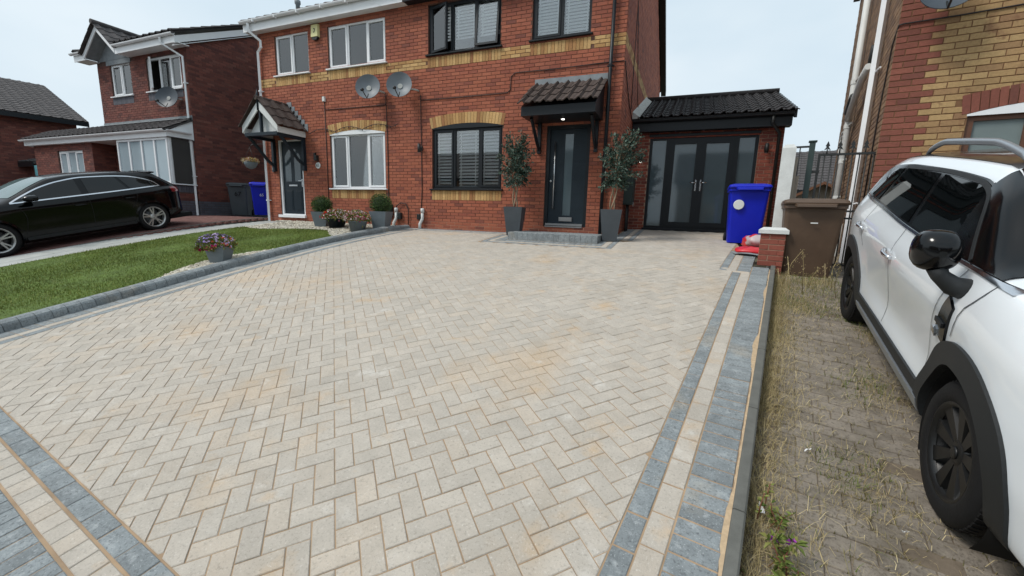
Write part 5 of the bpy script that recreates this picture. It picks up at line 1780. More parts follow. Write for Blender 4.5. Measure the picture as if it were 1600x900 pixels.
# dark roof skin and rails
mb = MB(); rows = []
for j in range(25):
    x = -.74-(2.95-.74)*j/24
    ymax = wc.fy[7](x)+.022
    rows.append([(x, ymax*(i/10-1), wc.T(x, abs(ymax*(i/10-1)))+.006) for i in range(21)])
mb.rings(rows, 0, closed=False, smooth=True)
mb.build('roof_panel', M['roof_black'], wc.root, local=True)
for sg in (1, -1):
    mb = MB()
    pts = []
    for i in range(21):
        t = i/20; x = -.80-1.67*t
        pts.append((x, sg*(wc.fy[7](x)-.035), wc.fz[7](x)+.008+.085*min(1, 4.2*t)**.6*min(1, 4.2*(1-t))**.6))
    mb.tube(pts, [.013+.009*math.sin(math.pi*min(1, max(0, i/20)))**.3 for i in range(21)], 8)
    mb.build('roof_rail', M['rail'], wc.root, local=True)
# arches, sills
def arch_patch(ax):
    def e(s_, t):
        a = math.radians(-18)+math.radians(216)*s_
        r_ = .400+(.515-.400)*t
        zz_ = .335+r_*math.sin(a)
        return ax-.02+r_*math.cos(a), max(zz_, .215)
    wc.patch('wheel_arch', M['trim_black'], e, lambda s_, t: .020-.006*t, 44, 5, thick=.05)
for ax in wc.ax: arch_patch(ax)
wc.strip('sill_cladding', M['trim_black'], [(-.44, .40), (-1.3, .40), (-2.22, .40)], .07, .014, thick=.03)
wc.strip('sill_strip', M['rail'], [(-.46, .315), (-1.3, .315), (-2.20, .315)], .075, .022, thick=.05)
wc.strip('sill_underside', M['trim_black'], [(-.46, .255), (-1.3, .255), (-2.20, .255)], .06, .010, thick=.05)
# door creases and gaps
wc.strip('door_gap', M['seam'], [(-.36, belt(-.36)-.01), (-.42, 1.0), (-.50, .75), (-.52, .50)], .005, .003)
wc.strip('door_gap', M['seam'], [(-1.42, belt(-1.42)-.01), (-1.44, .9), (-1.42, .45)], .006, .0015)
wc.strip('door_gap', M['seam'], [(-2.36, belt(-2.36)-.01), (-2.42, .98), (-2.28, .84)], .006, .0015)
wc.strip('bonnet_gap', M['seam'], [(-.06, belt(-.06)-.005), (-.09, 1.08), (-.17, .98), (-.205, .84)], .007, .004)
# side scuttle
wc.patch('side_scuttle', M['gloss_black'], bil((-.40, .80), (-.27, .765), (-.325, 1.01), (-.235, .97)), .012, 6, 6, thick=.015)
wc.patch('scuttle_bar', M['trim_black'], bil((-.375, .86), (-.28, .85), (-.37, .885), (-.275, .875)), .022, 4, 3, thick=.015)
wc.patch('indicator', M['chrome'], bil((-.405, .79), (-.365, .775), (-.40, .825), (-.37, .81)), .022, 4, 3, thick=.012)
# handles
for x in (-1.46, -2.42):
    for sg in (1, -1):
        mb = MB(); z0 = .945 if x > -2 else .985
        pts = [(x+.09-.18*i/6, sg*(wc.S(x+.09-.18*i/6, z0)+.004+.030*math.sin(math.pi*(i+.35)/6.7)), z0+.004*i) for i in range(7)]
        mb.tube(pts, .014, 8)
        mb.build('door_handle', M['chrome'], wc.root, local=True)
    wc.patch('handle_recess', M['paint_white'], bil((x-.06, .92 if x > -2 else .96), (x+.06, .92 if x > -2 else .96), (x-.06, 1.0 if x > -2 else 1.03), (x+.06, .99 if x > -2 else 1.02)), .001, 4, 4)
# mirrors
for sg in (1, -1):
    bx, bz = -.27, 1.115
    by = wc.S(bx, 1.08)
    mb = MB()
    mb.tube([(bx, sg*(by-.03), 1.055), (bx-.005, sg*(by+.05), 1.075), (bx-.01, sg*(by+.10), 1.12), (bx-.01, sg*(by+.12), 1.16)], [.058, .046, .036, .04], 14)
    mr = mb.build('mirror', M['trim_black'], wc.root, local=True)
    mb = MB()
    cx_, cy_, cz_ = bx-.01, by+.128, 1.235
    rings = []
    for i in range(11):
        t = i/10; xx = -.065+.130*t
        k = math.sqrt(max(0, 1-((t-.28)/.73)**2)) if t > .28 else .97+.03*t/.28
        k = max(k, .02)
        rings.append([(cx_+xx, sg*(cy_+.092*k*math.copysign(abs(math.cos(a))**.75, math.cos(a))), cz_+.100*k*math.copysign(abs(math.sin(a))**.8, math.sin(a))) for a in np.linspace(0, 2*math.pi, 24, endpoint=False)])
    mb.rings(rings, 0, True, True, True, True)
    fix_normals(mb.build('mirror_shell', M['gloss_black'], mr, local=True))
    mb = MB(); mb.rings([[(p[0]-.004, p[1]*1, p[2]) for p in [(cx_-.065, sg*(cy_+.08*math.cos(a)), cz_+.075*math.sin(a)) for a in np.linspace(0, 2*math.pi, 20, endpoint=False)]]]*2, 0, True, False)
    mb.build('mirror_glass', M['chrome'], mr, local=True)
for ax in wc.ax:
    for sg in (1, -1): wc.wheel(ax, sg, .338, .225, .885, .232, M['rim_black'], 'blade')

# ---- black hatchback on the left
Fh, Rh = Vector((-11.95, 3.61, .915)), Vector((-11.95, 6.21, 1.385))
d_ = (Rh-Fh).normalized(); lat_r = Vector((d_.y, -d_.x, 0)).normalized(); up_c = lat_r.cross(d_)
if up_c.z < 0: up_c = -up_c
fwd = -d_; left = up_c.cross(fwd).normalized()
org = Fh - left*.865 - up_c*.325
bx_ = [.86, .78, .5, .15, -.25, -.45, -.8, -1.15, -1.6, -2.3, -2.75, -3.0, -3.2, -3.36, -3.43]
bf_ = [
    (bx_, [.50, .66, .72, .74, .74, .74, .74, .74, .74, .74, .74, .72, .68, .60, .52], [.18]*10+[.19, .22, .27, .32, .38]),
    (bx_, [.56, .74, .82, .84, .835, .83, .83, .83, .83, .835, .84, .83, .78, .68, .58], [.22]*10+[.23, .26, .31, .36, .42]),
    (bx_, [.58, .76, .85, .87, .86, .855, .85, .85, .85, .86, .87, .86, .81, .72, .62], [.36]*15),
    (bx_, [.58, .76, .86, .885, .875, .865, .86, .86, .86, .872, .885, .875, .83, .74, .64], [.52]*15),
    (bx_, [.56, .74, .85, .885, .89, .89, .89, .89, .89, .893, .89, .875, .83, .76, .68], [.62, .68, .76, .80, .82, .83, .835, .84, .85, .87, .88, .885, .88, .87, .86]),
    (bx_, [.50, .64, .75, .80, .825, .83, .835, .835, .835, .825, .80, .775, .745, .70, .62], [.68, .76, .86, .915, .945, .955, .965, .97, .98, 1.0, 1.015, 1.02, 1.01, .98, .94]),
    (bx_, [.44, .56, .66, .71, .745, .745, .70, .66, .65, .64, .63, .63, .645, .63, .57], [.70, .78, .89, .945, .985, 1.04, 1.20, 1.325, 1.375, 1.365, 1.30, 1.235, 1.13, 1.03, .96]),
    (bx_, [.34, .42, .50, .54, .58, .59, .585, .575, .57, .565, .56, .55, .56, .55, .50], [.71, .80, .915, .97, 1.015, 1.08, 1.25, 1.375, 1.415, 1.405, 1.36, 1.31, 1.17, 1.05, .97]),
    (bx_, [0]*15, [.72, .81, .93, .99, 1.05, 1.13, 1.29, 1.405, 1.445, 1.435, 1.40, 1.36, 1.22, 1.07, .98])]
bc = Car(bf_, .86, -3.43, (0, -2.637), .335, 'parked_car', 'black five door hatchback with silver wheels parked on the red drive', org, fwd, left, up_c)
bc.body(M['paint_black'])
bc.wells(M['arch_black'], y1=.82)
beltb = lambda x: bc.fz[5](x)
tpb = pchip([-.40, -.7, -1.05, -1.6, -2.2, -2.6, -2.86, -2.98], [.985, 1.12, 1.255, 1.335, 1.315, 1.245, 1.14, 1.055])
def panb(x0, x1, name, m, lean0=0, lean1=0, off=.006):
    def e(s_, t):
        x = x0+(x1-x0)*s_ + (lean0*(1-s_)+lean1*s_)*t
        b = beltb(x)+.028; tp = max(tpb(x), b+.003)
        return x, b+(tp-b)*t
    return bc.patch(name, m, e, off, 24, 8)
panb(-.42, -1.46, 'front_side_window', M['sidewin'])
panb(-1.58, -2.30, 'rear_side_window', M['privacy2'] if 'privacy2' in M else M['privacy'], 0, .14)
panb(-2.36, -2.93, 'quarter_window', M['privacy'], .14, .0)
loop = [(-2.97, beltb(-2.97)+.026)] + [(x, tpb(x)+.014) for x in (-2.9, -2.7, -2.4, -2.0, -1.6, -1.2, -.9, -.6)] + [(-.37, beltb(-.37)+.022)]
bc.strip('window_surround', M['chrome'], loop, .020, .010, thick=.01)
bc.strip('window_surround', M['chrome'], [(-.36, beltb(-.36)+.014), (-1.0, beltb(-1.0)+.014), (-2.0, beltb(-2)+.014), (-2.98, beltb(-2.98)+.020)], .022, .010, thick=.01)
bc.strip('door_gap', M['seam_k'], [(-.40, beltb(-.4)), (-.50, .70), (-.42, .36)], .008, .002)
bc.strip('door_gap', M['seam_k'], [(-1.52, beltb(-1.5)), (-1.53, .7), (-1.50, .36)], .008, .002)
bc.strip('door_gap', M['seam_k'], [(-2.42, beltb(-2.42)), (-2.40, .80), (-2.25, .60)], .008, .002)
bc.strip('sill_strip', M['trim_black'], [(-.40, .27), (-1.3, .27), (-2.25, .27)], .06, .018, thick=.03)
for ax in bc.ax:
    def e(s_, t, ax=ax):
        a = math.radians(-12)+math.radians(204)*s_; r_ = .340+.04*t
        return ax+r_*math.cos(a), max(.335+r_*math.sin(a), .24)
    bc.patch('wheel_arch', M['paint_black'], e, lambda s_, t: .014-.010*t, 40, 3, thick=.05)
for sg in (1, -1):
    for x in (-1.36, -2.26):
        mb = MB(); z0 = .80 if x > -2 else .835
        mb.tube([(x+.1-.2*i/6, sg*(bc.S(x, z0)+.004+.026*math.sin(math.pi*(i+.35)/6.7)), z0) for i in range(7)], .013, 8)
        mb.build('door_handle', M['paint_black'], bc.root, local=True)
    mb = MB(); bx0 = -.62; by = bc.S(bx0, .97)
    mb.tube([(bx0, sg*(by-.04), .985), (bx0, sg*(by+.09), 1.0)], [.035, .03], 8)
    mr = mb.build('mirror', M['trim_black'], bc.root, local=True)
    mb = MB(); rings = []
    for i in range(10):
        t = i/9; xx = -.07+.20*t
        k = max(.03, math.sqrt(max(0, 1-((t-.25)/.76)**2)) if t > .25 else .97)
        rings.append([(bx0+xx, sg*(by+.16+.11*k*math.cos(a)), 1.035+.062*k*math.sin(a)) for a in np.linspace(0, 2*math.pi, 20, endpoint=False)])
    mb.rings(rings, 0, True, True, True, True); fix_normals(mb.build('mirror_shell', M['paint_black'], mr, local=True))
    # rear lamp
for sg in (1, -1):
    mb = MB(); rows = []
    for j in range(5):
        z = .86+.12*j/4
        rows.append([(x, sg*(bc.S(x, z)+.008), z) for x in np.linspace(-3.18, -3.40, 8)])
    mb.rings(rows, 0, closed=False, smooth=True)
    fix_normals(mb.build('tail_lamp', M['lamp_red'], bc.root, local=True))
# windscreen, rear screen and roof spoiler
mb = MB(); rows = []
for j in range(11):
    t = j/10; row_ = []
    for i in range(15):
        q = (i/14-.5)*2
        x = (-.28-.14*q*q)+((-1.10-.02*q*q)-(-.28-.14*q*q))*t
        y = q*(.66-.12*t); row_.append((x, y, bc.T(x, abs(y))+.006))
    rows.append(row_)
mb.rings(rows, 0, closed=False, smooth=True)
mb.build('windscreen', M['screen'], bc.root, local=True)
mb = MB(); rows = []
for j in range(7):
    t = j/6
    x = -3.03-.24*t
    rows.append([(x, (i/10-1)*(.52), bc.T(x, abs((i/10-1)*.52))+.006) for i in range(21)])
mb.rings(rows, 0, closed=False, smooth=True)
mb.build('rear_screen', M['privacy'], bc.root, local=True)
mb = MB()
mb.rings([[(-2.86, y, bc.T(-2.86, abs(y))+.012) for y in np.linspace(-.54, .54, 13)], [(-3.08, y, bc.T(-2.98, abs(y))+.035) for y in np.linspace(-.54, .54, 13)], [(-3.07, y, bc.T(-2.98, abs(y))+.012) for y in np.linspace(-.54, .54, 13)], [(-2.95, y, bc.T(-2.95, abs(y))-.01) for y in np.linspace(-.54, .54, 13)]], 0, closed=False, smooth=False)
mb.build('roof_spoiler', M['paint_black'], bc.root, local=True)
for ax in bc.ax:
    for sg in (1, -1): bc.wheel(ax, sg, .328, .225, .862, .236, M['rim_silver'], 'double')
# ================================================================== the right-hand house
RC = Vector((2.25, 7.2, 0))
FR = Fr(RC, DU, -DV)
FRS = Fr(RC, DV, -DU)
rh = thing('neighbour_house', 'buff brick house with red brick quoins beside the white car', 'house', (2.25, 7.2, 1.0))
RB = Bricks()
RW = (.80, 2.30, 1.70, 3.045)
ARo, ARi = arc(.74, 2.40, 3.27, .10), arc(.78, 2.34, 3.05, .11)
def pick_r(u, v, l):
    if .74 < u < 2.40 and 3.0 < v < ARo(u)-.02: return None
    return 'brick_r' if u < .36 else 'brick_buff'
wr = RB.wall(rh, FR, 0, 3.6, .75, 6.9, [RW], pick_r, 'mortar_buff')
RB.soldier(wr, FR, .74, 2.40, ARi, ARo, 'brick_r', fan=.03)
RB.wall(rh, FRS, 0, 5.75, .75, 7.2, [], lambda u, v, l: 'brick_brown', 'mortar_buff', off=.1, top=lambda u: 7.0)
RB.finish(300)
M['netglass'] = mat('net_curtained_glass', srgb(120, 132, 132), .05, .08, 3, spec=.8)
M['wframe'] = mat('brown_window_frame', srgb(96, 62, 44), .5, .12, 8, .1, 40)
window(rh, FR, *RW, [(0, .36, 'F'), (.36, .68, 'F'), (.68, 1, 'F')], 'wframe', setb=.04, w=.07, sill=True, glass='netglass')
mb = MB(); n = 14
a_ = [FR.pt(.79+1.54*i/n, 3.03, .001) for i in range(n+1)]; b_ = [FR.pt(.79+1.54*i/n, max(3.045, ARi(.79+1.54*i/n)-.002), .001) for i in range(n+1)]
mb.rings([a_, b_], 0, closed=False); mb.build('arch_infill', M['upvc'], rh)
# roof edge
mb = MB(); P = FRS.pt
mb.hexa([P(-.4, 6.85, .0), P(5.9, 6.85, .0), P(5.9, 6.85, .12), P(-.4, 6.85, .12), P(-.4, 7.05, .0), P(5.9, 7.05, .0), P(5.9, 7.05, .12), P(-.4, 7.05, .12)])
mb.build('verge_board', M['blacksteel'], rh)
mb = MB(); mb.hexa([FR.pt(-.15, 6.9, .4), FR.pt(4, 6.9, .4), FR.pt(4, 8.4, -3), FR.pt(-.15, 8.4, -3), FR.pt(-.15, 7.0, .4), FR.pt(4, 7.0, .4), FR.pt(4, 8.5, -3), FR.pt(-.15, 8.5, -3)])
mb.build('roof', M['tile_grey'], rh)
def rp(u, v, d=0): return FRS.pt(u, v, d)
pipe(rh, [rp(3.1, 6.9, .09), rp(3.1, .95, .09)], .055, 'upvc_old', False, name='soil_pipe')
for v in (2.2, 2.9, 3.55, 4.35):
    mb = MB(); mb.lathe(rp(3.1, v, .09), [(.064, -.04), (.064, .04)], 12, smooth=False); mb.tube([rp(3.1, v, .09), rp(2.86, v+.02, .06)], .012, 6)
    mb.build('pipe_collar', M['upvc_old'], rh)
pipe(rh, [rp(.92, 6.9, .07), rp(.92, .95, .07)], .048, 'upvc', True)
for v in (2.0, 3.9, 5.5):
    mb = MB(); mb.tube([rp(1.02, v, .06), rp(.70, v+.01, .03)], .014, 6)
    mb.build('pipe_clip', M['upvc'], rh)
mb = MB(); mb.tube([rp(1.35, 4.12, .10), rp(1.7, 4.06, .12), rp(2.9, 3.72, .12), rp(3.08, 3.66, .10)], .05, 10); mb.build('waste_pipe', M['upvc_old'], rh)
mb = MB(); mb.tube([rp(2.35, 3.93, .14), rp(2.9, 3.76, .14)], .056, 10); mb.tube([rp(1.6, 4.5, .05), rp(1.75, 4.25, .05), rp(2.2, 4.02, .08)], .03, 8); mb.build('pipe_sleeve', M['blacksteel'], rh)
mb = MB()
mb.tube([rp(3.1, 3.5, .1), rp(3.5, 3.5, .12), rp(3.62, 3.4, .12), rp(3.62, 3.12, .12), rp(3.3, 2.95, .1)], .022, 8)
mb.tube([rp(3.1, 3.42, .1), rp(3.42, 3.38, .12)], .03, 8); mb.tube([rp(3.1, 3.3, .1), rp(3.4, 3.22, .12)], .024, 8)
mb.build('overflow_pipes', M['upvc_old'], rh)
mb = MB(); mb.tube([rp(2.0, .95, .1), rp(2.0, 2.0, .1)], .045, 8); mb.tube([rp(1.6, .95, .1), rp(1.6, 1.7, .1)], .03, 8); mb.build('gully_pipe', M['upvc_old'], rh)
mb = MB(); mb.tube([FR.pt(2.2, 4.21, .012), FR.pt(1.07, 4.205, .012), FR.pt(.56, 4.195, .012), FR.pt(.04, 4.20, .012), FR.pt(.0, 4.19, .012), rp(.12, 4.0, .012), rp(.3, 3.2, .012), rp(.35, 1.0, .012)], .009, 6)
mb.build('cable', M['cable'], rh)

def dish(name, label, mount, c, facing, rx, rz, dishm, armm='blacksteel', group=None, arm_dir=None):
    """offset satellite dish: shallow bowl, feed arm with receiver, wall bracket"""
    t = thing(name, label, 'satellite dish', tuple(mount), group)
    c = Vector(c); n = Vector(facing).normalized()
    s_ = n.cross(Vector((0, 0, 1))).normalized(); u_ = s_.cross(n)
    mb = MB(); rings = []
    for q in (1.0, .97, .8, .55, .3, .02):
        dep = -.10*(1-q*q)
        rings.append([c + s_*(rx*q*math.cos(a)) + u_*(rz*q*math.sin(a)) + n*(dep+.03) for a in np.linspace(0, 2*math.pi, 32, endpoint=False)])
    back = [[p - n*.012 for p in r_] for r_ in rings]
    mb.rings(rings, 0, False, True, True, True); mb.rings(back[::-1], 0, True, False, True, True)
    mb.rings([rings[0], back[0]], 0)
    fix_normals(mb.build('bowl', M[dishm], t))
    mb = MB()
    low = c - u_*(rz*.98) + n*.02
    f_ = c + n*.34 - u_*(rz*.85)
    mb.tube([c-n*.05-u_*rz*.5, low, f_], .012, 6)
    mb.lathe(f_, [(.022, -.06), (.03, 0), (.036, .03), (.03, .05)], 12, axis=tuple((c-f_).normalized()))
    mb.build('feed_arm', M[armm], t)
    mb = MB(); m_ = Vector(mount)
    mb.tube([c-n*.06, c-n*.16, m_ + (c-m_)*.25, m_], .02, 8)
    mb.lathe(c-n*.10, [(.06, -.05), (.06, .05)], 10, axis=tuple(n))
    mb.build('bracket', M['leadwhite'], t)
    return t
dish('satellite_dish', 'dark grey dish on the buff brick house at the top right', FR.pt(.42, 4.42, 0), FR.pt(.36, 4.42, .30), (-.18, -.9, .28), .27, .28, 'dish_dark')
dish('satellite_dish', 'left dish of the pair on the red brick facade', (-7.16, FY, 4.55), (-7.42, FY-.30, 4.63), (.34, -.90, .22), .30, .30, 'dish')
dish('satellite_dish', 'right dish of the pair on the red brick facade', (-6.16, FY, 4.52), (-6.50, FY-.30, 4.60), (.34, -.90, .22), .30, .30, 'dish')
dish('satellite_dish', 'dark dish under the open upper window of the left house', (-15.0, FY, 4.95), (-15.32, FY-.25, 4.98), (.34, -.90, .22), .36, .33, 'dish_dark')

# ------------------------------------------------------------------ fittings on the facade
ab_ = thing('alarm_box', 'cream burglar alarm box under the white gutter', 'alarm box', (-9.3, FY, 6.1))
mb = MB(); P = F.pt
mb.rings([[P(-9.43, 6.05, 0), P(-9.19, 6.05, 0), P(-9.19, 6.36, 0), P(-9.43, 6.36, 0)], [P(-9.42, 6.06, .08), P(-9.20, 6.06, .08), P(-9.20, 6.35, .06), P(-9.42, 6.35, .06)]], 0, True, True); mb.build('cover', M['alarm'], ab_)
mb = MB(); mb.prism([P(-9.42, 6.05, 0), P(-9.20, 6.05, 0), P(-9.25, 5.99, 0), P(-9.37, 5.99, 0)], (0, -.07, 0)); mb.build('sounder', M['blacksteel'], ab_)
mb = MB()
for (u0, u1, v0, v1) in ((-9.33, -9.30, 6.24, 6.26), (-9.305, -9.285, 6.17, 6.25), (-9.325, -9.30, 6.15, 6.17), (-9.335, -9.32, 6.16, 6.19)):
    mb.box(F, u0, u1, v0, v1, .06, .0735+.002*(6.35-v1))
mb.build('emblem', M['blacksteel'], ab_)

def sconce(x, z, label, fr=F, lit=False):
    t = thing('wall_light', label, 'wall light', tuple(fr.pt(x, z, 0)))
    mb = MB(); mb.bbox(fr, x-.035, x+.035, z-.05, z+.05, 0, .03, .005); mb.tube([fr.pt(x, z, .02), fr.pt(x, z, .09)], .015, 8)
    mb.lathe(fr.pt(x, z-.10, .11), [(.038, 0), (.038, .20)], 14); mb.build('housing', M['blacksteel'], t)
    mb = MB(); mb.lathe(fr.pt(x, z-.102, .11), [(.03, 0), (.028, -.006)], 12); mb.build('lens', M['lamp_glow'] if lit else M['chrome'], t)
    return t
sconce(-6.10, 3.20, 'black wall light left of the dark ground floor window')
sconce(-1.17, 3.13, 'black wall light left of the dark double doors', FX, True)
sconce(1.45, 3.27, 'black wall light right of the dark double doors', FX)
t = thing('wall_light', 'black box wall light beside the slate door', 'wall light', tuple(F.pt(-9.5, 3.07, 0)))
mb = MB(); mb.bbox(F, -9.56, -9.51, 3.0, 3.19, 0, .06, .006); mb.bbox(F, -9.51, -9.42, 2.98, 3.12, .01, .11, .012); mb.build('housing', M['blacksteel'], t)
t = thing('house_number', 'small oval house number plate beside the slate door', 'number plate', tuple(F.pt(-9.46, 2.86, 0)))
mb = MB(); mb.lathe(F.pt(-9.46, 2.86, .0), [(.085, 0), (.085, .012), (.075, .018)], 20, axis=(0, -1, 0)); mb.build('plate', M['upvc_old'], t)
def font(parent, txt, loc, size, m, fr, name='lettering'):
    cu = bpy.data.curves.new(name, 'FONT'); cu.body = txt; cu.size = size; cu.extrude = .002; cu.align_x = 'CENTER'; cu.align_y = 'CENTER'
    tmp = bpy.data.objects.new(name, cu); COL.objects.link(tmp)
    dg = bpy.context.evaluated_depsgraph_get(); me = bpy.data.meshes.new_from_object(tmp.evaluated_get(dg))
    bpy.data.objects.remove(tmp)
    me.materials.clear(); me.materials.append(M[m])
    o = bpy.data.objects.new(name, me); obj_link(o, parent)
    z = Vector((0, 0, 1)); n = fr.n
    L_ = Vector(loc)-ORG[parent.name]
    o.matrix_local = Matrix(((fr.u.x, z.x, n.x, L_.x), (fr.u.y, z.y, n.y, L_.y), (fr.u.z, z.z, n.z, L_.z), (0, 0, 0, 1)))
    return o
font(t, '65', F.pt(-9.46, 2.86, .02), .11, 'blacksteel', F, 'digits')
t = thing('doorbell', 'small grey bell box on the brick beside the white downpipe', 'doorbell', tuple(F.pt(-11.17, 2.8, 0)))
mb = MB(); mb.bbox(F, -11.20, -11.12, 2.70, 2.92, 0, .04, .006); mb.build('case', M['planter'], t)
mb = MB(); mb.bbox(F, -11.185, -11.135, 2.75, 2.84, .04, .046, .003); mb.build('button', M['upvc'], t)
t = thing('junction_box', 'small white cable box on the facade below the white window', 'junction box', tuple(F.pt(-9.13, 4.54, 0)))
mb = MB(); mb.bbox(F, -9.17, -9.09, 4.48, 4.60, 0, .05, .006); mb.build('case', M['upvc_old'], t)

def cable(label, pts, r=.009):
    mb = MB(); mb.tube([F.pt(*p) for p in pts], r, 6)
    o = mb.build('cable', M['cable'], None, tuple(F.pt(pts[-1][0], pts[-1][1], 0)))
    tag(o, label, 'cable')
cable('black cable from the white junction box to the left dish', [(-9.13, 4.48, .012), (-9.125, 4.28, .012), (-8.4, 4.272, .012), (-7.16, 4.27, .012), (-7.13, 4.3, .012), (-7.13, 4.5, .012)])
cable('black cable dropping from the junction box beside the white window', [(-9.125, 4.27, .012), (-9.12, 3.0, .012), (-9.13, 1.5, .012)])
cable('black cable dropping from the left dish to the meter pipes', [(-7.12, 4.27, .012), (-7.10, 3.0, .012), (-7.10, 1.85, .012), (-7.07, 1.66, .012), (-6.95, 1.60, .014), (-6.8, 1.62, .02)])
cable('black cable from the right dish down to the conduit', [(-6.11, 4.42, .012), (-6.10, 3.4, .012), (-6.09, 2.2, .012), (-6.12, 1.8, .012), (-6.10, 1.55, .012)])
cable('black cable running along the facade to the house corner', [(-6.10, 4.30, .012), (-5.0, 4.295, .014), (-3.88, 4.30, .012), (-3.80, 4.36, .012), (-3.79, 4.62, .012), (-3.70, 4.69, .012), (-2.8, 4.68, .016), (-1.95, 4.70, .012), (HX1-.01, 4.70, .012)])
mb = MB(); mb.tube([FS.pt(.0, 4.70, .012), FS.pt(.9, 4.15, .012), FS.pt(1.62, 3.93, .012)], .009, 6); mb.tube([FS.pt(1.2, 6.9, .012), FS.pt(1.25, 5.0, .012), FS.pt(1.3, 4.1, .012)], .008, 6); mb.tube([FS.pt(1.25, 6.2, .012), FS.pt(2.3, 4.6, .012), FS.pt(3.2, 3.9, .012)], .007, 6)
tag(mb.build('cable', M['cable'], None, tuple(FS.pt(.9, 4.2, 0))), 'black cables slanting down the side wall above the extension roof', 'cable')
# festoon of unlit string lights over the white window
mb = MB(); pts = []
for i in range(41):
    s_ = i/40; u = -9.72+2.95*s_
    z = 3.74+.10*abs(math.sin(s_*math.pi*3.2))-.05*(1-s_)
    pts.append(F.pt(u, z, .03))
mb.tube(pts, .008, 5)
for p in pts[1::2]: mb.lathe(p-Vector((0, 0, .03)), [(.006, 0), (.012, .012), (.006, .03)], 6)
tag(mb.build('string_lights', M['cable'], None, tuple(F.pt(-8.2, 3.7, 0))), 'dark string lights looped over the white ground floor window', 'string lights')

def conduit(x, label, extra=None):
    t = thing('service_pipe', label, 'pipe', (x, FY-.1, g(FY-.1)))
    mb = MB(); mb.tube([(x-.03, FY-.10, g(FY)-.03), (x-.03, FY-.10, 1.40), (x+.01, FY-.05, 1.52), (x+.01, FY-.045, 1.74)], .038, 10); mb.build('conduit', M['upvc_old'], t)
    mb = MB(); mb.lathe((x+.01, FY-.045, 1.67), [(.046, 0), (.046, .10), (.03, .11)], 12); mb.build('cap', M['upvc_old'], t)
    if extra: extra(t)
def ex1(t):
    mb = MB(); mb.bbox(F, -7.10, -6.98, 1.62, 1.86, 0, .10, .01); mb.build('terminal_box', M['trim_black'], t)
    mb = MB(); mb.bbox(F, -6.80, -6.70, 1.50, 1.66, 0, .08, .01); mb.build('junction', M['blacksteel'], t)
    mb = MB(); mb.tube([F.pt(-6.88, 1.68, .05), F.pt(-6.84, 1.82, .05), F.pt(-6.72, 1.90, .04), F.pt(-6.56, 1.88, .03), F.pt(-6.49, 1.74, .03), F.pt(-6.50, 1.36, .03)], .012, 6); mb.build('hose', M['cable'], t)
    mb = MB(); mb.tube([F.pt(-7.6, 1.50, .03), F.pt(-7.1, 1.50, .03), F.pt(-6.98, 1.56, .03)], .018, 6); mb.build('feed_cable', M['cable'], t)
def ex2(t):
    mb = MB(); mb.bbox(F, -6.22, -6.13, 1.50, 1.64, 0, .07, .01); mb.build('junction', M['blacksteel'], t)
conduit(-6.86, 'grey service pipe with looped black hose below the white window', ex1)
conduit(-6.07, 'grey service pipe at the wall foot left of the dark window', ex2)

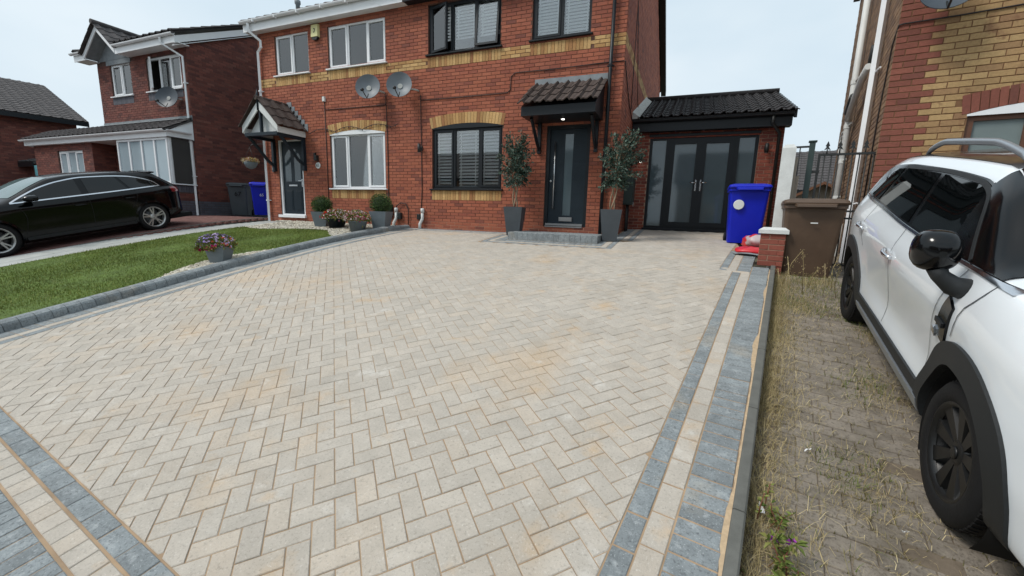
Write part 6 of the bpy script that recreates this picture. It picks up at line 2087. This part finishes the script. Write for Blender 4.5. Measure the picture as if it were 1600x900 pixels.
# ------------------------------------------------------------------ wheelie bins
def bin_(name, label, loc, ang, bm, w=.58, dpt=.72, h=1.07, lid=None, sticker=None, num=None, group=None, zoff=0):
    t = thing(name, label, 'bin', loc, group)
    c, s_ = math.cos(ang), math.sin(ang)
    def T(x, y, z): return (loc[0]+c*x-s_*y, loc[1]+s_*x+c*y, loc[2]+z)
    mb = MB(); rings = []
    def rr(hw, hd, y0, r_, z):
        pts = []
        for (sx, sy, a0) in ((1, 1, 0), (-1, 1, 90), (-1, -1, 180), (1, -1, 270)):
            for k in range(4):
                a = math.radians(a0+30*k)
                pts.append(T(sx*(hw-r_)+r_*math.cos(a), y0+sy*(hd-r_)+r_*math.sin(a), z))
        return pts
    hb = h-.09
    rings = [rr(w*.40, dpt*.36, .05, .05, 0.02), rr(w*.41, dpt*.37, .045, .05, .12), rr(w*.465, dpt*.44, .015, .04, hb*.86), rr(w*.47, dpt*.445, .01, .04, hb-.05), rr(w*.50, dpt*.475, 0, .04, hb-.045), rr(w*.50, dpt*.475, 0, .04, hb)]
    mb.rings(rings, 0, True, True)
    mb.build('body', M[bm], t)
    mb = MB()
    lr = [rr(w*.515, dpt*.49, -.01, .05, hb+.003), rr(w*.52, dpt*.50, -.015, .05, hb+.025), rr(w*.50, dpt*.47, -.01, .06, hb+.06), rr(w*.40, dpt*.36, 0, .08, hb+.085)]
    mb.rings(lr, 0, True, True)
    # front lip and rear handle
    mb.hexa([T(-w*.30, -dpt*.5-.045, hb-.03), T(w*.30, -dpt*.5-.045, hb-.03), T(w*.34, -dpt*.48, hb-.01), T(-w*.34, -dpt*.48, hb-.01), T(-w*.30, -dpt*.5-.04, hb+.0), T(w*.30, -dpt*.5-.04, hb+.0), T(w*.34, -dpt*.48, hb+.03), T(-w*.34, -dpt*.48, hb+.03)])
    mb.build('lid', M[lid or bm], t)
    mb = MB(); mb.tube([T(-w*.42, dpt*.5+.05, hb), T(w*.42, dpt*.5+.05, hb)], .018, 8)
    for sx in (-.36, 0, .36): mb.tube([T(w*sx, dpt*.46, hb-.01), T(w*sx, dpt*.5+.05, hb)], .016, 6)
    mb.build('handle', M[bm], t)
    ax = Vector((c, s_, 0))
    for sx in (-1, 1):
        mb = MB(); mb.lathe(T(sx*w*.44, dpt*.40, .10), [(.10, -.025), (.10, .025)], 18, axis=tuple(ax)); mb.lathe(T(sx*w*.44, dpt*.40, .10), [(.04, -.03), (.04, .03)], 10, axis=tuple(ax)); mb.build('wheel', M['rubber'], t)
    fr = Fr(T(0, -dpt*.40-.012, 0), (c, s_, 0), (s_, -c, 0))
    if sticker:
        mb = MB(); k = .07
        mb.lathe(T(*sticker), [(.088, 0), (.088, .004), (.080, .005)], 24, axis=(s_, -c, .08)); mb.build('sticker', M['upvc_old'], t)
    return t, T, Fr(T(0, 0, 0), (c, s_, 0), (s_, -c, 0))
BBA = R(-2)
bin_('wheelie_bin', 'bright blue recycling bin with round white sticker by the dark double doors', (1.0, 9.0, g(8.8)-.005), BBA, 'bin_blue', .66, .74, 1.09, sticker=(-.15, -.322, .71))
t, T_, f_ = bin_('wheelie_bin', 'large brown garden waste bin behind the brick pier', (1.58, 7.02, zn(6.7)-.01), R(-6), 'bin_brown', .70, .76, 1.075)
mb = MB(); mb.bbox(f_, -.03, .05, .74, .755, .348, .352, .002); mb.build('emblem', M['upvc_old'], t)
t, T_, f_ = bin_('wheelie_bin', 'grey bin numbered 67 against the side of the left house', (-14.1, 9.9, gred(9.2)+.0), R(38), 'bin_grey', .60, .74, 1.08)
font(t, '67', Vector(T_(0.02, -.335, .70)), .2, 'rubber', Fr((0, 0, 0), f_.u, f_.n), 'digits')
t, T_, f_ = bin_('wheelie_bin', 'dark blue recycling bin beside the grey bin between the houses', (-13.15, 10.0, gred(9.2)+.02), R(38), 'bin_blue', .58, .72, 1.08)
font(t, '65', Vector(T_(0.05, -.325, .66)), .12, 'upvc_old', Fr((0, 0, 0), f_.u, f_.n), 'digits')
bin_('wheelie_bin', 'dark brown bin half hidden by the white downpipe', (-12.45, 10.15, gred(9.2)+.02), R(38), 'bin_black', .58, .72, 1.06)

# ------------------------------------------------------------------ pier, post, railings and gate on the boundary
pier = thing('brick_pier', 'low red brick pier with white cap beside the brown bin', 'pier', (1.11, 6.9, 1.0))
FP = Fr((.97, 6.76, 0), DU, -DV)
PB = Bricks()
pz0 = g(6.76)-.01
M['brick_p'] = mat('pier_brick', srgb(136, 74, 60), .85, .12, 40, .4, 120, isl=.1)
pw = PB.wall(pier, FP, 0, .30, pz0, pz0+.45, [], lambda u, v, l: 'brick_p', 'mortar_pale')
pw2 = PB.wall(pier, Fr(FP.pt(0, 0, 0), DV, -DU), 0, .30, pz0, pz0+.45, [], lambda u, v, l: 'brick_p', 'mortar_pale', off=.11)
pw3 = PB.wall(pier, Fr(FP.pt(.30, 0, 0), DV, DU), 0, .30, pz0-.15, pz0+.45, [], lambda u, v, l: 'brick_p', 'mortar_pale', off=.11)
PB.finish(60)
mb = MB(); P = FP.pt; z = pz0+.452
mb.rings([[P(-.03, z, .03), P(.33, z, .03), P(.33, z, -.33), P(-.03, z, -.33)], [P(-.03, z+.05, .03), P(.33, z+.05, .03), P(.33, z+.05, -.33), P(-.03, z+.05, -.33)], [P(.02, z+.085, -.02), P(.28, z+.085, -.02), P(.28, z+.085, -.28), P(.02, z+.085, -.28)]], 0, True, True)
mb.build('cap', M['render_w'], pier)
post = thing('concrete_post', 'tall white painted concrete post standing behind the brick pier', 'post', (1.2, 7.2, 1.1))
FQ = Fr((1.155, 7.16, 0), DU, -DV); P = FQ.pt
mb = MB(); zt = 2.73
mb.rings([[P(0, 1.0, 0), P(.17, 1.0, 0), P(.17, 1.0, -.17), P(0, 1.0, -.17)], [P(0, zt, 0), P(.17, zt, 0), P(.17, zt, -.17), P(0, zt, -.17)], [P(.035, zt+.05, -.035), P(.135, zt+.05, -.035), P(.135, zt+.05, -.135), P(.035, zt+.05, -.135)]], 0, True, True)
mb.build('shaft', M['render_w'], post)
mb = MB(); mb.box(FQ, .17, .205, 1.0, 2.60, -.17, -.05); mb.box(FQ, .205, .245, 1.0, 2.35, -.19, -.10); mb.build('timber_batten', M['timber_grey'], post)
rail_ = thing('railing', 'short black iron railing panel beside the white post', 'railing', (1.5, 7.4, 1.1))
mb = MB(); FG = Fr((1.36, 7.42, 0), DU, -DV)
mb.box(FG, .0, .17, 2.76, 2.785, -.012, .012); mb.box(FG, 0, .17, 2.0, 2.02, -.012, .012); mb.build('rails', M['blacksteel'], rail_)
for u in (.06,):
    mb = MB(); mb.tube([FG.pt(u, 1.05, 0), FG.pt(u, 2.77, 0)], .008, 6); mb.build('bar', M['blacksteel'], rail_)
gp_ = thing('gate_post', 'square rusty dark green gate post left of the iron gate', 'gate post', (1.55, 7.38, 1.0))
mb = MB(); mb.box(FG, .165, .235, .95, 2.83, -.035, .035); mb.build('shaft', M['darkgreen'], gp_)
mb = MB(); mb.bbox(Fr(FG.pt(0, 0, 0), DU, -DV), .15, .25, 2.83, 2.85, -.05, .05, .004); mb.build('cap', M['darkgreen'], gp_)
gate = thing('iron_gate', 'black wrought iron gate with arrow finials between post and house', 'gate', tuple(FG.pt(.65, 1.05, 0)))
gu0, gu1, gz0, gz1 = .285, .98, 1.10, 2.665
mb = MB()
for (a0, a1, b0, b1) in ((gu0, gu0+.03, gz0, gz1), (gu1-.03, gu1, gz0, gz1), (gu0+.03, gu1-.03, gz1-.03, gz1), (gu0+.03, gu1-.03, gz0, gz0+.03), (gu0+.03, gu1-.03, 1.86, 1.885), (gu0+.03, gu1-.03, 1.76, 1.785)):
    mb.box(FG, a0, a1, b0, b1, -.012, .012)
for v in (2.42, 1.35): mb.box(FG, .235, gu0+.04, v-.015, v+.015, -.018, .018)
mb.build('frame', M['blacksteel'], gate)
nb = 9
for k in range(1, nb):
    u = gu0+(gu1-gu0)*k/nb
    mb = MB(); mb.tube([FG.pt(u, gz0+.02, 0), FG.pt(u, gz1-.02, 0)], .0085, 6); mb.build('bar', M['blacksteel'], gate)
for k in range(5):
    u = gu0+.095+(gu1-gu0-.13)*k/4
    mb = MB(); P = lambda a, b: FG.pt(u+a, gz1+b, 0)
    mb.tube([P(0, 0), P(0, .06)], .009, 6)
    mb.prism([FG.pt(u+a, gz1+b, .006) for a, b in ((0, .17), (.026, .105), (.012, .095), (.040, .045), (.0, .066), (-.040, .045), (-.012, .095), (-.026, .105))], DV*.012)
    mb.build('finial', M['blacksteel'], gate)

# garden beyond the gate: summerhouse and distant terrace
sh = thing('summerhouse', 'brown timber summerhouse with gabled roof seen through the gate', 'shed', (4.6, 19.2, 1.3))
FSH = Fr((3.55, 19.2, 0), DU, -DV); P = FSH.pt
mb = MB(); mb.hexa([P(0, 1.2, 0), P(2.0, 1.2, 0), P(2.0, 1.2, -2), P(0, 1.2, -2), P(0, 2.58, 0), P(2.0, 2.58, 0), P(2.0, 2.58, -2), P(0, 2.58, -2)]); mb.poly([P(0, 2.58, .002), P(2, 2.58, .002), P(1, 3.12, .002)])
mb.build('wall', M['timber_grey'], sh)
mb = MB()
for a, b in (((-.25, 2.44), (1, 3.12)), ((2.25, 2.44), (1, 3.12))):
    mb.hexa([P(a[0], a[1], .35), P(a[0], a[1], -2.2), P(b[0], b[1], -2.2), P(b[0], b[1], .35), P(a[0], a[1]+.10, .35), P(a[0], a[1]+.10, -2.2), P(b[0], b[1]+.10, -2.2), P(b[0], b[1]+.10, .35)])
mb.build('roof', M['wood'], sh)
for u in (.32, .74, 1.16, 1.58):
    mb = MB(); ringbox(mb, FSH, u-.19, u+.17, 1.55, 2.42, .03, 0, .03); mb.box(FSH, u-.022, u+.0, 1.55, 2.42, 0, .028); mb.box(FSH, u-.19, u+.17, 1.86, 1.88, 0, .027)
    ww = mb.build('window', M['timber_grey'], sh)
    mb = MB(); mb.box(FSH, u-.17, u+.15, 1.57, 2.40, .002, .010); mb.build('pane', M['frost_dark'], ww)
plain_house('terrace_house', 'distant house with grey roof visible beyond the gate', 'house', (1.0, 26.0, 1.3), -TH, 14, 8, 3.4, 5.6, M['render_w'], M['tile_grey'], [(2.2, 3.2, 2.2, 3.1), (5.4, 6.4, 2.2, 3.1)])

# ------------------------------------------------------------------ plastic sand bags
def sack(name, label, c, w, d, h, m, ang=0, seed=1, cat='bag'):
    r_ = random.Random(seed); mb = MB(); n, k = 16, 12
    ph = [r_.uniform(0, 6) for _ in range(6)]
    rings = []
    for j in range(k+1):
        v = -math.pi/2+math.pi*j/k
        ring = []
        for i in range(n):
            a = 2*math.pi*i/n
            sx = math.copysign(abs(math.cos(a))**.55, math.cos(a)); sy = math.copysign(abs(math.sin(a))**.55, math.sin(a))
            cr_ = max(.001, math.cos(v))**.55
            x, y = w/2*sx*cr_, d/2*sy*cr_
            z = h/2*(1+math.copysign(abs(math.sin(v))**.8, v))*(1+.12*math.sin(x*17+ph[0])*math.sin(y*21+ph[1])+.10*math.sin(x*9+y*13+ph[2])) + .012*math.sin(a*5+ph[3])*cr_
            x += .014*math.sin(z*60+ph[4]+a*3); y += .014*math.sin(z*50+ph[5]+a*2)
            ca, sa = math.cos(ang), math.sin(ang)
            ring.append((c[0]+ca*x-sa*y, c[1]+sa*x+ca*y, c[2]+max(0, z)))
        rings.append(ring)
    mb.rings(rings, 0, True, True, True, True)
    return tag(mb.build(name, m, None, tuple(c)), label, cat)
sack('plastic_sack', 'flat red plastic sack lying on the paving beside the pier', (.99, 7.62, g(7.62)+.003), .44, .40, .10, M['red_plastic'], -.2, 3)
sack('plastic_sack', 'folded grey underside of the red sack on the paving', (.99, 7.56, g(7.56)+.001), .50, .40, .035, M['lead'], -.25, 8)
sack('plastic_sack', 'half clear bag of red rubbish slumped against the post', (1.12, 8.1, g(8.1)+.0), .40, .38, .24, M['red_plastic'], .3, 5)
sack('plastic_sack', 'milky clear plastic sheet draped over the red rubbish bag', (1.15, 7.98, g(8.0)+.07), .42, .34, .17, M['clear_plastic'], .1, 6)

# ------------------------------------------------------------------ planters and plants
def square_pot(parent, c, wt, wb, h, m, rim=.02, ang=0, name='planter'):
    mb = MB(); ca, sa = math.cos(ang), math.sin(ang)
    def sq(w, z): return [(c[0]+ca*x-sa*y, c[1]+sa*x+ca*y, c[2]+z) for x, y in ((-w/2, -w/2), (w/2, -w/2), (w/2, w/2), (-w/2, w/2))]
    mb.rings([sq(wb, 0), sq(wt, h), sq(wt-.05, h), sq(wt-.06, h-.06)], 0, True, True)
    o = mb.build(name, m, parent)
    mb = MB(); mb.poly(sq(wt-.056, h-.045)); mb.build('compost', M['soil'], parent)
    return o

def leaves(parent, pts, nrm, ln, wd, m, name='foliage', droop=.3, kind=True):
    """folded two-quad leaves at pts, growing along nrm"""
    pts = np.asarray(pts); nrm = np.asarray(nrm); n = len(pts)
    nrm = nrm/np.linalg.norm(nrm, axis=1)[:, None]
    r_ = nrg.normal(size=(n, 3)); s_ = np.cross(nrm, r_); s_ /= np.linalg.norm(s_, axis=1)[:, None]
    L_ = (ln*nrg.uniform(.7, 1.25, n))[:, None]; W_ = (wd*nrg.uniform(.8, 1.2, n))[:, None]
    up_ = np.cross(s_, nrm)
    mid = pts+nrm*L_*.5+up_*L_*.06; tip = pts+nrm*L_ - np.array([0, 0, 1])*L_*droop*.4
    V = np.stack([pts, mid-s_*W_/2+up_*W_*.15, tip, mid+s_*W_/2+up_*W_*.15], 1)
    b = np.arange(n)[:, None]*4
    Fc = np.concatenate([np.concatenate([b, b+1, b+2], 1), np.concatenate([b, b+2, b+3], 1)], 0)
    o = bulk(name, V.reshape(-1, 3), Fc, m, parent)
    if kind: o['kind'] = 'stuff'
    return o

def potted_tree(loc, label, top, lean, seed):
    r_ = random.Random(seed)
    t = thing('potted_tree', label, 'potted tree', loc)
    c = Vector(loc)
    square_pot(t, c, .40, .27, .60, M['planter'], ang=R(8))
    mb = MB()
    base = c+Vector((0, 0, .54))
    tips = []
    for k in range(3):
        a = k*2.1; pts = []
        for i in range(9):
            q = i/8
            pts.append(base+Vector((lean*q*.5+.05*math.cos(a+q*6)*(1-.3*q), .05*math.sin(a+q*6), q*(top-.95))))
        mb.tube(pts, [.017-.006*i/8 for i in range(9)], 6)
        tips.append(pts[-1])
    tw = []
    for k in range(96):
        h = r_.uniform(.0, 1)
        st = base+Vector((lean*.5*(.4+h*.6), 0, (top-1.05)*(.55+.35*h)))
        a = r_.uniform(0, 6.28); rad = (.16+.27*math.sin(min(1, .18+h*.9)*2.75))*r_.uniform(.45, 1.08)
        en = base+Vector((lean*(.3+h*.7)+rad*math.cos(a), rad*math.sin(a)*.8, (top-.54)*(.30+.68*h)+r_.uniform(-.05, .05)))
        mid_ = (st+en)/2+Vector((0, 0, .04))
        mb.tube([st, mid_, en], [.005, .004, .002], 4)
        tw.append((st, mid_, en))
    mb.build('trunk', M['bark'], t)
    P_, N_ = [], []
    for st, md, en in tw:
        dr = (en-md).normalized()
        for _ in range(26):
            q = r_.random()**.7
            p = (md+(en-md)*((q-.35)/.65)) if q > .35 else (st+(md-st)*(q/.35*.5+.5))
            p = p+Vector((r_.gauss(0, .022), r_.gauss(0, .022), r_.gauss(0, .022)))
            nn = dr*.5+Vector((r_.gauss(0, .6), r_.gauss(0, .6), r_.gauss(.15, .6)))
            P_.append(tuple(p)); N_.append(tuple(nn))
    leaves(t, P_, N_, .068, .034, M['leaf'])
    return t
potted_tree((-3.42, 8.42, g(8.42)+.0), 'potted tree in tall grey planter left of the dark front door', 2.12, -.02, 5)
potted_tree((-1.36, 8.28, g(8.28)+.0), 'potted tree in tall grey planter right of the dark front door', 2.10, .16, 9)

def box_ball(loc, label, wt, h, rad, ang):
    t = thing('box_topiary', label, 'topiary', loc)
    square_pot(t, Vector(loc), wt, wt*.68, h, M['planter_l'], ang=ang)
    c = np.array([loc[0], loc[1], loc[2]+h+rad*.72])
    d = nrg.normal(size=(2600, 3)); d /= np.linalg.norm(d, axis=1)[:, None]
    rr_ = rad*nrg.uniform(.72, 1.03, 2600)[:, None]
    P_ = c+d*rr_*np.array([1, 1, .92])
    leaves(t, P_, d+nrg.normal(0, .5, d.shape), .028, .016, M['boxleaf'])
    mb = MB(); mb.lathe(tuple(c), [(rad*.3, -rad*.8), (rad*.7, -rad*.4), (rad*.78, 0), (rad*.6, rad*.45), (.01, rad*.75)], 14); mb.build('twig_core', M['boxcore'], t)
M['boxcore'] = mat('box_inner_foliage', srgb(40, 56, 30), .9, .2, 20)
box_ball((-8.42, 7.98, bedz(7.98)+.01), 'clipped box ball in square grey planter by the slate door', .40, .36, .235, R(20))
box_ball((-6.72, 8.12, bedz(8.12)+.01), 'clipped box ball in square grey planter beside the service pipes', .42, .40, .25, R(14))

def flowers(t, c, rx, ry, rz, n, pal, leafm='weed', fs=.034):
    d = nrg.normal(size=(n*3, 3)); d[:, 2] = np.abs(d[:, 2])*.9-.15; d /= np.linalg.norm(d, axis=1)[:, None]
    P_ = np.array(c)+d*np.array([rx, ry, rz])*nrg.uniform(.55, 1.0, len(d))[:, None]
    leaves(t, P_, d+nrg.normal(0, .6, d.shape), .05, .022, M[leafm], 'foliage')
    for mk, frac, sel in pal:
        k = int(n*frac); dd_ = nrg.normal(size=(k*4, 3)); dd_[:, 2] = np.abs(dd_[:, 2])-.12; dd_ /= np.linalg.norm(dd_, axis=1)[:, None]
        if sel: dd_ = dd_[[sel(q) for q in dd_]]
        dd_ = dd_[:k]
        V, Fc = [], []
        for q in dd_:
            p = np.array(c)+q*np.array([rx, ry, rz])*nrg.uniform(.85, 1.08)
            nn = q+nrg.normal(0, .3, 3); nn /= np.linalg.norm(nn)
            s_ = np.cross(nn, [.3, .2, 1]); s_ /= np.linalg.norm(s_); u_ = np.cross(nn, s_)
            n0 = len(V); V.append(p-nn*.006); sz = fs*nrg.uniform(.7, 1.2)/2
            for a in range(10):
                rr_ = sz*(1.0 if a % 2 == 0 else .72); V.append(p+(s_*math.cos(a*.628)+u_*math.sin(a*.628))*rr_+nn*.006)
            for a in range(10): Fc.append((n0, n0+1+a, n0+1+(a+1) % 10))
        if Fc:
            o = bulk('blossom', np.array(V), np.array(Fc), M[mk], t); o['kind'] = 'stuff'
for nme, col in (('violet', (158, 140, 192)), ('lilac', (196, 176, 208)), ('magenta', (176, 28, 92)), ('coral', (206, 110, 84)), ('scarlet', (200, 50, 40)), ('rose', (206, 128, 144)), ('whitepink', (226, 208, 210)), ('yellowf', (214, 190, 90)), ('purplef', (150, 60, 160))):
    M[nme] = mat('petals_'+nme, srgb(*col), .7, .1, 30, isl=.15, spec=.2)

def round_pot(name, label, loc, rt_, rb_, h, m, pal, frx, frz, n, cz=.02, fs=.034):
    t = thing(name, label, 'flower pot', loc)
    mb = MB(); mb.lathe(loc, [(rb_, 0), (rt_, h*.92), (rt_*1.05, h*.93), (rt_*1.05, h), (rt_*.9, h), (rt_*.88, h-.03)], 24); mb.build('pot', m, t)
    flowers(t, (loc[0], loc[1], loc[2]+h+cz), frx, frx, frz, n, pal, fs=fs)
    return t
# purple pot on the gravel by the kerb
loc = (-6.80, 4.36, bedz(4.36)+.012)
t = thing('flower_pot', 'square grey pot of violet and magenta flowers beside the lawn kerb', 'flower pot', loc)
square_pot(t, Vector(loc), .30, .20, .26, M['planter_l'], ang=R(25))
flowers(t, (loc[0]-.05, loc[1], loc[2]+.27), .29, .24, .17, 420, [('violet', .55, lambda q: q[0] < .35), ('lilac', .35, None), ('coral', .05, lambda q: q[0] > .45), ('magenta', .03, lambda q: q[1] < -.2 and q[2] < .1)], fs=.036)
mb_c = [(-.22, -.16, .19), (.06, -.19, .22)]
for q in mb_c:
    flowers(t, (loc[0]+q[0], loc[1]+q[1], loc[2]+q[2]), .05, .05, .045, 26, [('magenta', 1.0, None)], fs=.04)
round_pot('flower_pot', 'dark bowl of scarlet and white flowers under the white window', (-7.86, 7.86, bedz(7.86)+.01), .24, .16, .22, M['doorslate'], [('scarlet', .35, lambda q: q[0] < 0), ('whitepink', .35, lambda q: q[0] > -.3), ('rose', .2, None)], .34, .20, 330)
round_pot('flower_pot', 'dark bowl of pink and white flowers beside the galvanised pot', (-7.12, 7.78, bedz(7.78)+.01), .20, .14, .16, M['doorslate'], [('whitepink', .5, None), ('rose', .3, None), ('lilac', .2, None)], .32, .22, 330, .06)
round_pot('flower_pot', 'galvanised pot of pink and yellow flowers at the gravel corner', (-6.80, 7.42, bedz(7.42)+.01), .20, .15, .24, M['planter_l'], [('rose', .4, None), ('whitepink', .3, None), ('yellowf', .12, None), ('magenta', .10, None)], .28, .18, 300, .04)
# hanging basket by the left pipe
t = thing('hanging_basket', 'grey hanging basket with faded flowers left of the small gabled canopy', 'hanging basket', (-12.05, 8.9, 2.85))
bcn = Vector((-11.92, 8.75, 2.98))
mb = MB(); mb.lathe(tuple(bcn), [(.03, -.2), (.12, -.15), (.17, -.06), (.18, 0), (.16, 0)], 18); mb.build('bowl', M['planter_l'], t)
mb = MB()
for k in range(3): mb.tube([bcn+Vector((.17*math.cos(k*2.1), .17*math.sin(k*2.1), 0)), bcn+Vector((0, 0, .42))], .004, 4)
mb.tube([bcn+Vector((0, 0, .42)), bcn+Vector((.05, .05, .5)), Vector((-11.5, 8.93, 3.5)), Vector((-11.5, 8.93, 3.1))], .009, 6)
mb.build('bracket', M['blacksteel'], t)
flowers(t, (bcn.x, bcn.y, bcn.z+.02), .22, .22, .10, 160, [('coral', .3, None), ('whitepink', .3, None), ('yellowf', .2, None)], 'hay', fs=.03)

M['moss'] = mat('joint_moss', srgb(96, 92, 56), .9, .15, 4, isl=.25, spec=.1, ramp=[(0, srgb(84, 86, 48)), (.5, srgb(112, 102, 66)), (1, srgb(140, 126, 88))])
# ------------------------------------------------------------------ weeds and dead grass on the neighbour's drive
def clump_points(n, fn):
    out = []
    while len(out) < n:
        a, b = rnd.uniform(.035, 1.5), rnd.uniform(.7, 7.0)
        if rnd.random() < fn(a, b):
            x, y = ab(a, b); out.append((x, y, zn(y)-.004))
    return np.array(out)
def patchy(a, b):
    s_ = math.sin(a*6.1+b*1.7)*math.sin(b*3.3-a*2.2)+.6*math.sin(b*7.9+a*9.1)*math.sin(a*13+b*2)
    return s_
edgefn = lambda a, b: math.exp(-(a-.05)/.08)*(.5+.5*math.sin(b*2.3)**2)
p1 = clump_points(6000, edgefn)
blades(p1, nrg.uniform(.04, .14, len(p1)), .0026, 1.0, M['hay'], 'dead_grass', 'dry straw grass fringe along the concrete edging', 'grass', 3, loc=(.7, 3.5, zn(3.5)))
p2 = clump_points(6500, lambda a, b: (max(0, patchy(a, b)-.25)*(1.25 if b > 4.6 or b < 2.2 else .55)))
blades(p2, nrg.uniform(.025, .09, len(p2)), .0024, 1.3, M['hay'], 'dead_grass', 'patches of dead straw grass between the old brown blocks', 'grass', 3, loc=(1, 3.5, zn(3.5)))
p3 = clump_points(4200, lambda a, b: (max(0, patchy(a+.3, b+1)-.35) + (.6 if b > 5.2 and a < .75 else 0) + (.25*max(0, patchy(b, a)) if b < 2.3 else 0)))
blades(p3, nrg.uniform(.02, .065, len(p3)), .0045, .9, M['weed'], 'weeds', 'green weeds and moss on the neighbouring drive', 'weed', 2, loc=(1, 4.5, zn(4.5)))
# flat-lying straw
n = 4200
a_ = np.where(nrg.random(n) < .45, .04+nrg.exponential(.10, n), nrg.uniform(.04, 1.25, n)); b_ = nrg.uniform(.8, 6.6, n)
V, Fc = [], []
for i in range(n):
    x, y = ab(a_[i], b_[i]); th = nrg.uniform(0, 6.28); L_ = nrg.uniform(.02, .06)+.13*nrg.random()**4; k0 = len(V); cv = nrg.normal(0, .5)
    for j in range(4):
        q = j/3; xx, yy = x+math.cos(th+cv*q)*L_*q, y+math.sin(th+cv*q)*L_*q
        zz_ = zn(yy)+.010+.02*math.sin(q*3.1)*nrg.uniform(.2, 1)
        nx_, ny_ = -math.sin(th)*.0010, math.cos(th)*.0010
        V += [(xx-nx_, yy-ny_, zz_), (xx+nx_, yy+ny_, zz_)]
    Fc += [(k0+2*j, k0+2*j+1, k0+2*j+3, k0+2*j+2) for j in range(3)]
o = bulk('straw', np.array(V), np.array(Fc), M['hay'], None, (1, 3, zn(3)))
tag(o, 'loose dry straw stalks scattered over the old brown paving', 'straw', kind='stuff')
# moss and seedlings rooted in the joints
jp = []
while len(jp) < 9000:
    k = rnd.randrange(0, 62); b = .6+.1*k+rnd.gauss(0, .005); a = rnd.uniform(.04, 1.6)
    if rnd.random() < .35: a = .04+(0 if k % 2 else .1)+.2*rnd.randrange(0, 8)+rnd.gauss(0, .005); b += rnd.uniform(0, .1)
    if rnd.random() < .12+max(0, patchy(a*1.3+.5, b*.8)): x, y = ab(a, b); jp.append((x, y, zn(y)-.006))
jp = np.array(jp)
blades(jp, nrg.uniform(.008, .032, len(jp)), .004, .9, M['moss'], 'moss', 'moss and seedlings in the joints of the old brown paving', 'moss', 1, loc=(1, 4, zn(4)))
# tall seeding weeds in front of the brown bin
t = thing('tall_weeds', 'tall pale seeding weeds in front of the brown bin', 'weed', (1.5, 6.5, zn(6.5)))
mb = MB(); P_, N_ = [], []
for k in range(15):
    x, y = ab(rnd.uniform(.05, .8), rnd.uniform(6.0, 6.65)); h = rnd.uniform(.18, .52); lx, ly = rnd.gauss(0, .08), rnd.gauss(0, .06)
    mb.tube([(x, y, zn(y)-.01), (x+lx*.4, y+ly*.4, zn(y)+h*.6), (x+lx, y+ly, zn(y)+h)], [.004, .003, .0015], 4)
    for _ in range(26):
        q = rnd.uniform(.45, 1); P_.append((x+lx*q+rnd.gauss(0, .018), y+ly*q+rnd.gauss(0, .018), zn(y)+h*q)); N_.append((rnd.gauss(0, .5), rnd.gauss(0, .5), .7))
tag(mb.build('stem', M['hay'], t), kind='stuff')
leaves(t, P_, N_, .022, .006, M['hay'], 'seed_heads')
# purple flowering weed at the bottom edge
t = thing('flowering_weed', 'leafy green weed with small purple flowers at the bottom edge beside the edging', 'weed', (.62, 1.9, zn(1.9)))
mb = MB(); P_, N_ = [], []; tips = []
for k in range(20):
    x, y = .52+rnd.gauss(0, .06), 1.98+rnd.gauss(0, .14); h = rnd.uniform(.05, .17); lx, ly = rnd.gauss(0, .06), rnd.gauss(-.02, .05)
    mb.tube([(x, y, zn(y)-.01), (x+lx*.5, y+ly*.5, zn(y)+h*.6), (x+lx, y+ly, zn(y)+h)], [.0035, .003, .002], 4); tips.append((x+lx, y+ly, zn(y)+h))
    for _ in range(16):
        q = rnd.uniform(.2, 1); P_.append((x+lx*q, y+ly*q, zn(y)+h*q)); N_.append((rnd.gauss(0, .8), rnd.gauss(0, .8), .35))
M['stem_red'] = mat('reddish_stem', srgb(120, 76, 56), .8, .1, 20)
tag(mb.build('stem', M['stem_red'], t), kind='stuff')
leaves(t, P_, N_, .030, .013, M['weed'], 'foliage')
for q in tips[::9]: flowers(t, q, .014, .014, .014, 5, [('purplef', 1.0, None)], fs=.022)
# litter
for i, (a, b, w, l, an, lb) in enumerate(((.30, 2.86, .012, .05, .6, 'small white paper scrap on the old brown blocks near the edging'), (.085, 2.28, .030, .11, 1.5, 'torn white wrapper in the straw by the edging'), (.66, 2.44, .012, .028, .3, 'tiny white cigarette end between the blocks'))):
    x, y = ab(a, b); mb = MB(); r0 = []
    for j in range(6):
        q = j/5; xx, yy = x+math.cos(an)*l*(q-.5), y+math.sin(an)*l*(q-.5); zz_ = zn(yy)+.014+.012*abs(math.sin(q*5+i))
        hw = w/2*(.6+.5*math.sin(q*4+i))
        r0.append([(xx-math.sin(an)*hw, yy+math.cos(an)*hw, zz_), (xx+math.sin(an)*hw, yy-math.cos(an)*hw, zz_+.004), (xx+math.sin(an)*hw, yy-math.cos(an)*hw, zz_+.0055), (xx-math.sin(an)*hw, yy+math.cos(an)*hw, zz_+.0015)])
    mb.rings(r0, 0, True, True)
    tag(mb.build('litter', M['upvc'], None, (x, y, zn(y))), lb, 'litter')
